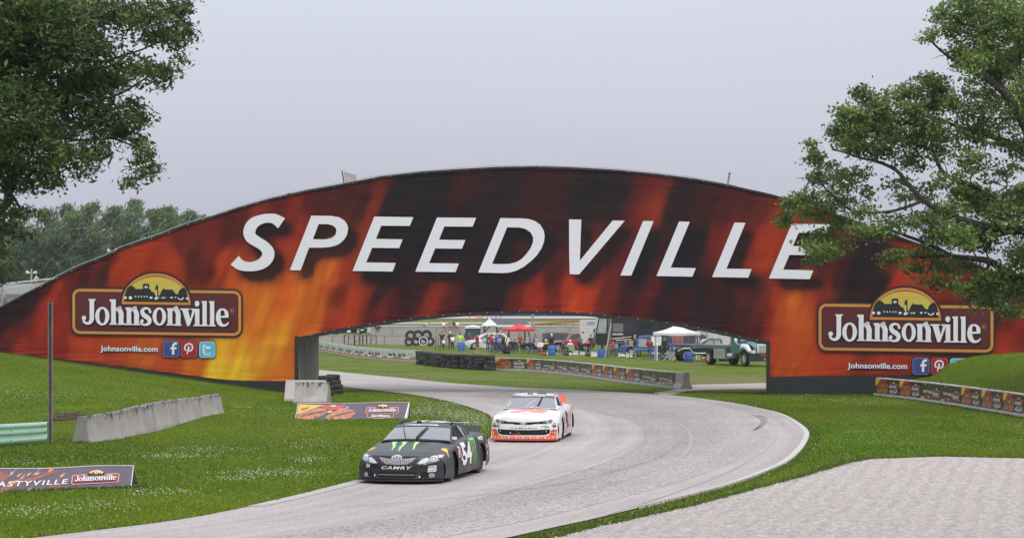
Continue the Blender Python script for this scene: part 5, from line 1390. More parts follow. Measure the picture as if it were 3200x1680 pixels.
for px, yb, ye in ((-400, 1412, 1355), (-200, 1404, 1345), (0, 1393, 1324), (60, 1389, 1321), (120, 1384, 1318), (146, 1381, 1316)):
 D = 63.2 + (px) * .009
 lo = P(px, yb - 4, D) - b0; hi = P(px, ye, D) - b0
 rows_.append([(lo.x + .02, lo.y - u * 1.3, lo.z + (hi.z - lo.z) * z / .5) for u, z in prof])
mb = MB(); mb.grid(rows_); mb.grid([[(x, y + .012, z) for x, y, z in r_] for r_ in rows_]); mb.build('rail', M_mint, gr_, smooth=30.0)
mb = MB()
for px in (-120, 60): c = P(px, 1360, 63.4 + px * .009) - b0; mb.box((c.x, c.y + .14, c.z - .1), (.13, .2, .85)); mb.build('rail_post', mat('grey_timber', (.13, .11, .09), .9, noise=.3, nscale=9), gr_); mb = MB()
mb = MB()
for px in (35, 36.5, 130): 
 for z_ in (1345, 1375): c = P(px, z_ - (px - 35) * .05, 62.9) - b0; mb.sphere(c, .018, 0, 6, 4)
o = mb.build('bolt', mat('grey_bolt', (.2, .25, .22), .5), gr_); o['kind'] = 'stuff'
# ---- folding advertising boards on the grass
M_brd = mat('violet_grey_print', (.105, .085, .125), .55, noise=.12, nscale=1.3)
M_brd_dk = mat('black_board_print', (.022, .016, .018), .55)
M_meat = mat('grilled_meat_print', (.50, .22, .15), .6, noise=.45, nscale=9, spots=(7, .58, (.22, .08, .05)))
M_meat2 = mat('sausage_print', (.27, .10, .085), .6, noise=.35, nscale=4)
M_tom = mat('tomato_print', (.58, .07, .08), .5, noise=.2, nscale=5)
M_must = mat('mustard_print', (.72, .44, .10), .5); M_fire = mat('ember_print', (.78, .33, .12), .5, noise=.35, nscale=5)
M_pink = mat('rose_field', (.30, .035, .07), .5); M_cream = mat('cream_border', (.78, .52, .40), .5)
LOGO_P = [M_brd_dk, M_cream, M_pink, M_white, mat('pale_glow', (.78, .55, .22), .5), mat('orange_glow', (.82, .48, .18), .5)]
def aframe(name, label, tl, tr, bl, br, D_l, D_r, draw):
 """A-frame board: front panel leans back; corners in photo pixels, base distance left/right"""
 BL = P(*bl, D_l); BR = P(*br, D_r); lean = .32
 TL = P(*tl, D_l + lean); TR = P(*tr, D_r + lean)
 base = (BL + BR) / 2
 t = thing(name, label, 'advertising board', base)
 c = [v - base for v in (TL, TR, BL, BR)]
 TLc, TRc, BLc, BRc = c
 nrm = (TRc - TLc).cross(BLc - TLc).normalized()
 if nrm.y > 0: nrm = -nrm
 def fn(u, v, k=0):     # u right, v down, 0..1
  sag = .012 * math.sin(u * 9 + 1) * (1 - v)
  p = (TLc.lerp(TRc, u)).lerp(BLc.lerp(BRc, u), v); p = p + Vector((0, 0, sag)); return p + nrm * (.004 + k * .0035)
 rows_ = [[fn(i / 24, j / 8, -1) for i in range(25)] for j in range(9)]
 mb = MB(); mb.grid(rows_); mb.build('front_panel', M_brd, t)
 bk_ = [[Vector((fn(i / 24, 0).x, fn(i / 24, 0).y + .02 + .62 * j / 4, fn(i / 24, 0).z * (1 - j / 4) + BLc.z * j / 4)) for i in range(25)] for j in range(5)]
 mb = MB(); mb.grid(bk_); mb.build('rear_panel', mat('pale_back_panel', (.35, .42, .47), .6), t)
 mb = MB()
 for u in (0.0, 1.0):
  mb.tube([fn(u, 0), fn(u, 1)], .012, 5); mb.tube([bk_[0][int(u * 24)], bk_[-1][int(u * 24)]], .012, 5)
 mb.tube([fn(i / 12, 0) for i in range(13)], .010, 5)
 mb.build('pole_frame', mat('white_edge_binding', (.62, .61, .62), .6), t)
 draw(fn, t)
 return t
def emblem_on(fn, t, u0, v0, u1, v1, mats, simple=True, name='emblem'):
 mb = MB()
 logo(mb, lambda x, y, k: fn(u0 + (u1 - u0) * (x - 88) / 2352, v0 + (v1 - v0) * (y - 60 - (x - 1265) * .0135) / 905, k * .8 + 1), simple)
 mb.build(name, mats, t)
def draw1(fn, t):
 S = lambda x, y: ((x - 130) / 2170.0, (y - 465) / 340.0)       # crop pixels of the board
 fq = lambda pts, k: [fn(min(1, max(0, S(*p)[0])), min(1, max(0, S(*p)[1])), k) for p in pts]
 mb = MB(); mb.poly([fq([(150, 480), (640, 500), (430, 570), (300, 620), (150, 690)], 1)], 0)
 mb.poly([fq([(150, 720), (230, 660), (330, 610), (470, 560), (560, 555), (690, 585), (730, 640), (640, 700), (520, 760), (400, 800), (150, 800)], 1.5)], 1)
 mb.poly([fq([(690, 760), (760, 690), (860, 630), (1000, 585), (1120, 580), (1230, 610), (1270, 650), (1250, 700), (1180, 770), (1080, 800), (780, 800)], 1.5)], 1)
 mb.poly([fq([(560, 525), (640, 500), (1050, 500), (1040, 545), (960, 580), (850, 595), (720, 590), (620, 565)], 2.2)], 2)
 mb.poly([fq([(730, 620), (815, 610), (825, 640), (760, 660), (725, 650)], 3)], 3)
 for i in range(7):
  x = 215 + i * 62; mb.poly([fq([(x, 735 - i * 14), (x + 120, 660 - i * 10), (x + 130, 666 - i * 10), (x + 12, 742 - i * 14)], 3)], 4)
  x = 800 + i * 58; mb.poly([fq([(x, 745 - i * 14), (x + 120, 690 - i * 12), (x + 130, 696 - i * 12), (x + 12, 752 - i * 14)], 3)], 4)
 mb.poly([fq([(760, 505), (880, 505), (860, 525), (790, 525)], 3)], 5); 
 strip(mb, [(900, 600), (1100, 560), (1105, 540), (1060, 535)], 8, lambda x, y: fn(*S(x, y), 3.5), 5, 3)
 mb.poly([fq([(2285, 478), (2325, 470), (2280, 790), (2240, 790)], 3)], 5)
 mb.build('food_print', [M_must, M_meat, M_tom, M_ylw, mat('char_line', (.10, .05, .045), .6), M_white], t)
 emblem_on(fn, t, .613, .10, .915, .70, LOGO_P)
 mb = MB()
 strip(mb, [(1510, 700), (1520, 755), (1600, 770), (1760, 785), (1920, 770), (2010, 755), (2025, 700)], 9, lambda x, y: fn(*S(x, y), 3), 0, 3)
 put_text(mb, 'Grillers', lambda u, v: fn(*S(u, 755 - v), 4), 1585, 0, width=360, height=42, m=1, bold=.04)
 put_text(mb, 'New!', lambda u, v: fn(*S(u, 620 - v - (u - 210) * .35), 4), 210, 0, width=150, height=60, m=2, bold=.01, shear=.2)
 mb.build('lettering', [M_cream, M_white, M_black], t)
aframe('advertising_board', 'low grey board with grilled meat, an emblem and the word Grillers, behind the black car', (931, 1261), (1279, 1256), (922, 1313), (1273, 1308), 79.3, 80.2, draw1)
def draw2(fn, t):
 S = lambda x, y: ((x + 120) / 1880.0, ((y - 920 + (x - 0) * .015) - 0) / 330.0)
 cl_ = lambda p: (min(1, max(0, S(*p)[0])), min(1, max(0, S(*p)[1])))
 fq = lambda pts, k: [fn(*cl_(p), k) for p in pts]
 mb = MB()
 mb.poly([fq([(-120, 970), (60, 960), (160, 975), (195, 1020), (150, 1080), (0, 1110), (-120, 1110)], 1)], 0)
 mb.poly([fq([(100, 1180), (160, 1110), (350, 1080), (560, 1010), (700, 945), (800, 950), (780, 985), (640, 1030), (480, 1090), (330, 1130), (200, 1200), (110, 1240)], 1)], 0)
 mb.poly([fq([(650, 1220), (700, 1160), (800, 1140), (860, 1160), (820, 1210), (700, 1235)], 1)], 0)
 rr = random.Random(8)
 for (x, y) in ((210, 970), (300, 1000), (420, 990), (520, 980), (250, 1090), (30, 1210), (440, 1200), (540, 1210), (690, 930), (840, 1010), (340, 1040)):
  a = rr.uniform(30, 55); h_ = rr.uniform(35, 60)
  mb.poly([fq([(x, y), (x + a, y - h_ * .3), (x + a * .7 + 30, y - h_ * .6), (x + a * .4, y + h_ * .6), (x - 20, y + h_ * .7)], 2)], 1)
 for x0, y0 in ((290, 1090), (180, 1020), (480, 1010)): mb.poly([fq([(x0, y0), (x0 + 90, y0 - 100), (x0 + 100, y0 - 95), (x0 + 10, y0 + 8)], 2.5)], 2)
 mb.build('food_print', [M_meat2, M_fire, M_gry], t)
 emblem_on(fn, t, .580, .17, .912, .80, LOGO_P)
 mb = MB(); put_text(mb, 'TASTYVILLE', lambda u, v: fn((u + 120) / 1880, (1158 - v - 915 - u * .001) / 330, 4), -50, 0, width=985, height=70, bold=.015, shear=.18, spacing=1.25); mb.build('lettering', M_white, t)
b2 = aframe('advertising_board', 'low violet board reading TASTYVILLE on the near lawn, cut by the photo edge', (-50, 1466), (417, 1453), (-55, 1544), (409, 1519), 46.8, 48.6, draw2)
# ---- barriers with printed banners
def printed_run(pts, kinds, name, label_f, group, mlist, hgt=.81, cap=True, step_labels=None, lower=.14, seglen=None):
 """pts: ground points (near face line); one barrier thing per panel pair"""
 out_ = []
 for i in range(len(pts) - 1):
  a, b = Vector(pts[i]), Vector(pts[i + 1])
  t = barrier(a, b, label_f(i), group, M_barrier2, name=name, gap=.004, wb=.5, h=hgt)
  Ln = (Vector((b.x - a.x, b.y - a.y))).length; sl = (b.z - a.z) / Ln
  # banner hung on the face towards the camera: local -Y or +Y
  rz = t.rotation_euler.z
  toc = Vector((-a.x, -a.y)); fy = Vector((-math.sin(rz), math.cos(rz))); sg = 1 if fy.dot(toc) > 0 else -1
  def fn(u, v, k=0, sg=sg, Ln=Ln, sl=sl):   # u 0..1 left to right as seen, v 0 top..1 bottom
   uu = u if flip else 1 - u
   x = .01 + (Ln - .02) * uu
   z = hgt - .05 - v * (hgt - .05 - lower)
   yy = np.interp(z, [.08, .30, hgt], [.25, .12 + .02, .12]) + .02 + k * .004
   return (x, sg * float(yy), z + sl * x + .006 * math.sin(uu * 11) * (v))
  # as seen from the camera, does local +x run to the right?
  flip = b.x / b.y > a.x / a.y
  mb = MB(); mb.grid([[fn(i_ / 8, j / 4, 0) for i_ in range(9)] for j in range(5)]); pn = mb.build('banner_panel', mlist[kinds[i]][0], t)
  mlist[kinds[i]][1](fn, pn)
  out_.append(t)
 return out_
LOGO_S = [M_black, M_cream, mat('deep_red_field', (.30, .03, .03), .5), M_white, M_ylw, M_ylw]
M_meat3 = mat('brown_grill_print', (.34, .13, .055), .6, noise=.45, nscale=8, spots=(9, .56, (.13, .04, .02)))
def d_grill(fn, t):
 mb = MB()
 mb.poly([[fn(*p, 1) for p in ((0, 0), (.22, 0), (.10, .35), (0, .5))]], 0)
 for c0 in (.20, .42):
  mb.poly([[fn(min(.99, max(.005, x)), min(1, y), 1.5) for x, y in ell(c0, .60, .13, .38, 14)]], 1)
  for k in range(4): mb.poly([[fn(c0 - .08, .45 + k * .13, 2.4), fn(c0 + .07, .35 + k * .13, 2.4), fn(c0 + .07, .38 + k * .13, 2.4), fn(c0 - .08, .48 + k * .13, 2.4)]], 4)
 mb.poly([[fn(x, max(0, y), 2) for x, y in ell(.32, .08, .12, .17, 12)]], 2); mb.poly([[fn(x, y, 2.5) for x, y in ell(.30, .45, .03, .06, 8)]], 0)
 mb.build('food_print', [M_ylw, M_meat3, M_red, M_black, M_brd_dk], t)
 emblem_on(fn, t, .60, .10, .96, .62, LOGO_S)
 mb = MB(); mb.poly([[fn(*p, 2) for p in ((.64, .68), (.92, .68), (.92, .85), (.78, .93), (.64, .85))]], 0); mb.poly([[fn(*p, 3) for p in ((.66, .70), (.90, .70), (.90, .83), (.78, .90), (.66, .83))]], 1)
 put_text(mb, 'Grillers', lambda u, v: fn(u, .82 - v, 4), .67, 0, width=.22, height=.09, m=0, bold=.03); mb.build('lettering', [M_white, M_brd_dk], t)
def d_tasty(fn, t):
 rr = random.Random(6); mb = MB()
 for k in range(9):
  x, y = rr.uniform(.03, .5), rr.choice((rr.uniform(.02, .28), rr.uniform(.72, .95)))
  mb.poly([[fn(*p, 1) for p in ((x, y), (x + .05, y - .02 if y > .03 else y), (x + .035, min(.99, y + .11)), (x - .01, min(.99, y + .10)))]], k % 2)
 mb.build('food_print', [M_fire, M_meat3], t)
 emblem_on(fn, t, .62, .22, .97, .84, LOGO_S)
 mb = MB(); put_text(mb, 'TASTYVILLE', lambda u, v: fn(u, .62 - v, 3), .09, 0, width=.50, height=.17, bold=.03, shear=.12); mb.build('lettering', M_white, t)
def d_cater(fn, t):
 mb = MB()
 pts = [(i / 12, .80 + .09 * math.sin(i * .9 + 1)) for i in range(13)]
 mb.poly([[fn(*p, 1) for p in [(0, 1)] + pts + [(1, 1)]]], 0)
 mb.build('red_hills_print', mat('brick_red_print', (.32, .075, .035), .6, noise=.2, nscale=3), t)
 mb = MB()
 for k, x in enumerate((.03, .17, .36, .50)):
  put_text(mb, 'Game' if k % 2 == 0 else 'Time', lambda u, v: fn(u, .68 - v, 2), x, 0, width=.12, height=.42, bold=.04)
 put_text(mb, 'Commons', lambda u, v: fn(u, .40 - v, 2), .68, 0, width=.18, height=.12); put_text(mb, 'Tree Care', lambda u, v: fn(u, .74 - v, 2), .74, 0, width=.2, height=.12)
 mb.build('lettering', mat('dark_green_print', (.035, .055, .04), .6), t)
ML = {'g': (mat('dark_panel', (.042, .038, .020), .5), d_grill), 't': (mat('dark_green_panel', (.045, .052, .020), .5), d_tasty), 'c': (mat('pale_mint_panel', (.50, .57, .53), .55, noise=.06, nscale=2), d_cater), 'b': (M_brd_dk, lambda f, t: None)}
def along(ps, n):
 c = [Vector(p) for p in ps]; c = catmull(c, 12); L = [0]
 for a, b in zip(c, c[1:]): L.append(L[-1] + (b - a).length)
 r = []
 for k in range(n + 1):
  s_ = L[-1] * k / n
  j = max(i for i in range(len(L)) if L[i] <= s_ + 1e-9); j = min(j, len(c) - 2)
  r.append(c[j].lerp(c[j + 1], (s_ - L[j]) / max(1e-9, L[j + 1] - L[j])))
 return r
ordn = ['first', 'second', 'third', 'fourth', 'fifth', 'sixth', 'seventh', 'eighth', 'ninth', 'tenth', 'eleventh', 'twelfth', 'thirteenth']
def gp(px, py):
 p = G(px, py); p.z = 0; return p
# right run below the mound
rp = along([gp(2746, 1236), gp(2850, 1247), gp(2960, 1262), gp(3080, 1281), gp(3200, 1301), gp(3330, 1327), gp(3480, 1362)], 11)
kinds = 'ggttgggttgg'
pic = {'g': 'grilled meat', 't': 'TASTYVILLE'}
printed_run(rp, kinds, 'banner_barrier', lambda i: f'{ordn[i]} barrier from the bridge below the mound, banner with {pic[kinds[i]]}', 'banner covered barriers below the grassy mound', ML)
# middle run beyond the track
mp_ = along([gp(1547, 1156), gp(1640, 1158), gp(1740, 1166), gp(1850, 1179), gp(1960, 1195), gp(2060, 1207), gp(2118, 1214)], 12)
kinds2 = 'ggttttggggtt'
printed_run(mp_, kinds2, 'banner_barrier', lambda i: f'{ordn[i]} barrier after the tyre wall through the arch, banner with {pic[kinds2[i]]}', 'banner covered barriers seen through the arch', ML)
barrier(mp_[-1] + Vector((.02, 0, 0)), gp(2146, 1216), 'bare concrete end piece of the banner covered row seen through the arch', None, M_barrier2, name='concrete_barrier', wb=.62)
barrier(gp(1536, 1157), mp_[0], 'bare concrete end piece between the tyre wall and the banner covered row', None, M_barrier2, wb=.5)
# pale run curving in from the left
cp = along([gp(960, 1092), gp(1007, 1096), gp(1060, 1106), gp(1130, 1117), gp(1220, 1125), gp(1310, 1130)], 9)
printed_run(cp, 'c' * 9, 'banner_barrier', lambda i: f'{ordn[i]} barrier from the abutment in the white and mint row with red hills', 'white and mint banner barriers behind the track', ML, hgt=.88)
# foot kerb of grass is left to the lawn
# ---- tyres
def tyre_mesh(name, r, wd_, ri):
 mb = MB()
 prof_ = [(ri, -wd_ * .38), (ri + .03, -wd_ * .46), (r - .05, -wd_ * .5), (r - .015, -wd_ * .42), (r, -wd_ * .3), (r - .008, -wd_ * .02), (r, 0), (r - .008, wd_ * .02), (r, wd_ * .3), (r - .015, wd_ * .42), (r - .05, wd_ * .5), (ri + .03, wd_ * .46), (ri, wd_ * .38)]
 mb.lathe(prof_, 20, None, 0, True)
 me_o = mb.build(name, M_rub2, None, smooth=40.0); me = me_o.data; bpy.data.objects.remove(me_o); return me
M_rub2 = mat('weathered_rubber', (.026, .026, .028), .6, noise=.4, nscale=5, bump=.006, bscale=20)
T_me = tyre_mesh('tyre', .33, .22, .19)
def place_tyre(me, loc, rot, label, group, name='tyre', sc_=1.0):
 o = bpy.data.objects.new(name, me); col.objects.link(o); o.location = loc; o.rotation_euler = rot; o.scale = (sc_,) * 3
 return tag(o, label, 'tyre', group)
rr = random.Random(12)
# two leaning stacks beside the left abutment
for k, (px, py, n_, lean) in enumerate(((1024, 1234, 4, -.10), (1052, 1229, 4, -.14))):
 c = G(px, py)
 for j in range(n_):
  z_ = .11 + j * .215
  place_tyre(T_me, (c.x + lean * j * .35 + rr.uniform(-.02, .02), c.y + rr.uniform(-.02, .02), z_), (rr.uniform(-.05, .05) , -.06 + rr.uniform(-.04, .04), rr.uniform(0, 6)), ('black tyre in the stack touching the left abutment' if k == 0 else 'black tyre in the outer of the two stacks by the left abutment'), ('tyres stacked against the left abutment' if k == 0 else 'tyres in the outer stack by the left abutment'), sc_=.98)
# tyre wall
tw = along([gp(1316, 1137), gp(1380, 1146), gp(1450, 1152), gp(1528, 1157)], 13)
cnt = 0
for i, p in enumerate(tw):
 for row in (0, 1):
  q = p + Vector((rr.uniform(-.08, .08), row * .72 + rr.uniform(-.05, .05), 0)); hgt_n = 5 if i > 9 else 5
  for j in range(hgt_n):
   if row == 1 and j < 3: continue
   place_tyre(T_me, (q.x + rr.uniform(-.05, .05), q.y + rr.uniform(-.05, .05), .11 + j * (.185 if i > 9 else .178)), (rr.uniform(-.10, .10), rr.uniform(-.10, .10), rr.uniform(0, 6)), 'black tyre in the long tyre wall in front of the banner barriers', 'tyres in the long wall beyond the track', sc_=rr.uniform(.98, 1.14)); cnt += 1
# pile of big tractor tyres against the far wall
TT = tyre_mesh('tyre', .62, .40, .27)
D_t = 262.0
big_lab = ['upper tyre at the near-gable end of the tractor tyre pile', 'upper middle tyre of the tractor tyre pile', 'upper tyre of the tractor tyre pile on the side of the spectators', 'lower outer tyre of the tractor tyre pile, by the wooden tables', 'lower dark tyre beside the white rimmed one in the tractor tyre pile', 'large tyre with a white rim at the bottom of the pile', 'lower outer tyre of the tractor tyre pile, by the spectators']
for (px, py, s_), lab in zip(((1283, 1048, 1), (1307, 1047, 1), (1333, 1047, 1.03), (1278, 1067, .85), (1300, 1066, .85), (1323, 1066, .95), (1344, 1066, .86)), ['upper tyre of the tractor tyre pile, nearest the wooden tables'] + big_lab[1:]):
 p = P(px, py, D_t - (1 if py > 1060 else 0)); p.z = max(p.z, .62 * s_ + tz(p.x, p.y) - .02) if py > 1060 else p.z
 t = thing('tractor_tyre', lab, 'tyre', p, 0, 'tractor tyres piled against the far wall')
 o = bpy.data.objects.new('rubber_ring', TT); col.objects.link(o); o.parent = t; o.rotation_euler = (math.radians(90), 0, 0); o.scale = (s_,) * 3
 if px == 1323:
  mb = MB(); mb.lathe([(.42, -.24), (.52, -.24), (.52, -.20), (.42, -.20)], 20, Matrix.Rotation(math.radians(90), 4, 'X') @ Matrix.Diagonal((1, 1, -1, 1)), 0, True); mb.build('white_rim', M_white, t)
# ------------------------------------------------------------------ foliage
M_leaf = attr_mat('leaves', rough=.55, spec=.35, trans=.28)
M_leaf_far = attr_mat('distant_leaves', rough=.8, spec=.1, trans=.15)
M_bark = mat('bark', (.045, .040, .036), .95, noise=.5, nscale=6, streak=(4, 4, .6), bump=.02, bscale=12)
def leaf_mesh(name, centers, radii, counts, cols, parent, size=(.10, .045), cl=12, cs=.13, m=None, shell=.55, droop=.5, seed=1, up=0.0, wind=0.0, sizevar=.35):
 """leaf-shaped faces in clusters spread through ellipsoids; cols (n,3)"""
 R = np.random.default_rng(seed)
 P_ = []; Cc = []
 for c, r, n, k in zip(centers, radii, counts, cols):
  nc = max(1, int(n / cl))
  d = R.normal(size=(nc, 3)); d /= np.linalg.norm(d, axis=1)[:, None]
  rad = (shell + (1 - shell) * R.random(nc)) ** .7 * np.where(R.random(nc) < .3, R.random(nc), 1)
  cc = np.array(c)[None] + d * rad[:, None] * np.array(r)[None] * (1 + .18 * R.normal(size=(nc, 1)))
  tone = np.exp(R.normal(size=(nc, 1)) * .22) * (1 + .0 * d[:, 2:3])
  hue = R.normal(size=(nc, 1)) * .12
  kk = np.array(k)[None] * tone * np.concatenate([1 + hue, np.ones_like(hue), 1 - hue * .5], 1)
  o = R.normal(size=(nc, cl, 3)) * cs * np.array([1.25, 1.25, .6])
  P_.append((cc[:, None] + o).reshape(-1, 3)); Cc.append(np.repeat(kk, cl, 0))
 Pn = np.concatenate(P_); Cn = np.concatenate(Cc); n = len(Pn)
 ax = R.normal(size=(n, 3)); ax[:, 2] = ax[:, 2] * .6 - droop + up; ax[:, 0] += wind; ax /= np.linalg.norm(ax, axis=1)[:, None]
 sd = np.cross(ax, R.normal(size=(n, 3))); sd /= np.linalg.norm(sd, axis=1)[:, None]
 nn = np.cross(ax, sd)
 L_ = size[0] * (1 + sizevar * R.normal(size=(n, 1))).clip(.4, 2); W_ = size[1] * (1 + sizevar * R.normal(size=(n, 1))).clip(.4, 2)
 a = Pn - ax * L_ * .5; b = Pn + sd * W_ * .5 + nn * W_ * .12; c_ = Pn + ax * L_ * .5; d_ = Pn - sd * W_ * .5 + nn * W_ * .12
 V = np.stack([a, b, c_, d_], 1).reshape(-1, 3)
 Cn = Cn * np.exp(R.normal(size=(n, 1)) * .16)
 F_ = np.arange(n * 4).reshape(n, 4)
 return big_mesh(name, V, F_, m or M_leaf, np.repeat(np.clip(Cn, 0, 1), 4, 0), parent)
def px_tree(name, label, D, blobs, limbs, total, col0, base_px, size, seed, twig=5, depth=1.0, cat='tree', zbase=None):
 """crown lobes and limbs are given where the photo shows them and get a real depth around distance D"""
 R = random.Random(seed)
 b0 = Vector(((base_px - CX) / F * D, D, 0)); b0.z = tz(b0.x, b0.y)
 t = thing(name, label, cat, b0)
 s = D / F; C_, R_, N_, K_ = [], [], [], []
 tot = sum(b[2] * b[3] * (b[4] if len(b) > 4 else 1) for b in blobs)
 for b in blobs:
  cx_, cy_, rx_, ry_ = b[:4]; dn = b[4] if len(b) > 4 else 1
  dd = R.uniform(-1.8, 1.8) * depth
  p = P(cx_, cy_, D + dd) - b0
  C_.append(p); R_.append((rx_ * s, max(rx_, ry_) * s * 1.1 * depth, ry_ * s)); N_.append(total * rx_ * ry_ * dn / tot)
  br = R.uniform(.75, 1.25); K_.append((col0[0] * br, col0[1] * br, col0[2] * br))
 cr = leaf_mesh('crown', C_, R_, N_, K_, t, size=size, seed=seed)
 mb = MB()
 for l in limbs:
  pts = [P(x, y, D + dz) - b0 for x, y, r_, dz in l]; rs_ = [r_ * s for x, y, r_, dz in l]
  q = catmull([Vector((*p, )) for p in pts], 6); rr_ = list(np.interp(np.linspace(0, len(pts) - 1, len(q)), range(len(pts)), rs_))
  q = [p + Vector((mnoise.noise(p * 1.3), mnoise.noise(p * 1.3 + Vector((9, 0, 0))), mnoise.noise(p * 1.3 + Vector((0, 9, 0))))) * .06 for p in q]
  mb.tube(q, rr_, 8)
  # side shoots
  for k in range(2, len(q) - 1, 2):
   d = (q[k + 1] - q[k]).normalized(); a = Vector((R.gauss(0, 1), R.gauss(0, 1), R.gauss(.3, 1))); a = (a - d * a.dot(d)).normalized()
   ln = R.uniform(.5, 1.5) * (60 * s); e = q[k] + (d * .6 + a) * ln * .6
   mb.tube([q[k], q[k].lerp(e, .5) + Vector((0, 0, .04)), e], [max(.008, rr_[k] * .35), max(.006, rr_[k] * .22), .004], 5)
 for c, r in zip(C_, R_):
  c = Vector(c)
  for k in range(twig):
   d = Vector((R.gauss(0, 1), R.gauss(0, .7), R.gauss(.1, 1))).normalized()
   e = c + Vector((d.x * r[0], d.y * r[1], d.z * r[2])) * R.uniform(.7, 1.08)
   mid = c.lerp(e, .5) + Vector((R.uniform(-.1, .1), R.uniform(-.1, .1), R.uniform(-.1, .1)))
   mb.tube([c, mid, e], [.010, .007, .003], 4)
 mb.build('trunk', M_bark, t)
 return t
LB = [(-60, 60, 150, 150), (60, 70, 130, 120), (160, 50, 120, 100), (270, 50, 95, 75, .8), (370, 40, 85, 60, .8), (460, 50, 70, 50, .8), (545, 30, 55, 45), (570, 105, 34, 34, .9), (540, 135, 40, 25, .8), (565, 182, 24, 14), (470, 125, 50, 26, .6), (510, 95, 45, 35, .9),
  (500, 232, 48, 30, .95), (505, 272, 30, 14, .7), (440, 215, 55, 32, .7), (520, 215, 28, 18), (370, 200, 65, 35, .7), (300, 150, 90, 55, .7), (200, 160, 110, 80), (80, 190, 130, 110), (-60, 230, 140, 130), (350, 260, 60, 45), (270, 260, 85, 60), (180, 290, 110, 70), (60, 330, 120, 90),
  (415, 330, 36, 28, .9), (445, 365, 24, 30, .9), (390, 380, 50, 35, .8), (300, 350, 90, 55, .9), (200, 390, 110, 55, .8), (80, 430, 120, 80), (-60, 420, 130, 130), (350, 420, 70, 32, .7), (430, 440, 36, 26, .85), (455, 478, 28, 22, .9), (478, 528, 22, 22, 1), (440, 545, 34, 18, .8), (405, 578, 30, 14, .9), (425, 500, 24, 24, .6),
  (290, 470, 80, 35, .75), (200, 490, 90, 40, .85), (100, 530, 90, 45, .9), (20, 560, 70, 50), (250, 540, 50, 16, .6), (170, 570, 50, 20, .7), (310, 520, 36, 16, .5), (110, 590, 30, 14, .8),
  (20, 650, 26, 32, .8), (70, 665, 40, 30, .8), (100, 680, 18, 16, .8), (20, 715, 34, 28, .9), (70, 730, 34, 16, .5), (8, 780, 20, 40, .8), (4, 850, 16, 40, .8), (30, 838, 10, 14, .5), (-40, 700, 50, 90), (-40, 850, 40, 60)]
LL = [[(-200, 1420, 42, 0), (-190, 1100, 36, 0), (-170, 800, 32, 0), (-120, 500, 28, 0), (-60, 250, 20, 0), (0, 0, 12, 0)], [(-165, 760, 24, 0), (-60, 690, 18, .5), (15, 640, 14, .6), (30, 580, 11, .5), (60, 480, 8, .3), (110, 380, 6, 0), (170, 300, 4, 0)],
  [(-120, 520, 14, 0), (60, 400, 9, -.5), (220, 330, 6, -.6), (360, 300, 4, -.3), (460, 245, 2.5, 0)], [(-60, 260, 12, 0), (120, 180, 8, .5), (300, 190, 5, .3), (420, 160, 3, 0), (560, 110, 2, 0)], [(60, 410, 6, -.4), (240, 440, 4, 0), (360, 430, 3, 0), (440, 470, 2, 0), (455, 540, 1.5, 0), (410, 575, 1.2, 0)], [(0, 20, 9, 0), (200, 40, 6, 0), (400, 60, 3.5, 0), (540, 40, 2, 0)], [(30, 600, 6, .5), (60, 650, 3.5, .3), (75, 690, 2.5, .3)], [(15, 640, 5, .6), (8, 740, 4, .4), (5, 860, 2.5, .3)]]
px_tree('ash_tree', 'large dark leaved tree overhanging the lawn above the guard rail', 60, LB, LL, 50000, (.070, .112, .028), -200, (.165, .064), 21, twig=3)
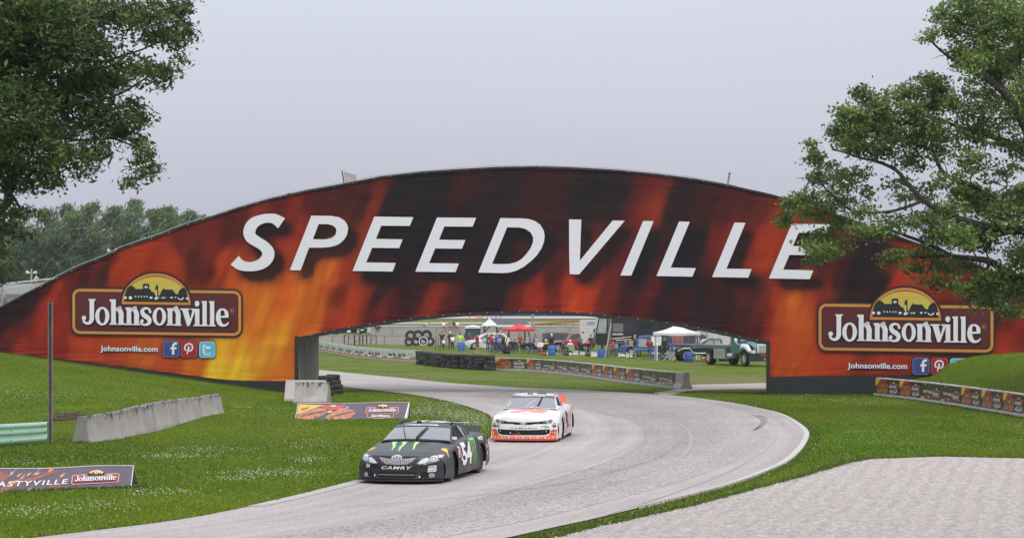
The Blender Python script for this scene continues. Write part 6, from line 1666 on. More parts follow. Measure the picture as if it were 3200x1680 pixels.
RB = [(2470, 640, 34, 30), (2450, 690, 30, 30, .8), (2520, 620, 34, 30), (2555, 560, 32, 26), (2545, 495, 30, 32), (2535, 452, 22, 14), (2590, 520, 26, 20, .7), (2560, 660, 60, 40, .9), (2640, 560, 55, 32, .8), (2690, 540, 30, 22, .6), (2620, 620, 60, 35, .6), (2700, 600, 40, 28, .4),
  (2630, 700, 55, 26, .8), (2560, 740, 44, 22, .9), (2535, 775, 40, 20, .9), (2590, 790, 40, 24, .9), (2640, 765, 36, 18, .7), (2545, 815, 26, 12, .8), (2700, 660, 50, 26, .6), (2710, 720, 60, 26, .7), (2790, 700, 60, 28, .7),
  (2610, 405, 28, 20), (2650, 360, 44, 36), (2640, 430, 44, 34), (2700, 300, 34, 34), (2740, 340, 50, 44), (2700, 400, 60, 50), (2770, 400, 60, 50), (2680, 465, 50, 28, .7), (2760, 470, 60, 34, .8), (2830, 290, 50, 32), (2840, 360, 55, 45), (2900, 250, 40, 26), (2935, 275, 40, 34), (2910, 330, 50, 45), (2860, 430, 55, 45, .9), (2920, 400, 50, 45, .9), (2850, 500, 60, 32, .7), (2940, 470, 50, 40, .6), (2980, 330, 40, 45, .8),
  (3010, 420, 50, 60, .7), (3060, 340, 50, 55, .6), (3090, 420, 60, 50, .45), (3150, 360, 60, 60, .6), (3180, 460, 50, 60, .5), (3040, 500, 60, 40, .6), (3130, 540, 60, 40, .45), (2980, 560, 60, 30, .5), (2920, 590, 50, 28, .4), (2800, 570, 50, 24, .5), (2850, 620, 60, 28, .5),
  (2910, 110, 22, 18), (2895, 118, 20, 10), (2945, 45, 30, 32), (2975, 90, 34, 40, .9), (3000, 170, 40, 50, .8), (3020, 50, 50, 60), (3080, 110, 55, 70), (3080, 20, 50, 50, .7), (3150, 60, 60, 70), (3040, 200, 40, 45), (3100, 220, 55, 60), (3170, 180, 60, 70), (3220, 300, 60, 80), (3220, 80, 70, 90), (2990, 10, 30, 24, .7),
  (3030, 280, 26, 30, .6), (3090, 300, 44, 36, .7), (2890, 690, 60, 34, .7), (2960, 660, 60, 36, .9), (3030, 610, 60, 45, .9), (3080, 640, 70, 45), (2930, 730, 50, 40, 1), (2990, 740, 70, 45), (3060, 740, 60, 50), (3140, 680, 60, 50), (3180, 620, 50, 50, .7), (2880, 790, 50, 22, .8), (2800, 800, 40, 22, .9), (2780, 815, 26, 14, .8), (2860, 840, 44, 20, .8), (2940, 830, 60, 28, .9), (3010, 830, 50, 26, .7), (2920, 880, 50, 20, .8), (2990, 890, 40, 24, .7), (3050, 900, 40, 30, .9), (3110, 870, 60, 44, .9), (3180, 800, 50, 50, .8), (3180, 900, 50, 50, .9), (3100, 940, 50, 22, .9), (3160, 970, 40, 24, .8), (3060, 955, 24, 12, .8), (3250, 700, 60, 160), (3260, 900, 60, 90)]
RL = [[(3420, 1380, 40, 0), (3400, 1150, 36, 0), (3330, 960, 30, 0), (3290, 700, 26, 0), (3240, 480, 22, 0), (3170, 330, 15, 0), (3080, 245, 9, 0), (2990, 195, 5, 0), (2900, 118, 2.5, 0)],
  [(3345, 990, 22, 0), (3200, 885, 15, -.5), (3092, 819, 11, -.6), (2972, 797, 7, -.5), (2832, 735, 5, -.3), (2706, 706, 3.5, 0), (2573, 690, 2.5, 0)],
  [(3290, 720, 18, 0), (3160, 720, 14, -.6), (3020, 690, 11, -.8), (2886, 629, 8, -.6), (2799, 533, 6, -.3), (2693, 493, 3.5, 0), (2600, 466, 2, 0)],
  [(3260, 560, 14, 0), (3110, 620, 10, .6), (3032, 579, 8, .6), (2960, 550, 6.5, .4), (2925, 500, 5, .3), (2900, 400, 3, 0), (2870, 330, 2, 0)],
  [(3240, 500, 13, 0), (3130, 440, 9, .4), (3032, 406, 6, .5), (2925, 373, 4, .4), (2830, 340, 2.5, 0)], [(3190, 370, 10, 0), (3120, 250, 6, .3), (3090, 140, 4, .3), (3060, 50, 2.5, 0), (3030, -30, 2, 0)],
  [(2972, 797, 5, -.5), (2850, 800, 4, -.6), (2760, 760, 3, -.6), (2640, 750, 2, -.4)], [(2886, 629, 5, -.6), (2780, 660, 4.5, -.4), (2666, 659, 4, -.2), (2599, 606, 3, 0), (2546, 540, 2, 0)], [(3092, 819, 6, -.6), (3080, 880, 3.5, -.5), (3100, 950, 2.5, -.4)], [(3020, 690, 6, -.8), (2940, 740, 4, -.8), (2900, 850, 2.5, -.6)], [(3170, 330, 6, 0), (3190, 200, 4, .3), (3180, 60, 3, .3)]]
px_tree('maple_tree', 'broad green tree with dark limbs reaching across the arched banner', 84, RB, RL, 62000, (.130, .190, .048), 3420, (.140, .092), 33, twig=2)
# ---- far wood on the rise behind the bridge
def far_tree(px, py_top, wpx, D, seed, colk, label, group, n=4800):
 R = random.Random(seed); s = D / F
 X = (px - CX) * s; zb_ = tz(X, D); top = H + (YH - py_top) * s; h_ = top - zb_
 t = thing('willow_tree', label, 'tree', (X, D, zb_), 0, group)
 C_, R_, N_, K_ = [], [], [], []
 for k in range(11):
  f_ = k / 10; zz = h_ * (.22 + .72 * f_); rr = wpx * s * (.50 * math.sin(math.pi * (.25 + .68 * f_)) ** .8)
  a = R.uniform(0, 6.28); o = rr * R.uniform(.2, .75)
  C_.append((math.cos(a) * o + (f_ * .9), math.sin(a) * o, zz)); r1 = rr * R.uniform(.55, .8)
  R_.append((r1, r1, r1 * R.uniform(.8, 1.25))); N_.append(n / 11); br = R.uniform(.8, 1.25)
  K_.append((colk[0] * br, colk[1] * br, colk[2] * br))
 leaf_mesh('crown', C_, R_, N_, K_, t, size=(.95, .20), cl=10, cs=.34, m=M_leaf_far, seed=seed, droop=-1.3, wind=.6, shell=.7)
 mb = MB(); mb.tube([(0, 0, -.3), (.2, 0, h_ * .3), (.5, .1, h_ * .6), (1.0, .1, h_ * .85)], [.35, .28, .16, .05], 7)
 for k in range(7):
  z_ = h_ * R.uniform(.25, .7); a = R.uniform(0, 6.28); ln = wpx * s * .42; mb.tube([(.3, 0, z_), (.3 + math.cos(a) * ln * .5, math.sin(a) * ln * .5, z_ + ln * .4), (.3 + math.cos(a) * ln, math.sin(a) * ln, z_ + ln * .9)], [.14, .08, .03], 5)
 mb.build('trunk', mat_far_bark, t)
mat_far_bark = mat('pale_far_bark', (.16, .14, .13), .9, noise=.3, nscale=2)
fg = 'pale green windblown trees of the distant wood'
ft = [(40, 690, 190, 400, 'b'), (130, 652, 170, 405, 'a'), (200, 640, 150, 395, 'a'), (270, 630, 160, 400, 'a'), (345, 640, 150, 392, 'a'), (405, 618, 150, 398, 'a'), (470, 650, 140, 402, 'a'), (520, 645, 140, 392, 'a'), (575, 655, 130, 400, 'a'), (628, 672, 120, 396, 'a'), (690, 700, 120, 400, 'a'), (760, 740, 120, 400, 'a'), (-40, 700, 200, 390, 'b'),
  (60, 755, 170, 360, 'c'), (170, 735, 170, 356, 'c'), (280, 745, 170, 362, 'c'), (390, 740, 160, 358, 'c'), (490, 745, 150, 360, 'c'), (-50, 790, 180, 350, 'c'), (120, 810, 160, 340, 'c'), (230, 820, 160, 344, 'c'), (330, 810, 150, 342, 'c')]
kc = {'a': (.12, .18, .08), 'b': (.095, .145, .065), 'c': (.065, .105, .05)}
lb = {'a': 'pale green windblown tree in the upper row of the distant wood', 'b': 'greener tree at the outer end of the distant wood, behind the overhanging crown', 'c': 'darker tree in the lower front row of the distant wood'}
for i, (px, py, wpx, D, k) in enumerate(ft):
 far_tree(px, py, wpx, D, 100 + i, kc[k], lb[k], fg if k == 'a' else ('outer trees of the distant wood' if k == 'b' else 'lower trees of the distant wood'))
# ------------------------------------------------------------------ mown grass blades and clover
road_poly = [(p.x, p.y) for p in ci] + [(p.x, p.y) for p in co[::-1]]
grav_poly = [(p.x, p.y) for p in gravel_edge] + [(gravel_edge[-1].x, 21), (gravel_edge[0].x, 21)]
R = np.random.default_rng(42)
def lawn_points(n, y0=35.5, y1=103, pw=1.0):
 Y = y0 + (y1 - y0) * R.random(n) ** pw; X = (R.random(n) * 2 - 1) * (Y * .245 + 3.5)
 k = ~inside(road_poly, X, Y); X, Y = X[k], Y[k]
 k = ~inside(grav_poly, X, Y); X, Y = X[k], Y[k]
 return X, Y
X, Y = lawn_points(370000, pw=1.25)
n = len(X); Z = terr(X, Y)
hh = R.uniform(.018, .042, n) * (.75 + .6 * vnoise(X * .7 + 50, Y * .4 + 50, 31)); ww = R.uniform(.008, .016, n) * (1 + Y / 120)
an = R.random(n) * 6.283; lx = R.normal(size=n) * .022; ly = R.normal(size=n) * .022
a = np.stack([X - np.cos(an) * ww, Y - np.sin(an) * ww, Z - .005], 1); b = np.stack([X + np.cos(an) * ww, Y + np.sin(an) * ww, Z - .005], 1); c = np.stack([X + lx, Y + ly, Z + hh], 1)
V = np.stack([a, b, c], 1).reshape(-1, 3)
tn = np.exp(R.normal(size=n) * .13)[:, None] * (.84 + .36 * vnoise(X * .35 + 40, Y * .22 + 9, 33))[:, None]
dry = (R.random(n) < .04)[:, None]
mo = (vnoise(X * .22 + 70, Y * .10 + 30, 41) - .5)[:, None] + .5 * (vnoise(X * .9 + 20, Y * .4 + 60, 43) - .5)[:, None]
cc = np.where(dry, np.array([[.22, .19, .08]]), np.array([[.116, .178, .014]])) * tn * (1 + mo * np.array([[.75, .30, .2]]))
edge_d = np.clip(1 - np.abs(vnoise(X * 3, Y * 1.5, 5) - .5) * 2, 0, 1)
g_ = big_mesh('grass', V, np.arange(n * 3).reshape(n, 3), attr_mat('grass_blades', rough=.8, spec=.05, trans=.25), np.repeat(cc, 3, 0))
tag(g_, 'short green mown grass blades covering the lawns beside the track', 'grass', kind='stuff')
# longer fringe where the mower does not reach: along the track, gravel, barriers
fr_ = []
def fringe(pts, n_, wid=.12):
 pts = [Vector((p[0], p[1], 0)) for p in pts]
 for _ in range(n_):
  i = R.integers(0, len(pts) - 1); q = pts[i].lerp(pts[i + 1], R.random()); fr_.append((q.x + R.normal() * wid, q.y + R.normal() * wid))
fringe([(p.x, p.y) for p in ci[50:215]], 3200, .07); fringe([(p.x + .35, p.y) for p in co[70:220]], 3000, .08)
fringe([(p.x - .05, p.y + .1) for p in gravel_edge], 6000, .13)
fringe([(p.x, p.y - .32) for p in lp], 1800, .08); fringe([(p.x - .3, p.y - .1) for p in rp], 2600, .08)
fringe([B(x, 1180, .35) for x in (-100, 200, 500, 700, 920)], 3500, .12); fringe([B(x, 1180, .3) for x in (2410, 2600, 2750)], 1500, .1)
fringe([(b2.location.x - 2, b2.location.y - 1.0), (b2.location.x + 1.7, b2.location.y + .6)], 900, .06)
fa = np.array(fr_); X, Y = fa[:, 0], fa[:, 1]; k = ~inside(road_poly, X, Y); X, Y = X[k], Y[k]; n = len(X); Z = terr(X, Y)
hh = R.uniform(.03, .085, n); ww = R.uniform(.010, .018, n); an = R.random(n) * 6.283
a = np.stack([X - np.cos(an) * ww, Y - np.sin(an) * ww, Z - .005], 1); b = np.stack([X + np.cos(an) * ww, Y + np.sin(an) * ww, Z - .005], 1); c = np.stack([X + R.normal(size=n) * .04, Y + R.normal(size=n) * .04, Z + hh], 1)
cc = np.where((R.random(n) < .25)[:, None], np.array([[.20, .17, .08]]), np.array([[.07, .125, .022]])) * np.exp(R.normal(size=n) * .3)[:, None]
g_ = big_mesh('grass', np.stack([a, b, c], 1).reshape(-1, 3), np.arange(n * 3).reshape(n, 3), bpy.data.materials['grass_blades'], np.repeat(cc, 3, 0))
tag(g_, 'longer uneven grass fringe along the kerbs, gravel and barriers', 'grass', kind='stuff')
# clover heads in drifts
fp = []
def drift(px, py, rx_, ry_, n_):
 for _ in range(n_):
  if R.random() < .3: continue
  a = R.normal(size=2) * .5; q = G(px + a[0] * rx_, py + a[1] * ry_); fp.append((q.x, q.y))
for d in ((1450, 1262, 90, 14, 420), (1350, 1272, 110, 22, 700), (1440, 1300, 110, 26, 1100), (1490, 1325, 60, 24, 500), (1310, 1292, 60, 14, 260), (1240, 1250, 80, 8, 90), (560, 1428, 150, 10, 260), (640, 1408, 160, 10, 200), (850, 1482, 170, 14, 420), (960, 1440, 70, 12, 160), (720, 1500, 80, 10, 90), (500, 1540, 140, 14, 150), (80, 1290, 120, 8, 200), (230, 1285, 90, 8, 100), (420, 1262, 140, 14, 130), (820, 1290, 150, 18, 150), (80, 1450, 150, 14, 120), (100, 1600, 160, 20, 200), (300, 1585, 140, 18, 110), (980, 1390, 100, 20, 160), (900, 1350, 150, 20, 90), (2620, 1252, 150, 10, 240), (2480, 1247, 60, 8, 60), (2760, 1262, 120, 10, 90), (3180, 1330, 50, 10, 40), (2700, 1352, 70, 6, 60), (1230, 1180, 260, 10, 420), (1600, 1200, 240, 10, 320), (1180, 1150, 120, 8, 160), (1900, 1215, 90, 6, 60), (2550, 1400, 60, 20, 25)):
 drift(*d)
X0, Y0 = lawn_points(3000)
kk_ = vnoise(X0 * .5, Y0 * .2, 77) > .45
fp += list(zip(X0[kk_], Y0[kk_]))
X0, Y0 = np.array([f_[0] for f_ in fp]), np.array([f_[1] for f_ in fp])
k = ~inside(road_poly, X0, Y0); X0, Y0 = X0[k], Y0[k]; n = len(X0); Z0 = terr(X0, Y0) + .038 + R.random(n) * .02
r_ = R.uniform(.007, .015, n)
tp = np.stack([X0, Y0, Z0 + r_], 1); ring = [np.stack([X0 + r_ * math.cos(a), Y0 + r_ * math.sin(a), Z0 - r_ * .2], 1) for a in (0.3, 2.4, 4.5)]; bt_ = np.stack([X0, Y0, Z0 - r_], 1)
V = np.stack([tp, *ring, bt_], 1).reshape(-1, 3); base = (np.arange(n) * 5)[:, None]
Fq = np.concatenate([base + np.array([[0, 1, 2]]), base + np.array([[0, 2, 3]]), base + np.array([[0, 3, 1]]), base + np.array([[4, 2, 1]]), base + np.array([[4, 3, 2]]), base + np.array([[4, 1, 3]])])
cc = np.where((R.random(n) < .05)[:, None], np.array([[.75, .60, .08]]), np.array([[.62, .60, .55]]))
g_ = big_mesh('clover', V, Fq, attr_mat('clover_heads', rough=.8, spec=.1), np.repeat(cc, 5, 0))
tag(g_, 'drifts of small white clover flowers scattered in the grass', 'clover flowers', kind='stuff')
# ------------------------------------------------------------------ paddock beyond the track
M_wall = mat('grey_wall_concrete', (.30, .285, .27), .9, noise=.10, nscale=.35, streak=(1, 1, 2))
M_wall2 = mat('warm_wall_concrete', (.33, .305, .285), .9, noise=.10, nscale=.4)
def gd(py, z=0.0): return F * (H - z) / (py - YH)
def long_wall(name, label, x0, x1, D, ztop, m, th=.35, dark_joint=True):
 xa, xb = (x0 - CX) / F * D, (x1 - CX) / F * D
 zb_ = min(tz(xa, D), tz(xb, D), tz((xa + xb) / 2, D)) - .15
 t = thing(name, label, 'wall', ((xa + xb) / 2, D, zb_))
 hw = (xb - xa) / 2; zt = ztop - zb_
 mb = MB(); mb.extrude([(-th, 0), (-th * .4, zt), (th * .4, zt), (th, 0)], -hw, hw, axis='X'); mb.build('wall_body', m, t, weld=True)
 mb = MB(); mb.box((0, 0, zt + .03), (2 * hw, th * 1.1, .07)); mb.build('coping', mat('pale_coping', (.40, .38, .36), .9), t)
 if dark_joint:
  mb = MB()
  for x in np.arange(-hw + 3, hw, 6.1): mb.box((x, -th * .72, zt * .5), (.04, .16, zt * .86), Matrix.Rotation(-math.atan(th * .6 / zt), 4, 'X'))
  o = mb.build('joint_line', mat('wall_joint', (.16, .15, .145), .9), t); o['kind'] = 'stuff'
 return t
long_wall('concrete_wall', 'nearer long pale concrete wall behind the spectators', 960, 2600, 272, H - (1047 - YH) / F * 272, M_wall2)
long_wall('concrete_wall', 'farther long grey concrete wall that people sit on', 1158, 2700, 320, H - (1021 - YH) / F * 320, M_wall)
D7 = 700
t = thing('dark_fence', 'long dark blue grey fence beyond the farthest piece of track', 'fence', (0, D7, 3.0))
mb = MB(); mb.box((-5, 0, .55), (150, .3, 1.35)); mb.build('fence_panel', mat('dark_blue_fence', (.020, .030, .042), .8, noise=.3, nscale=.3), t)
mb = MB()
for k in range(38): mb.box((-78 + k * 4, -.22, .7), (.25, .12, 1.6))
o = mb.build('fence_post', mat('fence_post_grey', (.12, .13, .14), .8), t); o['kind'] = 'stuff'
# far red kerb line
t = thing('red_mesh_fence', 'thin red strip of fencing beyond the far wall', 'fence', (0, 334, 0))
mb = MB(); mb.grid([[P(1672 + i * 24, 1009 - i * 1.0, 334) - Vector((0, 334, 0)) for i in range(7)], [P(1672 + i * 24, 1013 - i * .8, 334) - Vector((0, 334, 0)) for i in range(7)]]); mb.grid([[P(1672 + i * 24, 1009 - i * 1.0, 334.1) - Vector((0, 334, 0)) for i in range(7)], [P(1672 + i * 24, 1013 - i * .8, 334.1) - Vector((0, 334, 0)) for i in range(7)]]); mb.build('mesh_strip', mat('faded_red_mesh', (.50, .06, .04), .7), t)
mb = MB()
for i in range(7): c = P(1672 + i * 24, 1012 - i, 334.2) - Vector((0, 334, 0)); mb.tube([(c.x, c.y, tz(0, 334) - .2), (c.x, c.y, c.z + .1)], .03, 5)
o = mb.build('stake', M_steel, t); o['kind'] = 'stuff'
def profile_vehicle(name, label, cat, loc, rz, body, cabin, belt, W, wheels, bm_, wins, ws=None, rw=.34, rimm=None, tumble=.16, extra=None, glass=M_glass2, group=None, arch=True):
 """side-profile vehicle, local +X forward; body/cabin are (x, z) outlines; wheels are x positions"""
 t = thing(name, label, cat, loc, rz, group)
 mb = MB(); n = len(body)
 # body with softly turned-in top and bottom edges
 def yy(z):
  zmin = min(p[1] for p in body); return W / 2 - .06 * max(0, (belt - .15 - z)) ** 2 - (.05 if z > belt - .08 else 0) - (.03 if z < zmin + .1 else 0)
 A = [Vector((x, -yy(z), z)) for x, z in body]; Bq = [Vector((x, yy(z), z)) for x, z in body]
 mb.poly([A]); mb.poly([Bq]); mb.grid([A + [A[0]], Bq + [Bq[0]]])
 mb.build('body', bm_, t, weld=True)
 if cabin:
  zt = max(p[1] for p in cabin)
  def cy_(z): return W / 2 - .06 - tumble * max(0, (z - belt)) / (zt - belt)
  mb = MB(); A = [Vector((x, -cy_(z), z)) for x, z in cabin]; Bq = [Vector((x, cy_(z), z)) for x, z in cabin]
  mb.poly([A]); mb.poly([Bq]); mb.grid([A + [A[0]], Bq + [Bq[0]]]); cab = mb.build('cabin', bm_, t, weld=True)
  for wn_ in wins:
   for s in (-1, 1):
    mb = MB(); mb.poly([[Vector((x, s * (cy_(z) + .012), z)) for x, z in wn_]]); mb.poly([[Vector((x, s * (cy_(z) + .004), z)) for x, z in wn_]]); mb.build('side_window', glass, cab)
  for nm, q in (ws or {}).items():
   (x0, z0), (x1, z1) = q; dx = .02 if nm == 'windscreen' else -.02
   mb = MB(); mb.face([(x0 + dx, -cy_(z0) + .08, z0 + .02), (x0 + dx, cy_(z0) - .08, z0 + .02), (x1 + dx, cy_(z1) - .06, z1 + .015), (x1 + dx, -cy_(z1) + .06, z1 + .015)]); mb.build(nm, glass, cab)
 for x in wheels:
  for s in (-1, 1):
   Mx = Matrix.Translation((x, s * (W / 2 - .10), rw)) @ Matrix.Rotation(-s * math.pi / 2, 4, 'X')
   mb = MB(); mb.lathe([(rw * .6, .11), (rw * .92, .12), (rw, .08), (rw, -.10), (rw * .6, -.12)], 18, Mx); wh = mb.build('wheel', M_rub, t, smooth=35.0)
   mb = MB(); mb.lathe([(rw * .62, .112), (rw * .56, .09), (rw * .2, .10), (.02, .12)], 12, Mx); mb.build('rim', rimm or M_chr, wh)
   if arch:
    mb = MB(); mb.lathe([(rw * 1.16, .125), (0.02, .125)], 18, Matrix.Translation((x, s * (W / 2 - .13), rw + .02)) @ Matrix.Rotation(-s * math.pi / 2, 4, 'X')); mb.build('wheel_well', M_void, t)
 if extra: extra(t)
 return t
def lamps(t, x, W, z, m1=M_lampw, w_=.3, h_=.16, inset=.30):
 for s in (-1, 1):
  mb = MB(); mb.box((x, s * (W / 2 - inset), z), (.05, w_, h_)); mb.build('headlight', m1, t)
def vloc(px, py, dz=0): 
 p = G(px, py); p.z = tz(p.x, p.y) + dz; return p
M_wcar = mat('white_car_paint', (.66, .66, .65), .25, coat=.5); M_gcar = mat('charcoal_car_paint', (.045, .048, .058), .28, coat=.5)
M_rcar = mat('red_car_paint', (.36, .025, .035), .3, coat=.5); M_ngcar = mat('dark_green_car_paint', (.012, .030, .032), .25, coat=.5); M_bcar = mat('blue_car_paint', (.05, .10, .33), .3, coat=.5)
M_nvcar = mat('navy_car_paint', (.022, .030, .075), .3, coat=.5); M_teal = mat('teal_truck_paint', (.015, .11, .13), .3, coat=.5); M_blkb = mat('black_coach_paint', (.018, .020, .024), .25, coat=.5)
M_rib = bpy.data.materials.new('ribbed_white_cladding'); M_rib.use_nodes = True
t_ = M_rib.node_tree; b_ = t_.nodes['Principled BSDF']; b_.inputs['Roughness'].default_value = .5
tc_ = N(t_, 'ShaderNodeTexCoord'); wv = N(t_, 'ShaderNodeTexWave', bands_direction='Z'); wv.inputs['Scale'].default_value = 1.6; t_.links.new(tc_.outputs['Object'], wv.inputs[0])
rp_ = N(t_, 'ShaderNodeValToRGB'); rp_.color_ramp.elements[0].position = .05; rp_.color_ramp.elements[0].color = (.30, .31, .34, 1); rp_.color_ramp.elements[1].position = .3; rp_.color_ramp.elements[1].color = (.62, .62, .64, 1)
t_.links.new(wv.outputs['Fac'], rp_.inputs[0]); t_.links.new(rp_.outputs[0], b_.inputs['Base Color'])
# white crossover facing left
profile_vehicle('parked_car', 'white crossover car parked by the concrete wall behind the crowd', 'car', vloc(1524, 1091), math.radians(187),
 [(-2.25, .35), (-2.3, .7), (-2.25, 1.02), (-1.9, 1.06), (1.0, 1.03), (1.8, .95), (2.2, .80), (2.32, .55), (2.25, .30), (1.8, .22), (-1.8, .22)],
 [(-2.2, 1.0), (-1.95, 1.35), (-1.5, 1.60), (-.6, 1.70), (.2, 1.66), (.75, 1.45), (1.35, 1.0)], 1.0, 1.86, (-1.42, 1.42), M_wcar,
 [[(-1.75, 1.12), (-1.6, 1.42), (-1.2, 1.54), (-.95, 1.55), (-.95, 1.10)], [(-.85, 1.10), (-.85, 1.56), (-.1, 1.56), (-.1, 1.08)], [(0, 1.08), (0, 1.55), (.3, 1.50), (.95, 1.08)]],
 {'windscreen': ((1.28, 1.06), (.35, 1.60)), 'rear_window': ((-2.12, 1.12), (-1.7, 1.50))}, rw=.37, extra=lambda t: (lamps(t, 2.2, 1.86, .82)))
# dark people carrier with its tailgate up
def hatch(t):
 mb = MB(); pts = [(-2.15, 1.72), (-2.5, 1.92), (-2.95, 1.98), (-3.3, 1.88)]
 mb.grid([[(x, -.75, z) for x, z in pts], [(x, .75, z) for x, z in pts]]); mb.grid([[(x, -.75, z + .06) for x, z in pts], [(x, .75, z + .06) for x, z in pts]]); mb.build('tailgate', M_gcar, t)
 mb = MB(); mb.tube([(-2.15, -.7, 1.76), (-2.5, -.72, 1.97), (-2.95, -.74, 2.03), (-3.35, -.74, 1.9)], .04, 6); mb.build('tailgate_frame', M_gry, t)
 mb = MB(); mb.box((0, -.72, 1.80), (2.6, .05, .05)); mb.box((0, .72, 1.80), (2.6, .05, .05)); mb.build('roof_rack', M_gry, t)
 mb = MB(); mb.box((-2.16, 0, 1.1), (.04, 1.3, 1.1)); mb.build('load_opening', M_void, t)
profile_vehicle('parked_car', 'charcoal people carrier with its tailgate raised, behind the red car', 'car', vloc(1764, 1092), math.radians(-6),
 [(-2.2, .35), (-2.2, 1.08), (1.2, 1.08), (2.0, .98), (2.4, .75), (2.4, .35), (2.2, .25), (-2.0, .25)],
 [(-2.2, 1.05), (-2.1, 1.55), (-1.9, 1.74), (.7, 1.74), (1.2, 1.5), (1.75, 1.05)], 1.05, 1.95, (-1.4, 1.5), M_gcar,
 [[(-1.95, 1.15), (-1.85, 1.6), (-.9, 1.64), (-.9, 1.15)], [(-.8, 1.15), (-.8, 1.64), (.1, 1.64), (.1, 1.14)], [(.2, 1.14), (.2, 1.62), (.7, 1.6), (1.3, 1.14)]], {'windscreen': ((1.65, 1.12), (.95, 1.62))}, extra=hatch)
# red off-roader facing left
def jeep(t):
 lamps(t, 2.0, 1.6, .88, w_=.2, h_=.2, inset=.28)
 mb = MB(); mb.box((2.15, 0, .50), (.16, 1.6, .16)); mb.box((-1.9, 0, .52), (.12, 1.6, .14)); mb.build('bumper', M_steel, t)
 for s in (-1, 1):
  mb = MB(); mb.tube([(2.0, s * .88, .72), (1.7, s * .92, .95), (1.1, s * .92, .98), (.75, s * .92, .62)], .06, 6); mb.build('wing_flare', M_gry, t)
 mb = MB(); mb.box((-.5, 0, 1.78), (1.9, 1.35, .05)); mb.build('hard_top', mat('pale_grey_top', (.40, .41, .44), .5), t)
profile_vehicle('off_roader', 'red boxy off road car between the charcoal people carrier and a white trailer', 'car', vloc(1789, 1098), math.radians(184),
 [(-1.85, .5), (-1.85, 1.1), (.55, 1.1), (.6, 1.12), (2.0, 1.02), (2.1, .95), (2.1, .55), (1.9, .45), (-1.7, .42)],
 [(-1.85, 1.08), (-1.75, 1.75), (.15, 1.75), (.55, 1.08)], 1.08, 1.75, (-1.2, 1.45), M_rcar,
 [[(-1.6, 1.18), (-1.55, 1.66), (-.75, 1.66), (-.75, 1.16)], [(-.62, 1.16), (-.62, 1.66), (.05, 1.66), (.35, 1.16)]], {'windscreen': ((.50, 1.15), (.2, 1.70))}, rw=.41, extra=jeep)
def caravan(name, label, px0, px1, ytop, ybase, D, m, extra=None, W=2.3, tilt=0, hgt=None):
 a = P(px0, ybase, D); b = P(px1, ybase, D); L_ = b.x - a.x; zt = (ybase - ytop) / F * D
 t = thing(name, label, 'trailer', ((a.x + b.x) / 2, D + W / 2, a.z), tilt)
 pr = [(-L_ / 2, .45), (-L_ / 2, zt - .25), (-L_ / 2 + .25, zt), (L_ / 2 - .15, zt), (L_ / 2, zt - .15), (L_ / 2, .45)]
 mb = MB(); mb.extrude(pr, -W / 2, W / 2, axis='Y'); mb.build('trailer_body', m, t, weld=True)
 mb = MB(); mb.box((0, 0, .42), (L_ * .95, W * .9, .12)); mb.tube([(-L_ / 2, 0, .42), (-L_ / 2 - 1.1, 0, .42)], .06, 6); mb.build('chassis', M_steel, t)
 for s in (-1, 1):
  mb = MB(); Mx = Matrix.Translation((L_ * .1, s * (W / 2 - .1), .34)) @ Matrix.Rotation(-s * math.pi / 2, 4, 'X'); mb.lathe([(.2, .11), (.32, .11), (.34, .06), (.34, -.1), (.2, -.1)], 16, Mx); w_ = mb.build('wheel', M_rub, t); mb = MB(); mb.lathe([(.2, .10), (.02, .10)], 12, Mx); mb.build('rim', M_gry, w_)
 if extra: extra(t, L_, zt, W)
 return t
def cv1(t, L_, zt, W):
 mb = MB(); mb.box((L_ * .15, -W / 2 - .01, zt - .35), (L_ * .55, .03, .26)); mb.build('vent_panel', mat('grey_vent', (.30, .31, .36), .5), t)
 mb = MB(); mb.box((-L_ * .30, -W / 2 - .012, zt * .52), (.5, .03, .9)); mb.build('door', mat('off_white_door', (.55, .55, .57), .5), t)
 mb = MB(); mb.box((-L_ * .33, -W / 2 - .03, zt * .55), (.18, .02, .2)); mb.build('hatch_decal', M_red, t)
caravan('camping_trailer', 'white ribbed camping trailer between the red car and the black motorhome', 1812, 1872, 998, 1088, 222, M_rib, cv1)
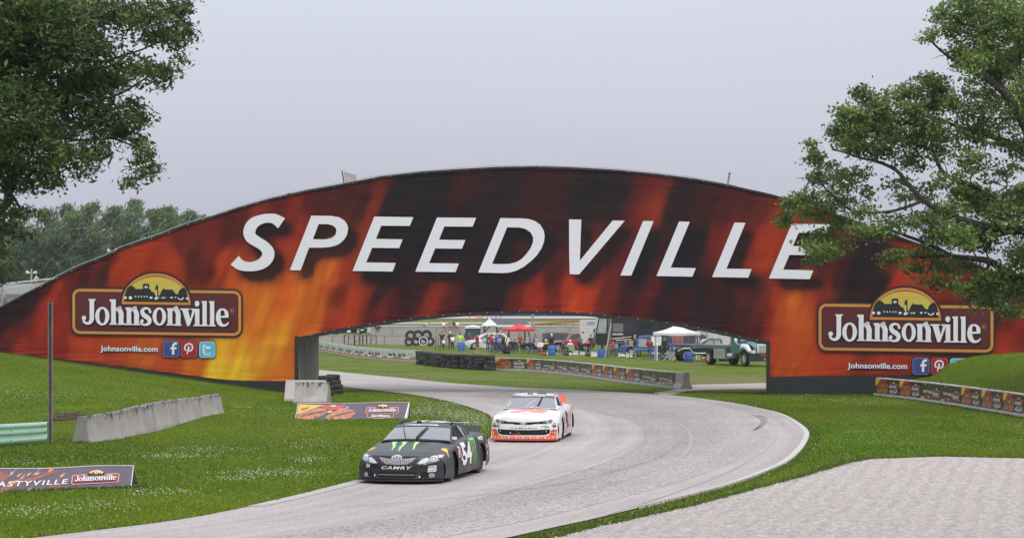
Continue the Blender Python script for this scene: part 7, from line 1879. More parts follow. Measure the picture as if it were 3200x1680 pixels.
# black motorhome
def coach():
 D = 205; a = P(1858, 1090, D); b = P(2178, 1090, D); L_ = b.x - a.x; zt = (1090 - 978) / F * D; W = 2.5
 t = thing('motorhome', 'large black motorhome with white lettering and pale stripes', 'motorhome', ((a.x + b.x) / 2, D + 1.4, a.z), math.radians(3))
 pr = [(-L_ / 2 + .25, .35), (-L_ / 2, .6), (-L_ / 2 + .05, 1.3), (-L_ / 2 + .35, zt - .1), (-L_ / 2 + .6, zt), (L_ / 2, zt), (L_ / 2, .35)]
 mb = MB(); mb.extrude(pr, -W / 2, W / 2, axis='Y'); mb.build('coach_body', M_blkb, t, weld=True)
 wsM = mat('pale_windscreen', (.30, .37, .37), .15, spec=.8, coat=1, noise=.3, nscale=2)
 mb = MB(); q = [(-L_ / 2 + .02, 1.42), (-L_ / 2 + .27, zt - .45)]
 mb.face([(q[0][0], -W / 2 + .12, q[0][1]), (q[0][0], W / 2 - .12, q[0][1]), (q[1][0], W / 2 - .12, q[1][1]), (q[1][0], -W / 2 + .12, q[1][1])]); mb.build('windscreen', wsM, t)
 mb = MB(); y = -W / 2 - .012
 mb.poly([[(-L_ / 2 + .12, y, 1.40), (-L_ / 2 + .95, y, 1.40), (-L_ / 2 + 1.0, y, zt - .5), (-L_ / 2 + .36, y, zt - .45)]]); mb.build('side_windscreen', wsM, t)
 for x0, x1, z0, z1, m_ in ((1.55, 2.45, 1.52, 2.25, mat('grey_window', (.16, .165, .17), .2, spec=.6)), (3.75, 5.1, 1.75, 2.45, M_glass2), (5.6, 6.6, 1.75, 2.4, M_glass2)):
  mb = MB(); mb.box((-L_ / 2 + (x0 + x1) / 2, y - .01, (z0 + z1) / 2), (x1 - x0, .03, z1 - z0)); mb.build('side_window', m_, t)
  mb = MB()
  xa, xb = -L_ / 2 + x0 - .03, -L_ / 2 + x1 + .03
  mb.tube([(xa, y - .02, z0 - .03), (xb, y - .02, z0 - .03), (xb, y - .02, z1 + .03), (xa, y - .02, z1 + .03), (xa, y - .02, z0 - .03)], .015, 4); mb.build('window_frame', mat('dim_frame', (.06, .065, .07), .5), t)
 mb = MB(); put_text(mb, 'PALAZZO', lambda u, v: (-L_ / 2 + u, y - .02, v), 1.50, 1.25, width=.95, height=.14, bold=.05, shear=.15); mb.build('lettering', M_wh, t)
 mb = MB()
 for k, (z0, z1) in enumerate(((.93, 1.13), (.80, .90))): mb.poly([[(-L_ / 2 + 1.2, y - .015, z0 - .10), (-L_ / 2 + 3.2, y - .015, z1 - .06), (-L_ / 2 + 3.2, y - .015, z1), (-L_ / 2 + 1.2, y - .015, z0)]])
 mb.build('stripe', mat('cream_stripe', (.60, .56, .48), .5), t)
 mb = MB(); mb.box((-L_ / 2 + 2.4, y - .005, .58), (2.6, .02, .34)); mb.build('lower_panel', mat('brown_panel', (.09, .06, .045), .5), t)
 for x in (1.5, 6.8):
  Mx = Matrix.Translation((-L_ / 2 + x, -W / 2 + .08, .45)) @ Matrix.Rotation(math.pi / 2, 4, 'X'); mb = MB(); mb.lathe([(.28, .12), (.45, .12), (.48, .05), (.48, -.1), (.28, -.1)], 18, Mx); w_ = mb.build('wheel', M_rub, t); mb = MB(); mb.lathe([(.28, .1), (.02, .1)], 12, Mx); mb.build('rim', M_gry, w_)
 mb = MB(); mb.box((-L_ / 2 - .12, -W / 2 - .1, 1.62), (.14, .25, .3)); mb.tube([(-L_ / 2 + .2, -W / 2, 1.85), (-L_ / 2 - .1, -W / 2 - .1, 1.75)], .03, 5); mb.build('mirror', M_steel, t)
 return t
coach()
# leaning timber pole with pale brace
c = G(1905, 1117); t = thing('timber_pole', 'thick grey timber pole in front of the motorhome', 'pole', c)
mb = MB(); mb.tube([(-.14, 0, -.2), (.18, 0, (1117 - 900) / F * c.y)], .15, 10); mb.build('pole_shaft', mat('weathered_timber', (.16, .145, .13), .9, noise=.3, nscale=5, streak=(4, 4, .4)), t)
mb = MB(); mb.tube([(-.42, -.2, -.1), (.12, -.2, (1117 - 1010) / F * c.y)], .045, 6); mb.build('brace', mat('pale_pipe', (.50, .50, .49), .5), t)
D = 334; t = thing('timber_pole', 'short pale timber pole above the far wall', 'pole', P(1664, 1014, D)); mb = MB(); mb.box((0, 0, 1.2), (.35, .3, 4.6)); mb.build('pole_shaft', mat('pale_timber', (.30, .265, .24), .9, noise=.3, nscale=2), t)
mb = MB(); mb.box((0, 0, 3.55), (.42, .36, .1)); mb.build('pole_cap', M_gry, t)
# blue pick-up with cover, navy van, green pick-up
profile_vehicle('covered_pickup', 'blue pickup with a dark windowed cover, left of the white canopy', 'pickup', vloc(2028, 1113), math.radians(177),
 [(-2.3, .45), (-2.3, 1.05), (1.0, 1.05), (2.0, .98), (2.4, .85), (2.4, .45), (-2.2, .4)],
 [(-2.25, 1.03), (-2.15, 1.80), (.4, 1.82), (.8, 1.75), (1.35, 1.03)], 1.03, 1.95, (-1.5, 1.5), M_bcar,
 [[(-2.0, 1.15), (-1.95, 1.62), (-.55, 1.62), (-.55, 1.15)], [(-.4, 1.15), (-.4, 1.64), (.35, 1.64), (.35, 1.15)], [(.42, 1.15), (.42, 1.64), (.7, 1.6), (1.05, 1.15)]], {'windscreen': ((1.28, 1.1), (.9, 1.7))}, rw=.38, extra=lambda t: lamps(t, 2.4, 1.95, .8), tumble=.1)
profile_vehicle('parked_van', 'dark navy van standing behind the white canopy', 'van', vloc(2148, 1113), math.radians(2),
 [(-2.6, .4), (-2.6, 1.05), (1.6, 1.05), (2.5, .95), (2.7, .7), (2.7, .4), (-2.4, .35)],
 [(-2.6, 1.03), (-2.5, 1.95), (1.0, 1.98), (1.3, 1.85), (1.95, 1.03)], 1.03, 2.0, (-1.7, 1.7), M_nvcar,
 [[(-2.3, 1.2), (-2.25, 1.75), (-1.3, 1.75), (-1.3, 1.2)], [(-1.15, 1.2), (-1.15, 1.75), (-.1, 1.75), (-.1, 1.2)], [(.1, 1.2), (.1, 1.75), (.9, 1.75), (1.4, 1.2)]], {'windscreen': ((1.85, 1.1), (1.35, 1.85))}, tumble=.12)
def chev(t):
 lamps(t, 2.62, 1.95, .93, w_=.4, h_=.16, inset=.26)
 mb = MB(); mb.box((2.62, 0, .93), (.05, 1.0, .22)); mb.build('grille', M_steel, t)
 mb = MB(); mb.box((2.70, 0, .60), (.14, 1.98, .20)); mb.box((2.63, 0, 1.02), (.06, 1.5, .03)); mb.box((2.63, 0, .80), (.06, 1.5, .03)); mb.build('chrome_bumper', M_chr, t)
 for s in (-1, 1):
  mb = MB(); mb.tube([(2.4, s * .99, .78), (1.9, s * 1.0, .98), (1.5, s * 1.0, .98), (1.15, s * 1.0, .62), (.2, s * .99, .60), (-1.1, s * .99, .60)], .035, 5); mb.build('side_trim', M_chr, t)
profile_vehicle('parked_pickup', 'dark green pickup with chrome trim facing the white canopy', 'pickup', vloc(2205, 1127), math.radians(188),
 [(-2.5, .5), (-2.5, 1.08), (.75, 1.08), (2.3, 1.05), (2.6, .98), (2.6, .5), (-2.3, .45)],
 [(-1.2, 1.06), (-1.1, 1.65), (-.95, 1.72), (-.15, 1.72), (.05, 1.66), (.85, 1.06)], 1.06, 1.95, (-1.55, 1.72), M_ngcar,
 [[(-1.0, 1.16), (-.95, 1.60), (-.5, 1.6), (-.5, 1.15)], [(-.4, 1.15), (-.4, 1.6), (-.05, 1.58), (.5, 1.14)]], {'windscreen': ((.78, 1.12), (.1, 1.66))}, rw=.40, extra=chev, glass=mat('pale_car_glass', (.14, .17, .18), .15, spec=.8, coat=1))
def cv2(t, L_, zt, W):
 mb = MB(); mb.box((-L_ * .31, -W / 2 - .012, zt * .48), (L_ * .22, .03, zt * .62)); mb.build('door', mat('off_white_door', (.58, .58, .6), .5), t)
 mb = MB(); mb.tube([(-L_ * .42, -W / 2 - .03, zt * .8), (-L_ * .2, -W / 2 - .03, zt * .8), (-L_ * .2, -W / 2 - .03, zt * .18)], .02, 4); mb.build('door_frame', M_gry, t)
caravan('ribbed_trailer', 'white ribbed trailer with a door behind the flatbed truck', 2212, 2325, 1022, 1112, 200, M_rib, cv2)
def cv3(t, L_, zt, W):
 mb = MB(); mb.poly([[(-L_ * .3, -W / 2 - .01, zt - .15), (L_ * .25, -W / 2 - .01, zt - .15), (L_ * .4, -W / 2 - .01, zt - .42), (-L_ * .1, -W / 2 - .01, zt - .42)]]); mb.build('side_window', M_glass2, t)
 mb = MB(); mb.box((L_ * .3, -W / 2 - .02, zt - .5), (.8, .05, .1)); mb.build('awning_rail', M_gry, t)
caravan('white_motorhome', 'white motorhome roof with a dark wedge window behind the white canopy', 2128, 2215, 1018, 1105, 212, M_wcar, cv3)
# flatbed tow truck facing right
def tow():
 c = G(2316, 1141); t = thing('flatbed_truck', 'teal and white flatbed truck beside the right abutment', 'truck', c, math.radians(-70))
 mb = MB(); mb.box((-2.4, 0, 1.32), (5.2, 2.3, .14)); mb.box((-2.4, 0, 1.42), (5.2, 2.3, .05)); mb.build('flat_bed', mat('worn_bed_steel', (.20, .21, .19), .6, noise=.3, nscale=3), t)
 mb = MB(); mb.box((-2.4, -1.17, 1.27), (5.2, .05, .16)); mb.box((-2.4, 1.17, 1.27), (5.2, .05, .16)); mb.build('bed_rail', mat('grey_green_rail', (.07, .12, .12), .5), t)
 mb = MB(); mb.box((-1.6, 0, .95), (6.2, .9, .25)); mb.build('chassis', M_steel, t)
 mb = MB(); mb.box((-1.05, -1.0, .82), (1.9, .4, .72)); mb.box((-1.05, 1.0, .82), (1.9, .4, .72)); mb.build('tool_box', mat('brushed_steel', (.38, .38, .34), .4, metal=.5, noise=.2, nscale=4), t)
 mb = MB(); mb.extrude([(.55, .9), (.55, 2.35), (.75, 2.5), (1.75, 2.5), (2.05, 1.75), (2.05, .9)], -1.05, 1.05, axis='Y'); mb.build('cab', M_teal, t, weld=True)
 for s in (-1, 1):
  mb = MB(); mb.poly([[(.95, s * 1.06, 1.75), (.95, s * 1.06, 2.3), (1.65, s * 1.06, 2.3), (1.9, s * 1.06, 1.75)]]); mb.build('side_window', M_glass2, t)
  mb = MB(); mb.tube([(1.9, s * 1.1, 1.9), (2.0, s * 1.35, 2.25), (2.0, s * 1.35, 1.6), (1.95, s * 1.1, 1.5)], .035, 5); mb.box((1.98, s * 1.36, 1.95), (.08, .2, .45)); mb.build('mirror', M_wh, t)
  mb = MB(); mb.tube([(2.1, s * 1.0, 1.15), (2.5, s * 1.08, 1.38), (3.1, s * 1.08, 1.35), (3.55, s * 1.0, 1.0)], [.14, .2, .2, .12], 8); mb.build('front_wing', M_wcar, t)
  mb = MB(); mb.box((3.62, s * .82, 1.02), (.06, .36, .2)); mb.build('headlight', M_lampw, t)
 mb = MB(); mb.face([(2.04, -.95, 1.78), (2.04, .95, 1.78), (1.78, .9, 2.44), (1.78, -.9, 2.44)]); mb.build('windscreen', mat('pale_car_glass', (.2, .24, .25), .15, spec=.8, coat=1), t)
 mb = MB(); rows_ = [[(x, y, z - .18 * (abs(y) / .75) ** 2) for y in np.linspace(-.75, .75, 9)] for x, z in ((2.05, 1.78), (2.7, 1.72), (3.3, 1.60), (3.6, 1.48), (3.66, 1.3))]; mb.grid(rows_); mb.box((2.85, 0, 1.1), (1.5, 1.3, .5)); mb.build('bonnet', M_teal, t, smooth=40.0)
 mb = MB(); mb.box((3.68, 0, 1.25), (.05, 1.1, .62)); mb.box((2.9, 0, 1.83), (1.2, .5, .02)); mb.build('grille_surround', M_wcar, t)
 mb = MB(); mb.box((3.72, 0, 1.22), (.04, .86, .44)); mb.build('grille', M_chr, t)
 mb = MB(); mb.box((3.72, 0, .62), (.18, 2.3, .52)); mb.build('front_bumper', mat('dark_teal_bumper', (.015, .03, .035), .4), t)
 mb = MB(); mb.box((3.83, -.15, .78), (.02, .42, .1)); mb.build('marker_plate', M_red, t)
 mb = MB(); put_text(mb, "Gross", lambda u, v: (3.83, -.1 + u, .45 + v), .0, 0, width=.75, height=.14, bold=.03); mb.build('lettering', M_fire, t)
 for x, dbl in ((-3.1, 1), (2.75, 0)):
  for s in (-1, 1):
   Mx = Matrix.Translation((x, s * .98, .5)) @ Matrix.Rotation(-s * math.pi / 2, 4, 'X')
   mb = MB(); mb.lathe([(.28, .14), (.46, .15), (.5, .1), (.5, -.3 if dbl else -.12), (.28, -.3 if dbl else -.12)], 20, Mx); w_ = mb.build('wheel', M_rub, t, smooth=35.0); mb = MB(); mb.lathe([(.29, .142), (.26, .05), (.12, .07), (.02, .12)], 14, Mx); mb.build('rim', M_chr, w_)
 mb = MB(); mb.tube([(1.3, -1.15, .72), (1.3, -1.15, .70), (.5, -1.15, .70)], .2, 10); mb.build('fuel_tank', M_chr, t)
 mb = MB(); mb.tube([(.35, -.9, 1.0), (.35, -.9, 2.5)], .09, 8); mb.build('exhaust_stack', M_gry, t)
tow()
# dark race car number 2 behind the near wall
def car2():
 D = 285; c = P(1085, 1050, D); c.z = tz(c.x, D)
 def ex(t):
  mb = MB(); put_text(mb, '2', lambda u, v: (1.55 - u, .98, v), .62, .35, height=.62, bold=.07); put_text(mb, '2', lambda u, v: (u - .6, -.99, v), .62, .35, height=.62, bold=.07); mb.build('number_decal', M_wh, t)
  mb = MB(); put_text(mb, 'Shore Lodge', lambda u, v: (.9 + u, -.99, v), .25, .82, width=1.3, height=.16, bold=.03, shear=.2); mb.box((1.9, -.98, .55), (.4, .02, .14)); mb.box((1.2, -.98, .68), (.7, .02, .06)); mb.build('lettering', M_wh, t)
  mb = MB(); mb.box((-.9, -.99, .75), (.45, .02, .25)); mb.build('yellow_sticker', M_ylw, t)
  mb = MB(); mb.box((-1.4, -.99, .6), (.9, .02, .5)); mb.build('pale_panel', M_wh, t)
 profile_vehicle('race_car', 'black race car number 2 parked behind the near concrete wall, by the wooden tables', 'race car', (c.x, c.y, 1.0 + tz(c.x, D)), 0,
  [(-2.4, .2), (-2.45, .85), (-1.4, .92), (1.0, .95), (2.3, .90), (2.45, .75), (2.4, .15)], [(-1.3, .9), (-.6, 1.25), (.5, 1.28), (1.2, .93)], .9, 1.95, (-1.4, 1.4), M_bk2,
  [[(-.8, .98), (-.5, 1.2), (.4, 1.22), (.8, .98)]], None, extra=ex)
 t = thing('flat_trailer', 'low pale flat trailer carrying the black race car number 2', 'trailer', (c.x, c.y, tz(c.x, D)))
 mb = MB(); mb.box((0, 0, .88), (6.2, 2.2, .2)); mb.build('deck', M_wcar, t); mb = MB()
 for x in (-.6, .6):
  for s in (-1, 1): mb.lathe([(.2, .1), (.36, .1), (.36, -.1)], 14, Matrix.Translation((x, s * .95, .36)) @ Matrix.Rotation(-s * math.pi / 2, 4, 'X'))
 mb.build('wheel', M_rub, t)
car2()
# shelter, toilet, canopies
def shelter():
 D = 258; s_ = D / F; c = P(1580, 1060, D); c.z = tz(c.x, D); t = thing('picnic_shelter', 'open picnic shelter with dark grey shingled roof and white gable', 'shelter', c)
 z = lambda py: H + (YH - py) * s_ - c.z; x = lambda px: (px - CX) * s_ - c.x
 ridge0, ridge1 = Vector((x(1530), 1.0, z(994))), Vector((x(1625), 1.6, z(994)))
 fl, fr2, br, bl = Vector((x(1503), -.9, z(1018))), Vector((x(1556), -.9, z(1016))), Vector((x(1655), -.9, z(1015))), Vector((x(1530), 3.2, z(1016)))
 mb = MB(); mb.face([ridge0, ridge1, br + Vector((.3, 0, 0)), fr2]); mb.face([ridge0 + Vector((0, .02, 0)), ridge1, Vector((br.x, 3.2, br.z)), bl]); mb.face([ridge0, fl + Vector((0, .1, 0)), bl])
 mb.build('roof', mat('dark_shingles', (.075, .08, .095), .8, noise=.25, nscale=5), t)
 mb = MB(); mb.poly([[ridge0 + Vector((0, -.08, 0)), fr2 + Vector((0, -.08, 0)), fl + Vector((0, -.08, 0))]]); mb.build('gable', M_rib, t)
 mb = MB(); mb.box(((fr2.x + br.x) / 2, -.95, fr2.z - .06), (br.x - fr2.x + .3, .08, .22)); mb.build('fascia_board', M_wh, t)
 for px in (1514, 1553, 1590, 1640):
  mb = MB(); mb.box((x(px), -.8, z(1018) / 2), (.2, .2, z(1018))); mb.tube([(x(px), -.8, z(1018) - .7), (x(px) + .6, -.8, z(1018) - .05)], .06, 5); mb.build('post', mat('brown_black_timber', (.05, .045, .04), .8), t)
shelter()
def toilet():
 D = 255; s_ = D / F; c = P(1477, 1062, D); c.z = tz(c.x, D); t = thing('portable_toilet', 'dark green portable toilet with a white domed roof', 'toilet', c); h_ = (1062 - 1024) * s_ + (tz(c.x, D) * 0); W = 46 * s_
 z = H + (YH - 1024) * s_ - c.z
 mb = MB(); mb.box((0, .6, z / 2), (W, 1.2, z)); mb.build('cabin', mat('dark_green_plastic', (.012, .065, .055), .5), t)
 mb = MB(); rows_ = [[(-W / 2 - .05 + (W + .1) * i / 8, y, z + .02 + .28 * math.sin(math.pi * i / 8) ** .6 * (1 if 0 < j < 3 else .55)) for i in range(9)] for j, y in enumerate((-.05, .3, .9, 1.25))]; mb.grid(rows_); mb.box((0, .6, z + .02), (W + .1, 1.3, .12)); mb.build('roof', M_wh, t)
 mb = MB(); mb.box((0, -.02, z * .45), (W * .42, .04, z * .8)); dr = mb.build('door', mat('green_door', (.016, .08, .066), .5), t); mb = MB(); mb.box((W * .14, -.06, z * .45), (.05, .05, .12)); mb.build('handle', M_wh, dr)
toilet()
def canopy(label, pxc, px0, px1, ypeak, yeave, yval, yfoot, m, legm, legs):
 D = gd(yfoot); s_ = D / F; c = Vector(((pxc - CX) * s_, D, 0)); t = thing('pop_up_canopy', label, 'canopy', c)
 W = (px1 - px0) * s_ / 2; zp, ze, zv = [H + (YH - y) * s_ for y in (ypeak, yeave, yval)]; off_ = ((px0 + px1) / 2 - pxc) * s_
 ring = []
 for i, (ax_, ay) in enumerate(((-1, -1), (1, -1), (1, 1), (-1, 1))): ring.append(Vector((off_ + ax_ * W, ay * W * .8 + W * .8 * 0, ze)))
 pk = Vector((0, 0, zp)); mb = MB()
 for i in range(4):
  a, b = ring[i], ring[(i + 1) % 4]; rows_ = []
  for j in range(5):
   k = j / 4; sag = -.10 * math.sin(math.pi * k); rows_.append([pk.lerp(a.lerp(b, u), k) + Vector((0, 0, sag - .05 * k * math.sin(math.pi * u))) for u in np.linspace(0, 1, 7)])
  rows_.append([a.lerp(b, u) + Vector((0, 0, zv - ze + .03 * math.sin(u * 9))) for u in np.linspace(0, 1, 7)]); mb.grid(rows_)
 mb.build('cloth_top', m, t, smooth=25.0)
 for (ax_, ay) in ((-1, -1), (1, -1), (1, 1), (-1, 1)):
  mb = MB(); mb.tube([(off_ + ax_ * W * legs, ay * W * .8 * legs, ze), (off_ + ax_ * W * .92, ay * W * .74, 0)], .045, 6); mb.build('leg', legm, t)
 mb = MB(); mb.tube([(off_ - W * .9, -W * .72, ze - .25), (off_, -W * .72, ze + .05), (off_ + W * .9, -W * .72, ze - .25)], .025, 5); mb.build('scissor_frame', legm, t)
M_redc = mat('red_canopy_cloth', (.56, .03, .055), .6, trans=0); M_whc = mat('white_canopy_cloth', (.66, .63, .64), .7)
canopy('red pop up canopy over the seated spectators', 1622, 1570, 1671, 1009, 1026, 1035, 1094, M_redc, M_steel, .55)
canopy('white pop up canopy in front of the navy van', 2114, 2044, 2186, 1014, 1038, 1047, 1124, M_whc, M_wh, .9)
# wooden tables / staging
c = P(1125, 1078, gd(1078)); t = thing('wooden_staging', 'weathered open timber staging in front of the near wall', 'staging', (c.x, c.y, 0)); s_ = c.y / F
M_tim = mat('grey_weathered_timber', (.22, .20, .19), .9, noise=.3, nscale=3)
mb = MB(); mb.box((0, 0, 33 * s_), (100 * s_, 1.6, .1)); mb.build('table_top', M_tim, t)
for px in (-50, -35, -18, -2, 8, 20, 35, 50):
 mb = MB(); mb.box((px * s_, -.6 if px % 2 else .5, 16 * s_), (.14, .12, 33 * s_)); mb.build('leg', M_tim if px % 3 else mat('dark_timber', (.04, .037, .035), .9), t)
mb = MB(); mb.tube([(-40 * s_, -.8, 30 * s_), (0, -.9, 12 * s_)], .06, 5); mb.tube([(48 * s_, -.8, 30 * s_), (30 * s_, -.9, 5 * s_)], .06, 5); mb.build('brace', M_tim, t)
# drums and bins
def drum(px0, px1, yt, yb_, label, m, cat='barrel'):
 D = gd(yb_); s_ = D / F; r = (px1 - px0) * s_ / 2 * .98; h_ = (yb_ - yt) * s_
 t = thing('plastic_drum', label, cat, (((px0 + px1) / 2 - CX) * s_, D, 0))
 mb = MB(); mb.lathe([(r * .94, 0), (r, .06), (r, h_ * .32), (r * 1.03, h_ * .34), (r, h_ * .36), (r, h_ * .64), (r * 1.03, h_ * .66), (r, h_ * .68), (r, h_ - .05), (r * .93, h_)], 20); mb.build('drum_shell', m, t, smooth=40.0)
 mb = MB(); mb.lathe([(r * .9, h_ - .02), (.01, h_ - .04)], 16); mb.build('drum_mouth', M_void, t)
M_blue = mat('blue_plastic', (.035, .15, .48), .45, noise=.1, nscale=3)
drum(1430, 1442, 1069, 1096, 'blue drum at the left of a touching pair by the lime shirted person', M_blue); drum(1442, 1453, 1069, 1097, 'blue drum at the right of a touching pair by the white car', M_blue)
drum(1571, 1595, 1078, 1105, 'black bin standing beside the person in a black hooded top', M_black, 'bin')
drum(1712, 1736, 1078, 1110, 'blue drum in front of the red boxy car', M_blue); drum(1866, 1879, 1090, 1116, 'blue drum left of a pair at the foot of the timber pole', M_blue); drum(1879, 1892, 1090, 1117, 'blue drum right of a pair at the foot of the timber pole', M_blue)
drum(2138, 2166, 1098, 1131, 'darker blue drum beside the wheel of the green pickup', mat('deep_blue_plastic', (.035, .08, .30), .5)); drum(1127, 1134, 1061, 1077, 'small blue drum beneath the wooden staging', M_blue)
# cones beyond the walls
for px, py, h_, lab in ((1467, 990, .9, 'orange cone standing alone on the far track'), (1494, 990, 1.15, 'tallest orange cone, in the middle on the far track'), (1501, 991, .9, 'orange cone touching the tallest cone on the far track')):
 D = 560; p = P(px, py, D); p.z = tz(p.x, D); t = thing('traffic_cone', lab, 'cone', p); mb = MB(); mb.lathe([(.42 * h_, .05), (.30 * h_, .1), (.05, h_)], 12); mb.build('cone_body', mat('orange_plastic', (.80, .13, .03), .6), t); mb = MB(); mb.box((0, 0, .04), (.9 * h_, .9 * h_, .08)); mb.build('cone_base', bpy.data.materials['orange_plastic'], t)
for i in range(10):
 D = 560; p = P(1508 + i * 7, 993.5, D); p.z = tz(p.x, D); t = thing('track_marker', 'small white and red marker block in the row beyond the cones', 'marker', p, 0, 'marker blocks on the far track'); mb = MB(); mb.box((0, 0, .16), (.42, .3, .34)); mb.build('block', M_wh if i % 2 else M_red, t); mb = MB(); mb.box((0, 0, .36), (.3, .2, .06)); mb.build('block_top', M_black, t)
# ---- people
M_skin = mat('skin', (.50, .28, .20), .6); M_hairs = {'grey': mat('grey_hair', (.35, .33, .32), .8), 'dark': mat('dark_hair', (.03, .022, .018), .8), 'brown': mat('brown_hair', (.10, .055, .03), .8)}
_cl = {}
def cloth(c):
 if c not in _cl: _cl[c] = mat('cloth_%d' % len(_cl), L3(*c, k=1.15), .85, noise=.12, nscale=7)
 return _cl[c]
def skinned(name, verts, edges, rad, m, parent, root=0, sub=1):
 me = bpy.data.meshes.new(name); me.from_pydata([tuple(v) for v in verts], edges, []); ob = bpy.data.objects.new(name, me); col.objects.link(ob)
 sk = ob.modifiers.new('skin', 'SKIN'); sk.use_smooth_shade = True
 for i, r in enumerate(rad):
  d = me.skin_vertices[0].data[i]; d.radius = r if isinstance(r, tuple) else (r, r); d.use_root = (i == root)
 sb = ob.modifiers.new('sub', 'SUBSURF'); sb.levels = sub; sb.render_levels = sub
 dg = bpy.context.evaluated_depsgraph_get(); dg.update()
 m2 = bpy.data.meshes.new_from_object(ob.evaluated_get(dg)); bpy.data.objects.remove(ob); bpy.data.meshes.remove(me)
 m2.name = name; m2.materials.clear(); m2.materials.append(m)
 o = bpy.data.objects.new(name, m2); col.objects.link(o); o.parent = parent; return o
ARMS = {'down': ((.25, .0, 1.14), (.24, -.08, .88)), 'hips': ((.34, .05, 1.16), (.17, -.06, 1.0)), 'cross': ((.25, -.08, 1.14), (-.02, -.24, 1.18)), 'head': ((.36, -.04, 1.48), (.12, -.06, 1.62)),
  'point': ((.30, -.22, 1.34), (.34, -.50, 1.38)), 'front': ((.25, -.08, 1.16), (.12, -.30, 1.12)), 'side': ((.42, -.02, 1.36), (.66, -.06, 1.38)), 'lap': ((.24, -.10, 1.16), (.10, -.30, 1.0))}
def person(px, pyf, hgt, shirt, legs, label, arms=('down', 'down'), face=0, hair='brown', cap=None, sit=False, shorts=False, sleeves='long', z0=None, D=None, seat=.46, bend=0.0, group=None):
 D = D or gd(pyf); s_ = D / F; X = (px - CX) * s_; z = tz(X, D) if z0 is None else z0
 t = thing('person', label, 'person', (X, D, z), math.radians(face), group); k = hgt / 1.75
 pel = Vector((0, 0, .93)); dy = 0
 if sit: pel = Vector((0, 0, seat + .09))
 up = Matrix.Rotation(-bend, 3, 'X')
 def U(v): v = Vector(v) - Vector((0, 0, .93)); return (pel + (up @ v))
 chest, neck, h0, h1 = U((0, .01, 1.25)), U((0, .01, 1.46)), U((0, -.01, 1.575)), U((0, -.01, 1.69))
 sh = {s: U((s * .18, .01, 1.41)) for s in (-1, 1)}; el, ha = {}, {}
 for s, a in zip((-1, 1), arms):
  e, h_ = ARMS[a]; el[s] = U((s * e[0], e[1], e[2])); ha[s] = U((s * h_[0], h_[1], h_[2]))
 hip = {s: pel + Vector((s * .09, 0, -.04)) for s in (-1, 1)}
 if sit: kn = {s: pel + Vector((s * .13, -.42, .02)) for s in (-1, 1)}; an = {s: Vector((s * .14, -.42 + .06 * s, .09)) for s in (-1, 1)}
 else: kn = {s: Vector((s * .11, -.02 - .04 * s, .50)) for s in (-1, 1)}; an = {s: Vector((s * .12, .02 + .03 * s, .09)) for s in (-1, 1)}
 to = {s: an[s] + Vector((s * .02, -.15, -.05)) for s in (-1, 1)}
 V_ = [pel, chest, neck, h0, h1]; E_ = [(0, 1), (1, 2), (2, 3), (3, 4)]; R_ = [(.14, .10), (.15, .105), .062, (.092, .105), (.088, .10)]
 for s in (-1, 1):
  i = len(V_); hd = (ha[s] - el[s]).normalized(); V_ += [sh[s], el[s], ha[s], ha[s] + hd * .09]; E_ += [(1, i), (i, i + 1), (i + 1, i + 2), (i + 2, i + 3)]; R_ += [.055, .042, .03, (.04, .02)]
  i = len(V_); V_ += [hip[s], kn[s], an[s], to[s]]; E_ += [(0, i), (i, i + 1), (i + 1, i + 2), (i + 2, i + 3)]; R_ += [.085, .058, .04, (.04, .03)]
 V_ = [v * k for v in V_]; R_ = [tuple(q * k for q in (r if isinstance(r, tuple) else (r, r))) for r in R_]
 skinned('body', V_, E_, R_, M_skin, t)
 # shirt
 V2 = [pel + Vector((0, 0, -.03)), chest, neck + Vector((0, 0, -.05))]; E2 = [(0, 1), (1, 2)]; R2 = [(.185, .145), (.20, .14), (.085, .075)]
 for s in (-1, 1):
  i = len(V2); end = ha[s].lerp(el[s], .12) if sleeves == 'long' else sh[s].lerp(el[s], .75)
  if sleeves == 'long': V2 += [sh[s], el[s], end]; E2 += [(1, i), (i, i + 1), (i + 1, i + 2)]; R2 += [.078, .060, .048]
  else: V2 += [sh[s], end]; E2 += [(1, i), (i, i + 1)]; R2 += [.08, .068]
 skinned('shirt', [v * k for v in V2], E2, [tuple(q * k for q in (r if isinstance(r, tuple) else (r, r))) for r in R2], cloth(shirt), t)
 V3 = [pel + Vector((0, 0, .03))]; E3 = []; R3 = [(.155, .125)]
 for s in (-1, 1):
  i = len(V3); V3 += [hip[s], kn[s]] + ([] if shorts else [an[s] + Vector((0, 0, .03))]); E3 += [(0, i), (i, i + 1)] + ([] if shorts else [(i + 1, i + 2)]); R3 += [.105, .085] + ([] if shorts else [.065])
 skinned('trousers', [v * k for v in V3], E3, [tuple(q * k for q in (r if isinstance(r, tuple) else (r, r))) for r in R3], cloth(legs), t)
 hc = (h0.lerp(h1, .55)) * k; mb = MB(); mb.sphere(hc + Vector((0, .018, .03)) * k, .106 * k, 0, 10, 7, (.95, 1.0, .85))
 if cap:
  mb.build('cap', cloth(cap), t, smooth=True)
  mb = MB(); mb.box(hc + Vector((0, -.12, .03)) * k, (.14 * k, .12 * k, .015)); mb.build('cap_peak', cloth(cap), t)
 else: mb.build('hair', M_hairs[hair], t, smooth=True)
 for s in (-1, 1): mb = MB(); mb.box(((to[s] + an[s]) / 2 + Vector((0, 0, -.03))) * k, (.085 * k, .22 * k, .07 * k)); mb.build('shoe', cloth((60, 60, 62)) if not shorts else cloth((150, 148, 146)), t)
 return t
pe = person
WALLZ = H - (1021 - YH) / F * 320 + .05
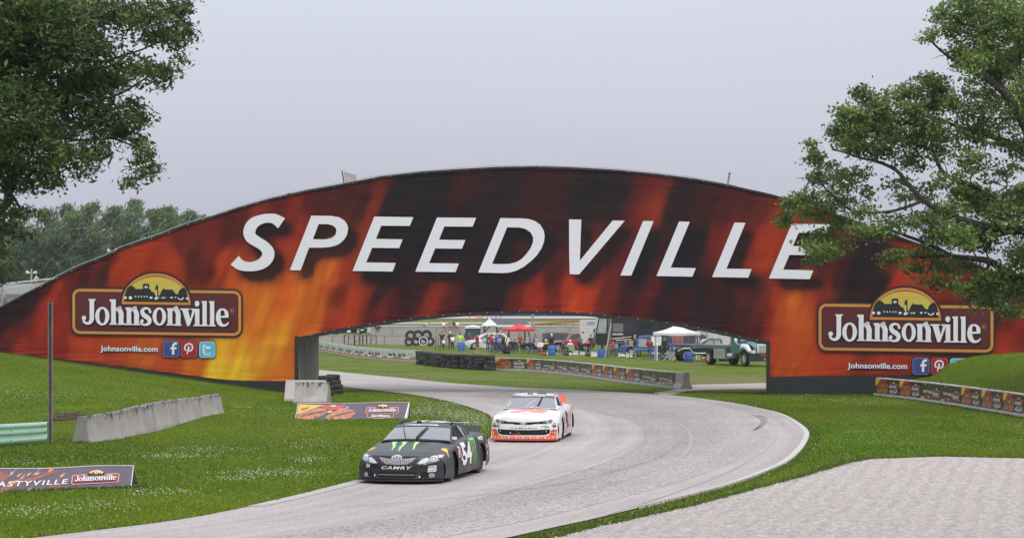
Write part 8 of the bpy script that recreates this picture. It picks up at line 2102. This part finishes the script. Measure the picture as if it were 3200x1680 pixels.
pe(1381, 1092, 1.85, (38, 58, 42), (60, 75, 110), 'man in dark green shirt and red cap holding both hands to his head', ('head', 'head'), 160, cap=(190, 40, 50), sleeves='short')
pe(1386, 1093, 1.15, (225, 225, 228), (45, 55, 80), 'small child in a white shirt in front of the man in a red cap', face=20, hair='dark', sleeves='short')
pe(1407, 1090, 1.8, (70, 45, 38), (50, 48, 50), 'man in dark brown top and white cap reaching one arm out', ('side', 'front'), 200, cap=(230, 225, 225))
pe(1414, 1092, 1.5, (225, 226, 232), (48, 50, 58), 'person in loose white T-shirt and dark trousers beside the white capped man', face=170, hair='dark', sleeves='short')
pe(1438, 1093, 1.75, (165, 220, 70), (175, 172, 168), 'person in lime green top with hands on hips behind the drum pair', ('hips', 'hips'), 175, hair='dark')
pe(1459, 1083, 1.8, (110, 30, 42), (60, 50, 55), 'man in maroon top stretching an arm behind the white car', ('side', 'down'), 190, hair='brown')
pe(1466, 1084, 1.65, (90, 45, 100), (60, 50, 55), 'woman in purple top with auburn hair behind the white car', face=10, hair='brown')
pe(1491, 1101, 1.8, (150, 25, 38), (95, 88, 72), 'man in red hooded top and khaki shorts pointing in front of the white car', ('point', 'point'), -60, hair='dark', shorts=True)
pe(1514, 1104, 1.68, (165, 170, 182), (225, 225, 228), 'person in grey hooded top and white shorts in front of the white car', ('front', 'front'), -50, hair='brown', shorts=True)
pe(1524, 1098, 1.72, (60, 62, 74), (70, 78, 105), 'person in slate top half hidden between the grey and the red jackets', ('front', 'down'), 30, hair='dark')
pe(1537, 1105, 1.82, (190, 25, 42), (78, 88, 112), 'man in bright red jacket and jeans in the middle of the crowd', ('front', 'front'), -70, hair='dark')
pe(1545, 1099, 1.78, (215, 216, 222), (70, 75, 90), 'person in white shirt and white cap behind the red jacket', face=-60, cap=(225, 220, 205))
pe(1552, 1101, 1.85, (45, 95, 190), (60, 70, 110), 'man in royal blue shirt among the crowd', ('down', 'front'), -120, hair='grey')
pe(1562, 1105, 1.62, (135, 130, 135), (60, 68, 98), 'person in grey shirt with folded arms beside the black hooded top', ('cross', 'cross'), 0, hair='brown', sleeves='short')
pe(1573, 1105, 1.82, (26, 27, 32), (60, 62, 80), 'person in black hooded top wearing white and black ear defenders', ('front', 'front'), -70, cap=(220, 220, 222))
pe(1724, 1103, 1.80, (28, 28, 32), (60, 45, 40), 'man in black printed T-shirt and white cap behind the blue drum', ('front', 'front'), 180, cap=(230, 230, 230), sleeves='short')
pe(1984, 1119, 1.90, (48, 54, 60), (105, 120, 150), 'tall grey haired man in dark jacket and pale jeans holding a paper bag', ('front', 'front'), -75, hair='grey')
pe(2030, 1121, 1.72, (140, 32, 42), (70, 90, 125), 'man in deep red jacket and jeans seen from behind near the white canopy', ('front', 'front'), 175, cap=(60, 62, 66))
pe(2076, 1115, 1.70, (35, 34, 40), (40, 42, 55), 'person in black under the white canopy', face=30, hair='dark'); pe(2082, 1112, 1.55, (130, 38, 46), (60, 60, 66), 'person in dark red top at the back of the white canopy', face=10, hair='brown')
pe(2226, 1126, 1.78, (155, 172, 178), (70, 75, 90), 'man in pale blue shirt and dark cap leaning on the flatbed', ('side', 'side'), 0, cap=(70, 45, 45))
pe(2289, 1122, 1.88, (185, 28, 40), (60, 70, 100), 'man in red jacket and patterned cap behind the flatbed near its cab', ('front', 'down'), -80, cap=(150, 125, 115))
# seated people, each on a folding chair
def chair(px, pyf, label, m, face=0, D=None, fm=None):
 D = D or gd(pyf); X = (px - CX) / F * D; t = thing('folding_chair', label, 'chair', (X, D, tz(X, D)), math.radians(face)); fm = fm or M_steel
 mb = MB(); mb.box((0, 0, .42), (.50, .46, .04)); mb.build('seat', m, t); mb = MB(); mb.box((0, .26, .70), (.50, .04, .46), Matrix.Rotation(-.18, 4, 'X')); mb.build('backrest', m, t)
 for sx in (-1, 1):
  for sy in (-1, 1): mb = MB(); mb.tube([(sx * .24, sy * .22, 0), (sx * .24, -sy * .15, .62)], .018, 5); mb.build('leg', fm, t)
  mb = MB(); mb.tube([(sx * .26, -.25, .62), (sx * .26, .25, .64)], .02, 5); mb.build('armrest', fm, t)
M_cb = mat('black_canvas', (.02, .02, .024), .9); M_cr = mat('red_canvas', (.45, .03, .04), .8); M_cg = mat('green_white_webbing', (.30, .45, .36), .8, noise=.4, nscale=14); M_cw = mat('white_plastic', (.70, .70, .70), .5)
seated = [(1597, 1100, (40, 38, 42), (50, 50, 58), 'seated person in dark top next to the black bin', M_cb, -20, 'brown'), (1609, 1102, (32, 32, 36), (48, 48, 54), 'seated dark haired person in black, second seat from the black bin', M_cb, 15, 'dark'),
 (1638, 1104, (34, 38, 44), (85, 110, 150), 'seated person in black leaning forward under the red canopy', M_cb, 70, 'brown'), (1656, 1103, (36, 40, 58), (90, 112, 150), 'seated man in navy shirt and jeans under the red canopy', M_cb, 60, 'brown'),
 (1676, 1104, (150, 152, 160), (70, 72, 80), 'seated person in grey top left of the white plastic chair', M_cb, 50, 'brown'), (1690, 1106, (205, 205, 208), (120, 60, 60), 'seated person in white top on the white plastic chair', M_cw, -20, 'grey'), (1706, 1106, (205, 165, 60), (90, 70, 60), 'seated person in yellow jacket left of the blue drum', M_cb, 200, 'brown'),
 (1760, 1108, (70, 60, 62), (90, 85, 90), 'seated person with bare legs in the lounge chair right of the blue drum', M_cg, -60, 'brown'), (1782, 1108, (215, 215, 218), (120, 115, 112), 'seated person in white top on the mint striped chair', M_cg, 200, 'brown'),
 (1916, 1110, (185, 30, 40), (60, 55, 60), 'seated person in red on a red chair right of the timber pole', M_cr, -30, 'brown'), (1955, 1112, (38, 42, 62), (85, 105, 145), 'seated man in navy jacket and jeans left of the tall grey haired man', M_cb, -70, 'grey')]
for i, (px, py, sc1, lc1, lab, cm, fc, hr) in enumerate(seated):
 kid = 'kid' in lab
 pe(px, py, 1.70, sc1, lc1, lab, ('lap', 'lap'), fc, hair=hr, sit=True, D=gd(py), cap=(225, 225, 225) if i in (4, 6, 8) else None, shorts=(i == 7))
 chair(px, py, 'folding chair under the ' + ' '.join(lab.replace('seated ', '').split()[:10]), cm, fc, gd(py) + .02)
pe(1926, 1111, 1.15, (60, 160, 205), (70, 90, 120), 'child in a sky blue hooded top beside the red chair', face=-20, cap=(60, 160, 205))
pe(1883, 1104, 1.60, (200, 202, 206), (60, 62, 70), 'person in grey and white top stooping before the motorhome front', ('front', 'front'), -50, hair='brown', bend=.5)
for a_ in ((1812, 1106, 1.7, (90, 92, 100), (60, 60, 66), 'person in slate grey standing left of the kettle grill', ('front', 'down'), 40), (1846, 1103, 1.72, (45, 45, 50), (90, 96, 110), 'person in charcoal top standing right of the kettle grill', ('front', 'front'), -30), (1937, 1106, 1.68, (120, 124, 130), (50, 55, 70), 'person in mid grey top behind the red chair', ('down', 'hips'), 30), (1998, 1112, 1.7, (70, 110, 70), (60, 64, 75), 'person in moss green top behind the tall grey haired man', ('down', 'down'), -20), (2056, 1112, 1.74, (55, 58, 66), (45, 50, 62), 'person in dark slate between the white sheet and the white canopy', ('front', 'down'), 40), (2100, 1112, 1.66, (200, 200, 204), (60, 66, 80), 'person in pale top at the back of the white canopy', ('lap', 'lap'), -10), (2160, 1112, 1.75, (58, 60, 72), (50, 52, 60), 'person in dark blue grey by the navy van', ('down', 'down'), 20), (1625, 1096, 1.7, (150, 60, 60), (60, 62, 70), 'person in brick red top standing behind the black seats', ('front', 'down'), 10), (1672, 1097, 1.7, (95, 105, 130), (60, 62, 70), 'person in steel blue top standing behind the cream table', ('down', 'hips'), -30)):
 pe(*a_, hair='dark')
# people on and beyond the far wall
for px, sc1, lc1, lab, hr in ((1386, (225, 222, 224), (180, 150, 140), 'person in white sitting on the far wall, apart from the other three', 'brown'), (1405, (125, 125, 135), (110, 112, 120), 'person in grey with a pale hat sitting on the far wall', 'grey'), (1418, (34, 34, 38), (60, 62, 66), 'person in black sitting on the far wall between the grey and white ones', 'dark'), (1429, (220, 220, 226), (170, 145, 135), 'person in white T-shirt on the far wall, next to the one in black', 'brown')):
 pe(px, 0, 1.75, sc1, lc1, lab, ('lap', 'lap'), 20, hair=hr, sit=True, D=320, z0=WALLZ - .5, shorts=True, sleeves='short')
pe(1330, 0, 1.6, (150, 215, 70), (35, 45, 75), 'person in lime shirt bending forward on the far wall', ('front', 'front'), -90, hair='dark', sit=True, D=320.4, z0=WALLZ - .45, bend=.8)
pe(1188, 0, 1.6, (205, 205, 210), (40, 42, 48), 'person in white and black sitting on the far wall near the bridge underside', ('lap', 'lap'), -30, hair='dark', sit=True, D=320, z0=WALLZ - .5)
pe(1172, 0, 1.5, (35, 42, 62), (30, 32, 42), 'person in navy hunched on the far wall near the bridge underside', ('lap', 'lap'), 40, hair='dark', sit=True, D=320, z0=WALLZ - .5, bend=.5)
# paper bag, grill, tables, coolers, bicycles' clutter
def item(name, label, cat, px, py, build, rz=0, dz=0):
 D = gd(py); X = (px - CX) / F * D; t = thing(name, label, cat, (X, D, tz(X, D) + dz), rz); build(t); return t
def b_bag(t):
 mb = MB(); mb.extrude([(-.15, 0), (-.17, .42), (.17, .42), (.15, 0)], -.09, .09, axis='Y'); mb.build('bag_body', mat('brown_paper', (.42, .27, .17), .9), t)
 mb = MB(); mb.box((0, 0, .43), (.30, .15, .02)); mb.build('bag_top', mat('bag_contents', (.5, .45, .4), .9), t)
item('paper_bag', 'brown paper bag held by the tall grey haired man', 'bag', 1972, 1119.3, b_bag, 0, 1.02)
def b_grill(t):
 mb = MB(); mb.lathe([(.02, .72), (.22, .76), (.30, .92), (.31, .95)], 14); mb.build('bowl', M_black, t); mb = MB(); mb.lathe([(.32, .96), (.28, 1.08), (.12, 1.18), (.01, 1.2)], 14); mb.build('lid', M_red, t)
 for k in range(3): mb = MB(); mb.tube([(.15 * math.cos(k * 2.1), .15 * math.sin(k * 2.1), .78), (.32 * math.cos(k * 2.1), .32 * math.sin(k * 2.1), 0)], .018, 5); mb.build('leg', M_gry, t)
item('kettle_grill', 'red lidded kettle grill in front of the ribbed camping trailer', 'grill', 1836, 1108, b_grill)
def b_table(t, w_=1.6, m=M_cw):
 mb = MB(); mb.box((0, 0, .73), (w_, .7, .04)); mb.build('table_top', m, t)
 for sx in (-1, 1):
  for sy in (-1, 1): mb = MB(); mb.tube([(sx * w_ * .42, sy * .28, 0), (sx * w_ * .42, sy * .28, .71)], .02, 5); mb.build('leg', M_gry, t)
item('folding_table', 'pale folding table under the red canopy', 'table', 1646, 1098, lambda t: b_table(t, 1.7, mat('pale_blue_top', (.42, .56, .68), .5)))
item('folding_table', 'cream folding table between the red canopy and the people carrier', 'table', 1690, 1099, lambda t: b_table(t, 1.9, mat('cream_top', (.62, .58, .45), .6)))
item('folding_table', 'dark folding table behind the man in deep red', 'table', 2010, 1117, lambda t: b_table(t, 1.6, M_gry))
def b_cool(m, s_=1.0):
 def f_(t):
  mb = MB(); mb.box((0, 0, .17 * s_), (.55 * s_, .34 * s_, .32 * s_)); mb.build('box_body', m, t); mb = MB(); mb.box((0, 0, .36 * s_), (.57 * s_, .36 * s_, .06 * s_)); mb.build('lid', M_cw, t); mb = MB(); mb.tube([(-.28 * s_, -.18, .3 * s_), (0, -.22, .4 * s_), (.28 * s_, -.18, .3 * s_)], .015, 5); mb.build('handle', M_gry, t)
 return f_
def b_sacks(c1, c2):
 def f_(t):
  rq = random.Random(int(t.location.x * 10)); mb = MB(); mb.sphere((0, 0, .12), .22, 0, 9, 6, (1.3, .8, .6)); mb.build('sack', cloth(c1), t, smooth=True); mb = MB(); mb.sphere((.32, .05, .1), .14, 0, 9, 6, (1.1, .8, .8)); mb.build('small_sack', cloth(c2), t, smooth=True); mb = MB(); mb.tube([(-.16, 0, .22), (0, 0, .36), (.16, 0, .22)], .02, 5); mb.build('strap', M_black, t)
 return f_
for px, py, c1, c2, lab in ((1838, 1112, (60, 60, 66), (200, 200, 200), 'dark holdall and pale sack left of the cool box'), (1947, 1116, (190, 190, 195), (60, 80, 120), 'white sack with a blue bag at the end of the cool boxes'), (1990, 1114, (50, 52, 58), (110, 60, 50), 'dark holdall behind the legs of the tall man'), (2072, 1121, (70, 90, 140), (60, 60, 62), 'blue holdall left of the folding stools'), (2128, 1122, (60, 62, 66), (150, 60, 50), 'charcoal holdall right of the folding stools'), (1700, 1109, (180, 60, 60), (220, 220, 220), 'red holdall by the white plastic chair'), (1770, 1110, (60, 60, 66), (220, 220, 222), 'dark bag at the feet of the lounge chair')):
 item('holdall', lab, 'bag', px, py, b_sacks(c1, c2))
for px, py, m_, lab, s_ in ((1858, 1114, M_cw, 'white cool box left of the blue drum pair', 1.1), (1820, 1108, M_cw, 'small white cool box under the kettle grill', .8), (2208, 1132, M_red, 'red cool box behind the rear wheel of the flatbed', 1.0), (1966, 1116, M_cw, 'white cool box at the feet of the seated man in navy', 1.0), (2048, 1118, M_blu, 'blue cool box near the canopy leg', 1.1), (1798, 1108, M_cw, 'pale cool box beneath the ribbed trailer', .9), (2095, 1120, M_gry, 'grey cool box under the white canopy', 1.2), (2218, 1131, M_blu, 'small blue cool box beside the red one', .7), (1940, 1114, M_wh, 'small white cool box near the red chair', .8)):
 item('cool_box', lab, 'cool box', px, py, b_cool(m_, s_))
def b_towel(t, m=None, w_=.45):
 mb = MB(); mb.grid([[(x, .03 * math.sin(x * 14), z) for x in np.linspace(-w_, w_, 10)] for z in (0, .35, .7)]); mb.build('cloth', m or mat('dusty_pink_towel', (.34, .15, .14), .9), t); mb = MB(); mb.tube([(-w_ * 1.5, 0, .71), (w_ * 1.5, 0, .71)], .012, 4); mb.build('line', M_steel, t)
def b_poster(t):
 mb = MB(); mb.box((0, 0, .35), (.85, .04, .75)); mb.build('sheet', M_wh, t); mb = MB(); mb.box((.1, -.03, .55), (.4, .02, .05)); mb.box((.1, -.03, .35), (.3, .02, .04)); mb.build('faint_print', M_gry, t)
item('white_board', 'white sheet hanging on the back of the blue pickup', 'board', 2051, 1115, b_poster, 0, 1.0)
item('hanging_towel', 'pale grey towel hanging beside the white sheet on the blue pickup', 'towel', 2009, 1115, lambda t: b_towel(t, cloth((150, 152, 158)), .35), 0, .85)
item('hanging_towel', 'dusty pink towel hanging under the white canopy', 'towel', 2118, 1122, b_towel, 0, 1.22)
def b_stool(t):
 mb = MB(); mb.box((0, 0, .5), (.45, .4, .03)); mb.build('seat', M_cw, t)
 for a in (-1, 1): mb = MB(); mb.tube([(-.25 * a, -.15, 0), (.2 * a, .15, .5)], .02, 5); mb.build('leg', M_cw, t); mb = MB(); mb.tube([(-.2 * a + .05, .18, .5), (.3 * a, .2, 0)], .02, 5); mb.build('leg', M_cw, t)
item('folding_stool', 'white legged folding stool left of the canopy leg', 'stool', 2085, 1124, b_stool); item('folding_stool', 'white legged folding stool right of the canopy leg, near the drum', 'stool', 2112, 1125, b_stool)
for px in (1361, 1371, 1396, 1402): item('fence_stake', 'thin grey stake of the wire fence beside the man in a red cap', 'stake', px, 1093, lambda t: (lambda mb: (mb.tube([(0, 0, -.1), (0, 0, 1.25)], .03, 5), mb.build('stake_rod', M_steel, t)))(MB()))
for o in [o for o in col.objects if o.name.startswith('fence_stake')]: o['group'] = 'fence stakes beside the man in a red cap'
for px, py in ((1590, 1108), (1829, 1113), (1921, 1118), (1967, 1122), (2013, 1125), (2064, 1128), (2126, 1131), (1750, 1110), (1653, 1108), (1548, 1107)):
 o = item('fence_stake', 'thin dark stake in the row along the front of the spectators', 'stake', px, py, lambda t: (lambda mb: (mb.tube([(0, 0, -.1), (0, 0, 1.1)], .022, 5), mb.build('stake_rod', M_steel, t)))(MB())); o['group'] = 'fence stakes along the front of the spectators'
# ---- far left: shed, chain-link fence, pole, onlooker
D = 190; a0 = P(-120, 944, D)
t = thing('long_shed', 'long low shed with a grey metal roof behind the bridge end', 'building', (a0.x, D, tz(a0.x, D) - .4)); b0 = t.location.copy(); s_ = D / F
Q = lambda px, py, dy=0: P(px, py, D + dy) - b0
mb = MB(); mb.grid([[Q(-300, 916), Q(260, 916)], [Q(-300, 975), Q(260, 975)]]); mb.grid([[Q(-300, 916), Q(-300, 975)], [Q(-300, 916, 9), Q(-300, 975, 9)]]); mb.grid([[Q(260, 916), Q(260, 975)], [Q(260, 916, 9), Q(260, 975, 9)]]); mb.build('wall', mat('pale_cladding', (.33, .32, .32), .8, noise=.1, nscale=1), t)
mb = MB(); mb.grid([[Q(-310, 918, -.4), Q(270, 918, -.4)], [Q(-310, 886, 4.5), Q(270, 886, 4.5)]]); mb.build('roof', mat('grey_sheet_roof', (.14, .145, .165), .55, noise=.15, nscale=1.2, streak=(6, 1, 1)), t)
mb = MB(); mb.box(Q(-20, 917, -.45), (580 * s_, .1, .14)); mb.build('gutter', M_gry, t)
D = 120; t = thing('chain_link_fence', 'chain link fence with pale top rails running behind the bridge end', 'fence', (-24, D, 3.3)); b0 = Vector((-24, D, 3.3)); Q = lambda px, py, dy=0: P(px, py, D + dy) - b0
M_rail = mat('galvanised_rail', (.52, .52, .53), .5)
mb = MB(); mb.tube([Q(-200, 905), Q(0, 888), Q(190, 868), Q(300, 846)], .045, 6); mb.build('top_rail', M_rail, t)
mb = MB(); mb.tube([Q(-200, 915, 1), Q(0, 902, 1), Q(150, 886, 1)], .035, 6); mb.build('rear_rail', M_rail, t)
mb = MB()
for px in range(-180, 200, 4):
 yt = np.interp(px, [-200, 0, 190], [905, 888, 868]); hh_ = 85
 mb.tube([Q(px, yt), Q(px + 34, yt + hh_)], .006, 3, caps=False); mb.tube([Q(px + 34, yt), Q(px, yt + hh_)], .006, 3, caps=False)
mb.build('wire_mesh', mat('galvanised_wire', (.42, .42, .43), .5), t)
for px in (-60, 6, 112, 190): mb = MB(); yt = np.interp(px, [-200, 0, 190, 300], [905, 888, 868, 846]); mb.tube([Q(px, yt), Q(px, 985)], .05, 6); mb.build('post', M_gry, t)
t = thing('loudspeaker_pole', 'grey pole with two white horn loudspeakers behind the bridge end', 'pole', P(98, 940, 135)); b0 = t.location.copy(); Q = lambda px, py, dy=0: P(px, py, 135 + dy) - b0
mb = MB(); mb.tube([Q(98, 980), Q(98, 840)], .055, 8); mb.build('shaft', mat('pale_post', (.34, .31, .31), .8), t)
for (px, py, d_) in ((93, 853, -1), (103, 853, 1)): mb = MB(); mb.lathe([(.03, 0), (.06, .1), (.11, .2)], 10, Matrix.Translation(Q(px, py)) @ Matrix.Rotation(d_ * 1.3, 4, 'Y')); mb.build('horn', M_wh, t)
mb = MB(); mb.lathe([(.03, 0), (.06, .1), (.13, .24)], 10, Matrix.Translation(Q(106, 874)) @ Matrix.Rotation(.9, 4, 'Y')); mb.build('horn', M_wh, t)
t = thing('loudspeaker_pole', 'short pole with two white loudspeakers just above the banner edge', 'pole', P(350, 800, 128)); b0 = t.location.copy(); Q = lambda px, py, dy=0: P(px, py, 128 + dy) - b0
mb = MB(); mb.tube([Q(350, 860), Q(350, 784)], .03, 6); mb.build('shaft', M_gry, t)
for (px, py, d_) in ((344, 785, -1), (357, 783, 1)): mb = MB(); mb.lathe([(.02, 0), (.06, .08), (.11, .15)], 10, Matrix.Translation(Q(px, py)) @ Matrix.Rotation(d_ * 1.2, 4, 'Y')); mb.build('horn', M_wh, t)
pe(12, 0, 1.75, (38, 42, 62), (70, 72, 80), 'man in navy jacket behind the chain link fence at the bridge end', ('front', 'down'), 60, hair='grey', D=124, z0=H + (YH - 913) / F * 124 - 1.75)
# ------------------------------------------------------------------ damp summer air
mb = MB(); mb.box((0, 398, 30.5), (1500, 806, 65)); hz = mb.build('haze', bpy.data.materials.new('air')); tag(hz, kind='stuff')
m = bpy.data.materials['air']; m.use_nodes = True; t = m.node_tree; t.nodes.clear()
o_ = N(t, 'ShaderNodeOutputMaterial'); pv = N(t, 'ShaderNodeVolumePrincipled'); pv.inputs['Color'].default_value = (.93, .95, 1.0, 1); pv.inputs['Density'].default_value = 0.00014; pv.inputs['Anisotropy'].default_value = .3
t.links.new(pv.outputs[0], o_.inputs['Volume'])
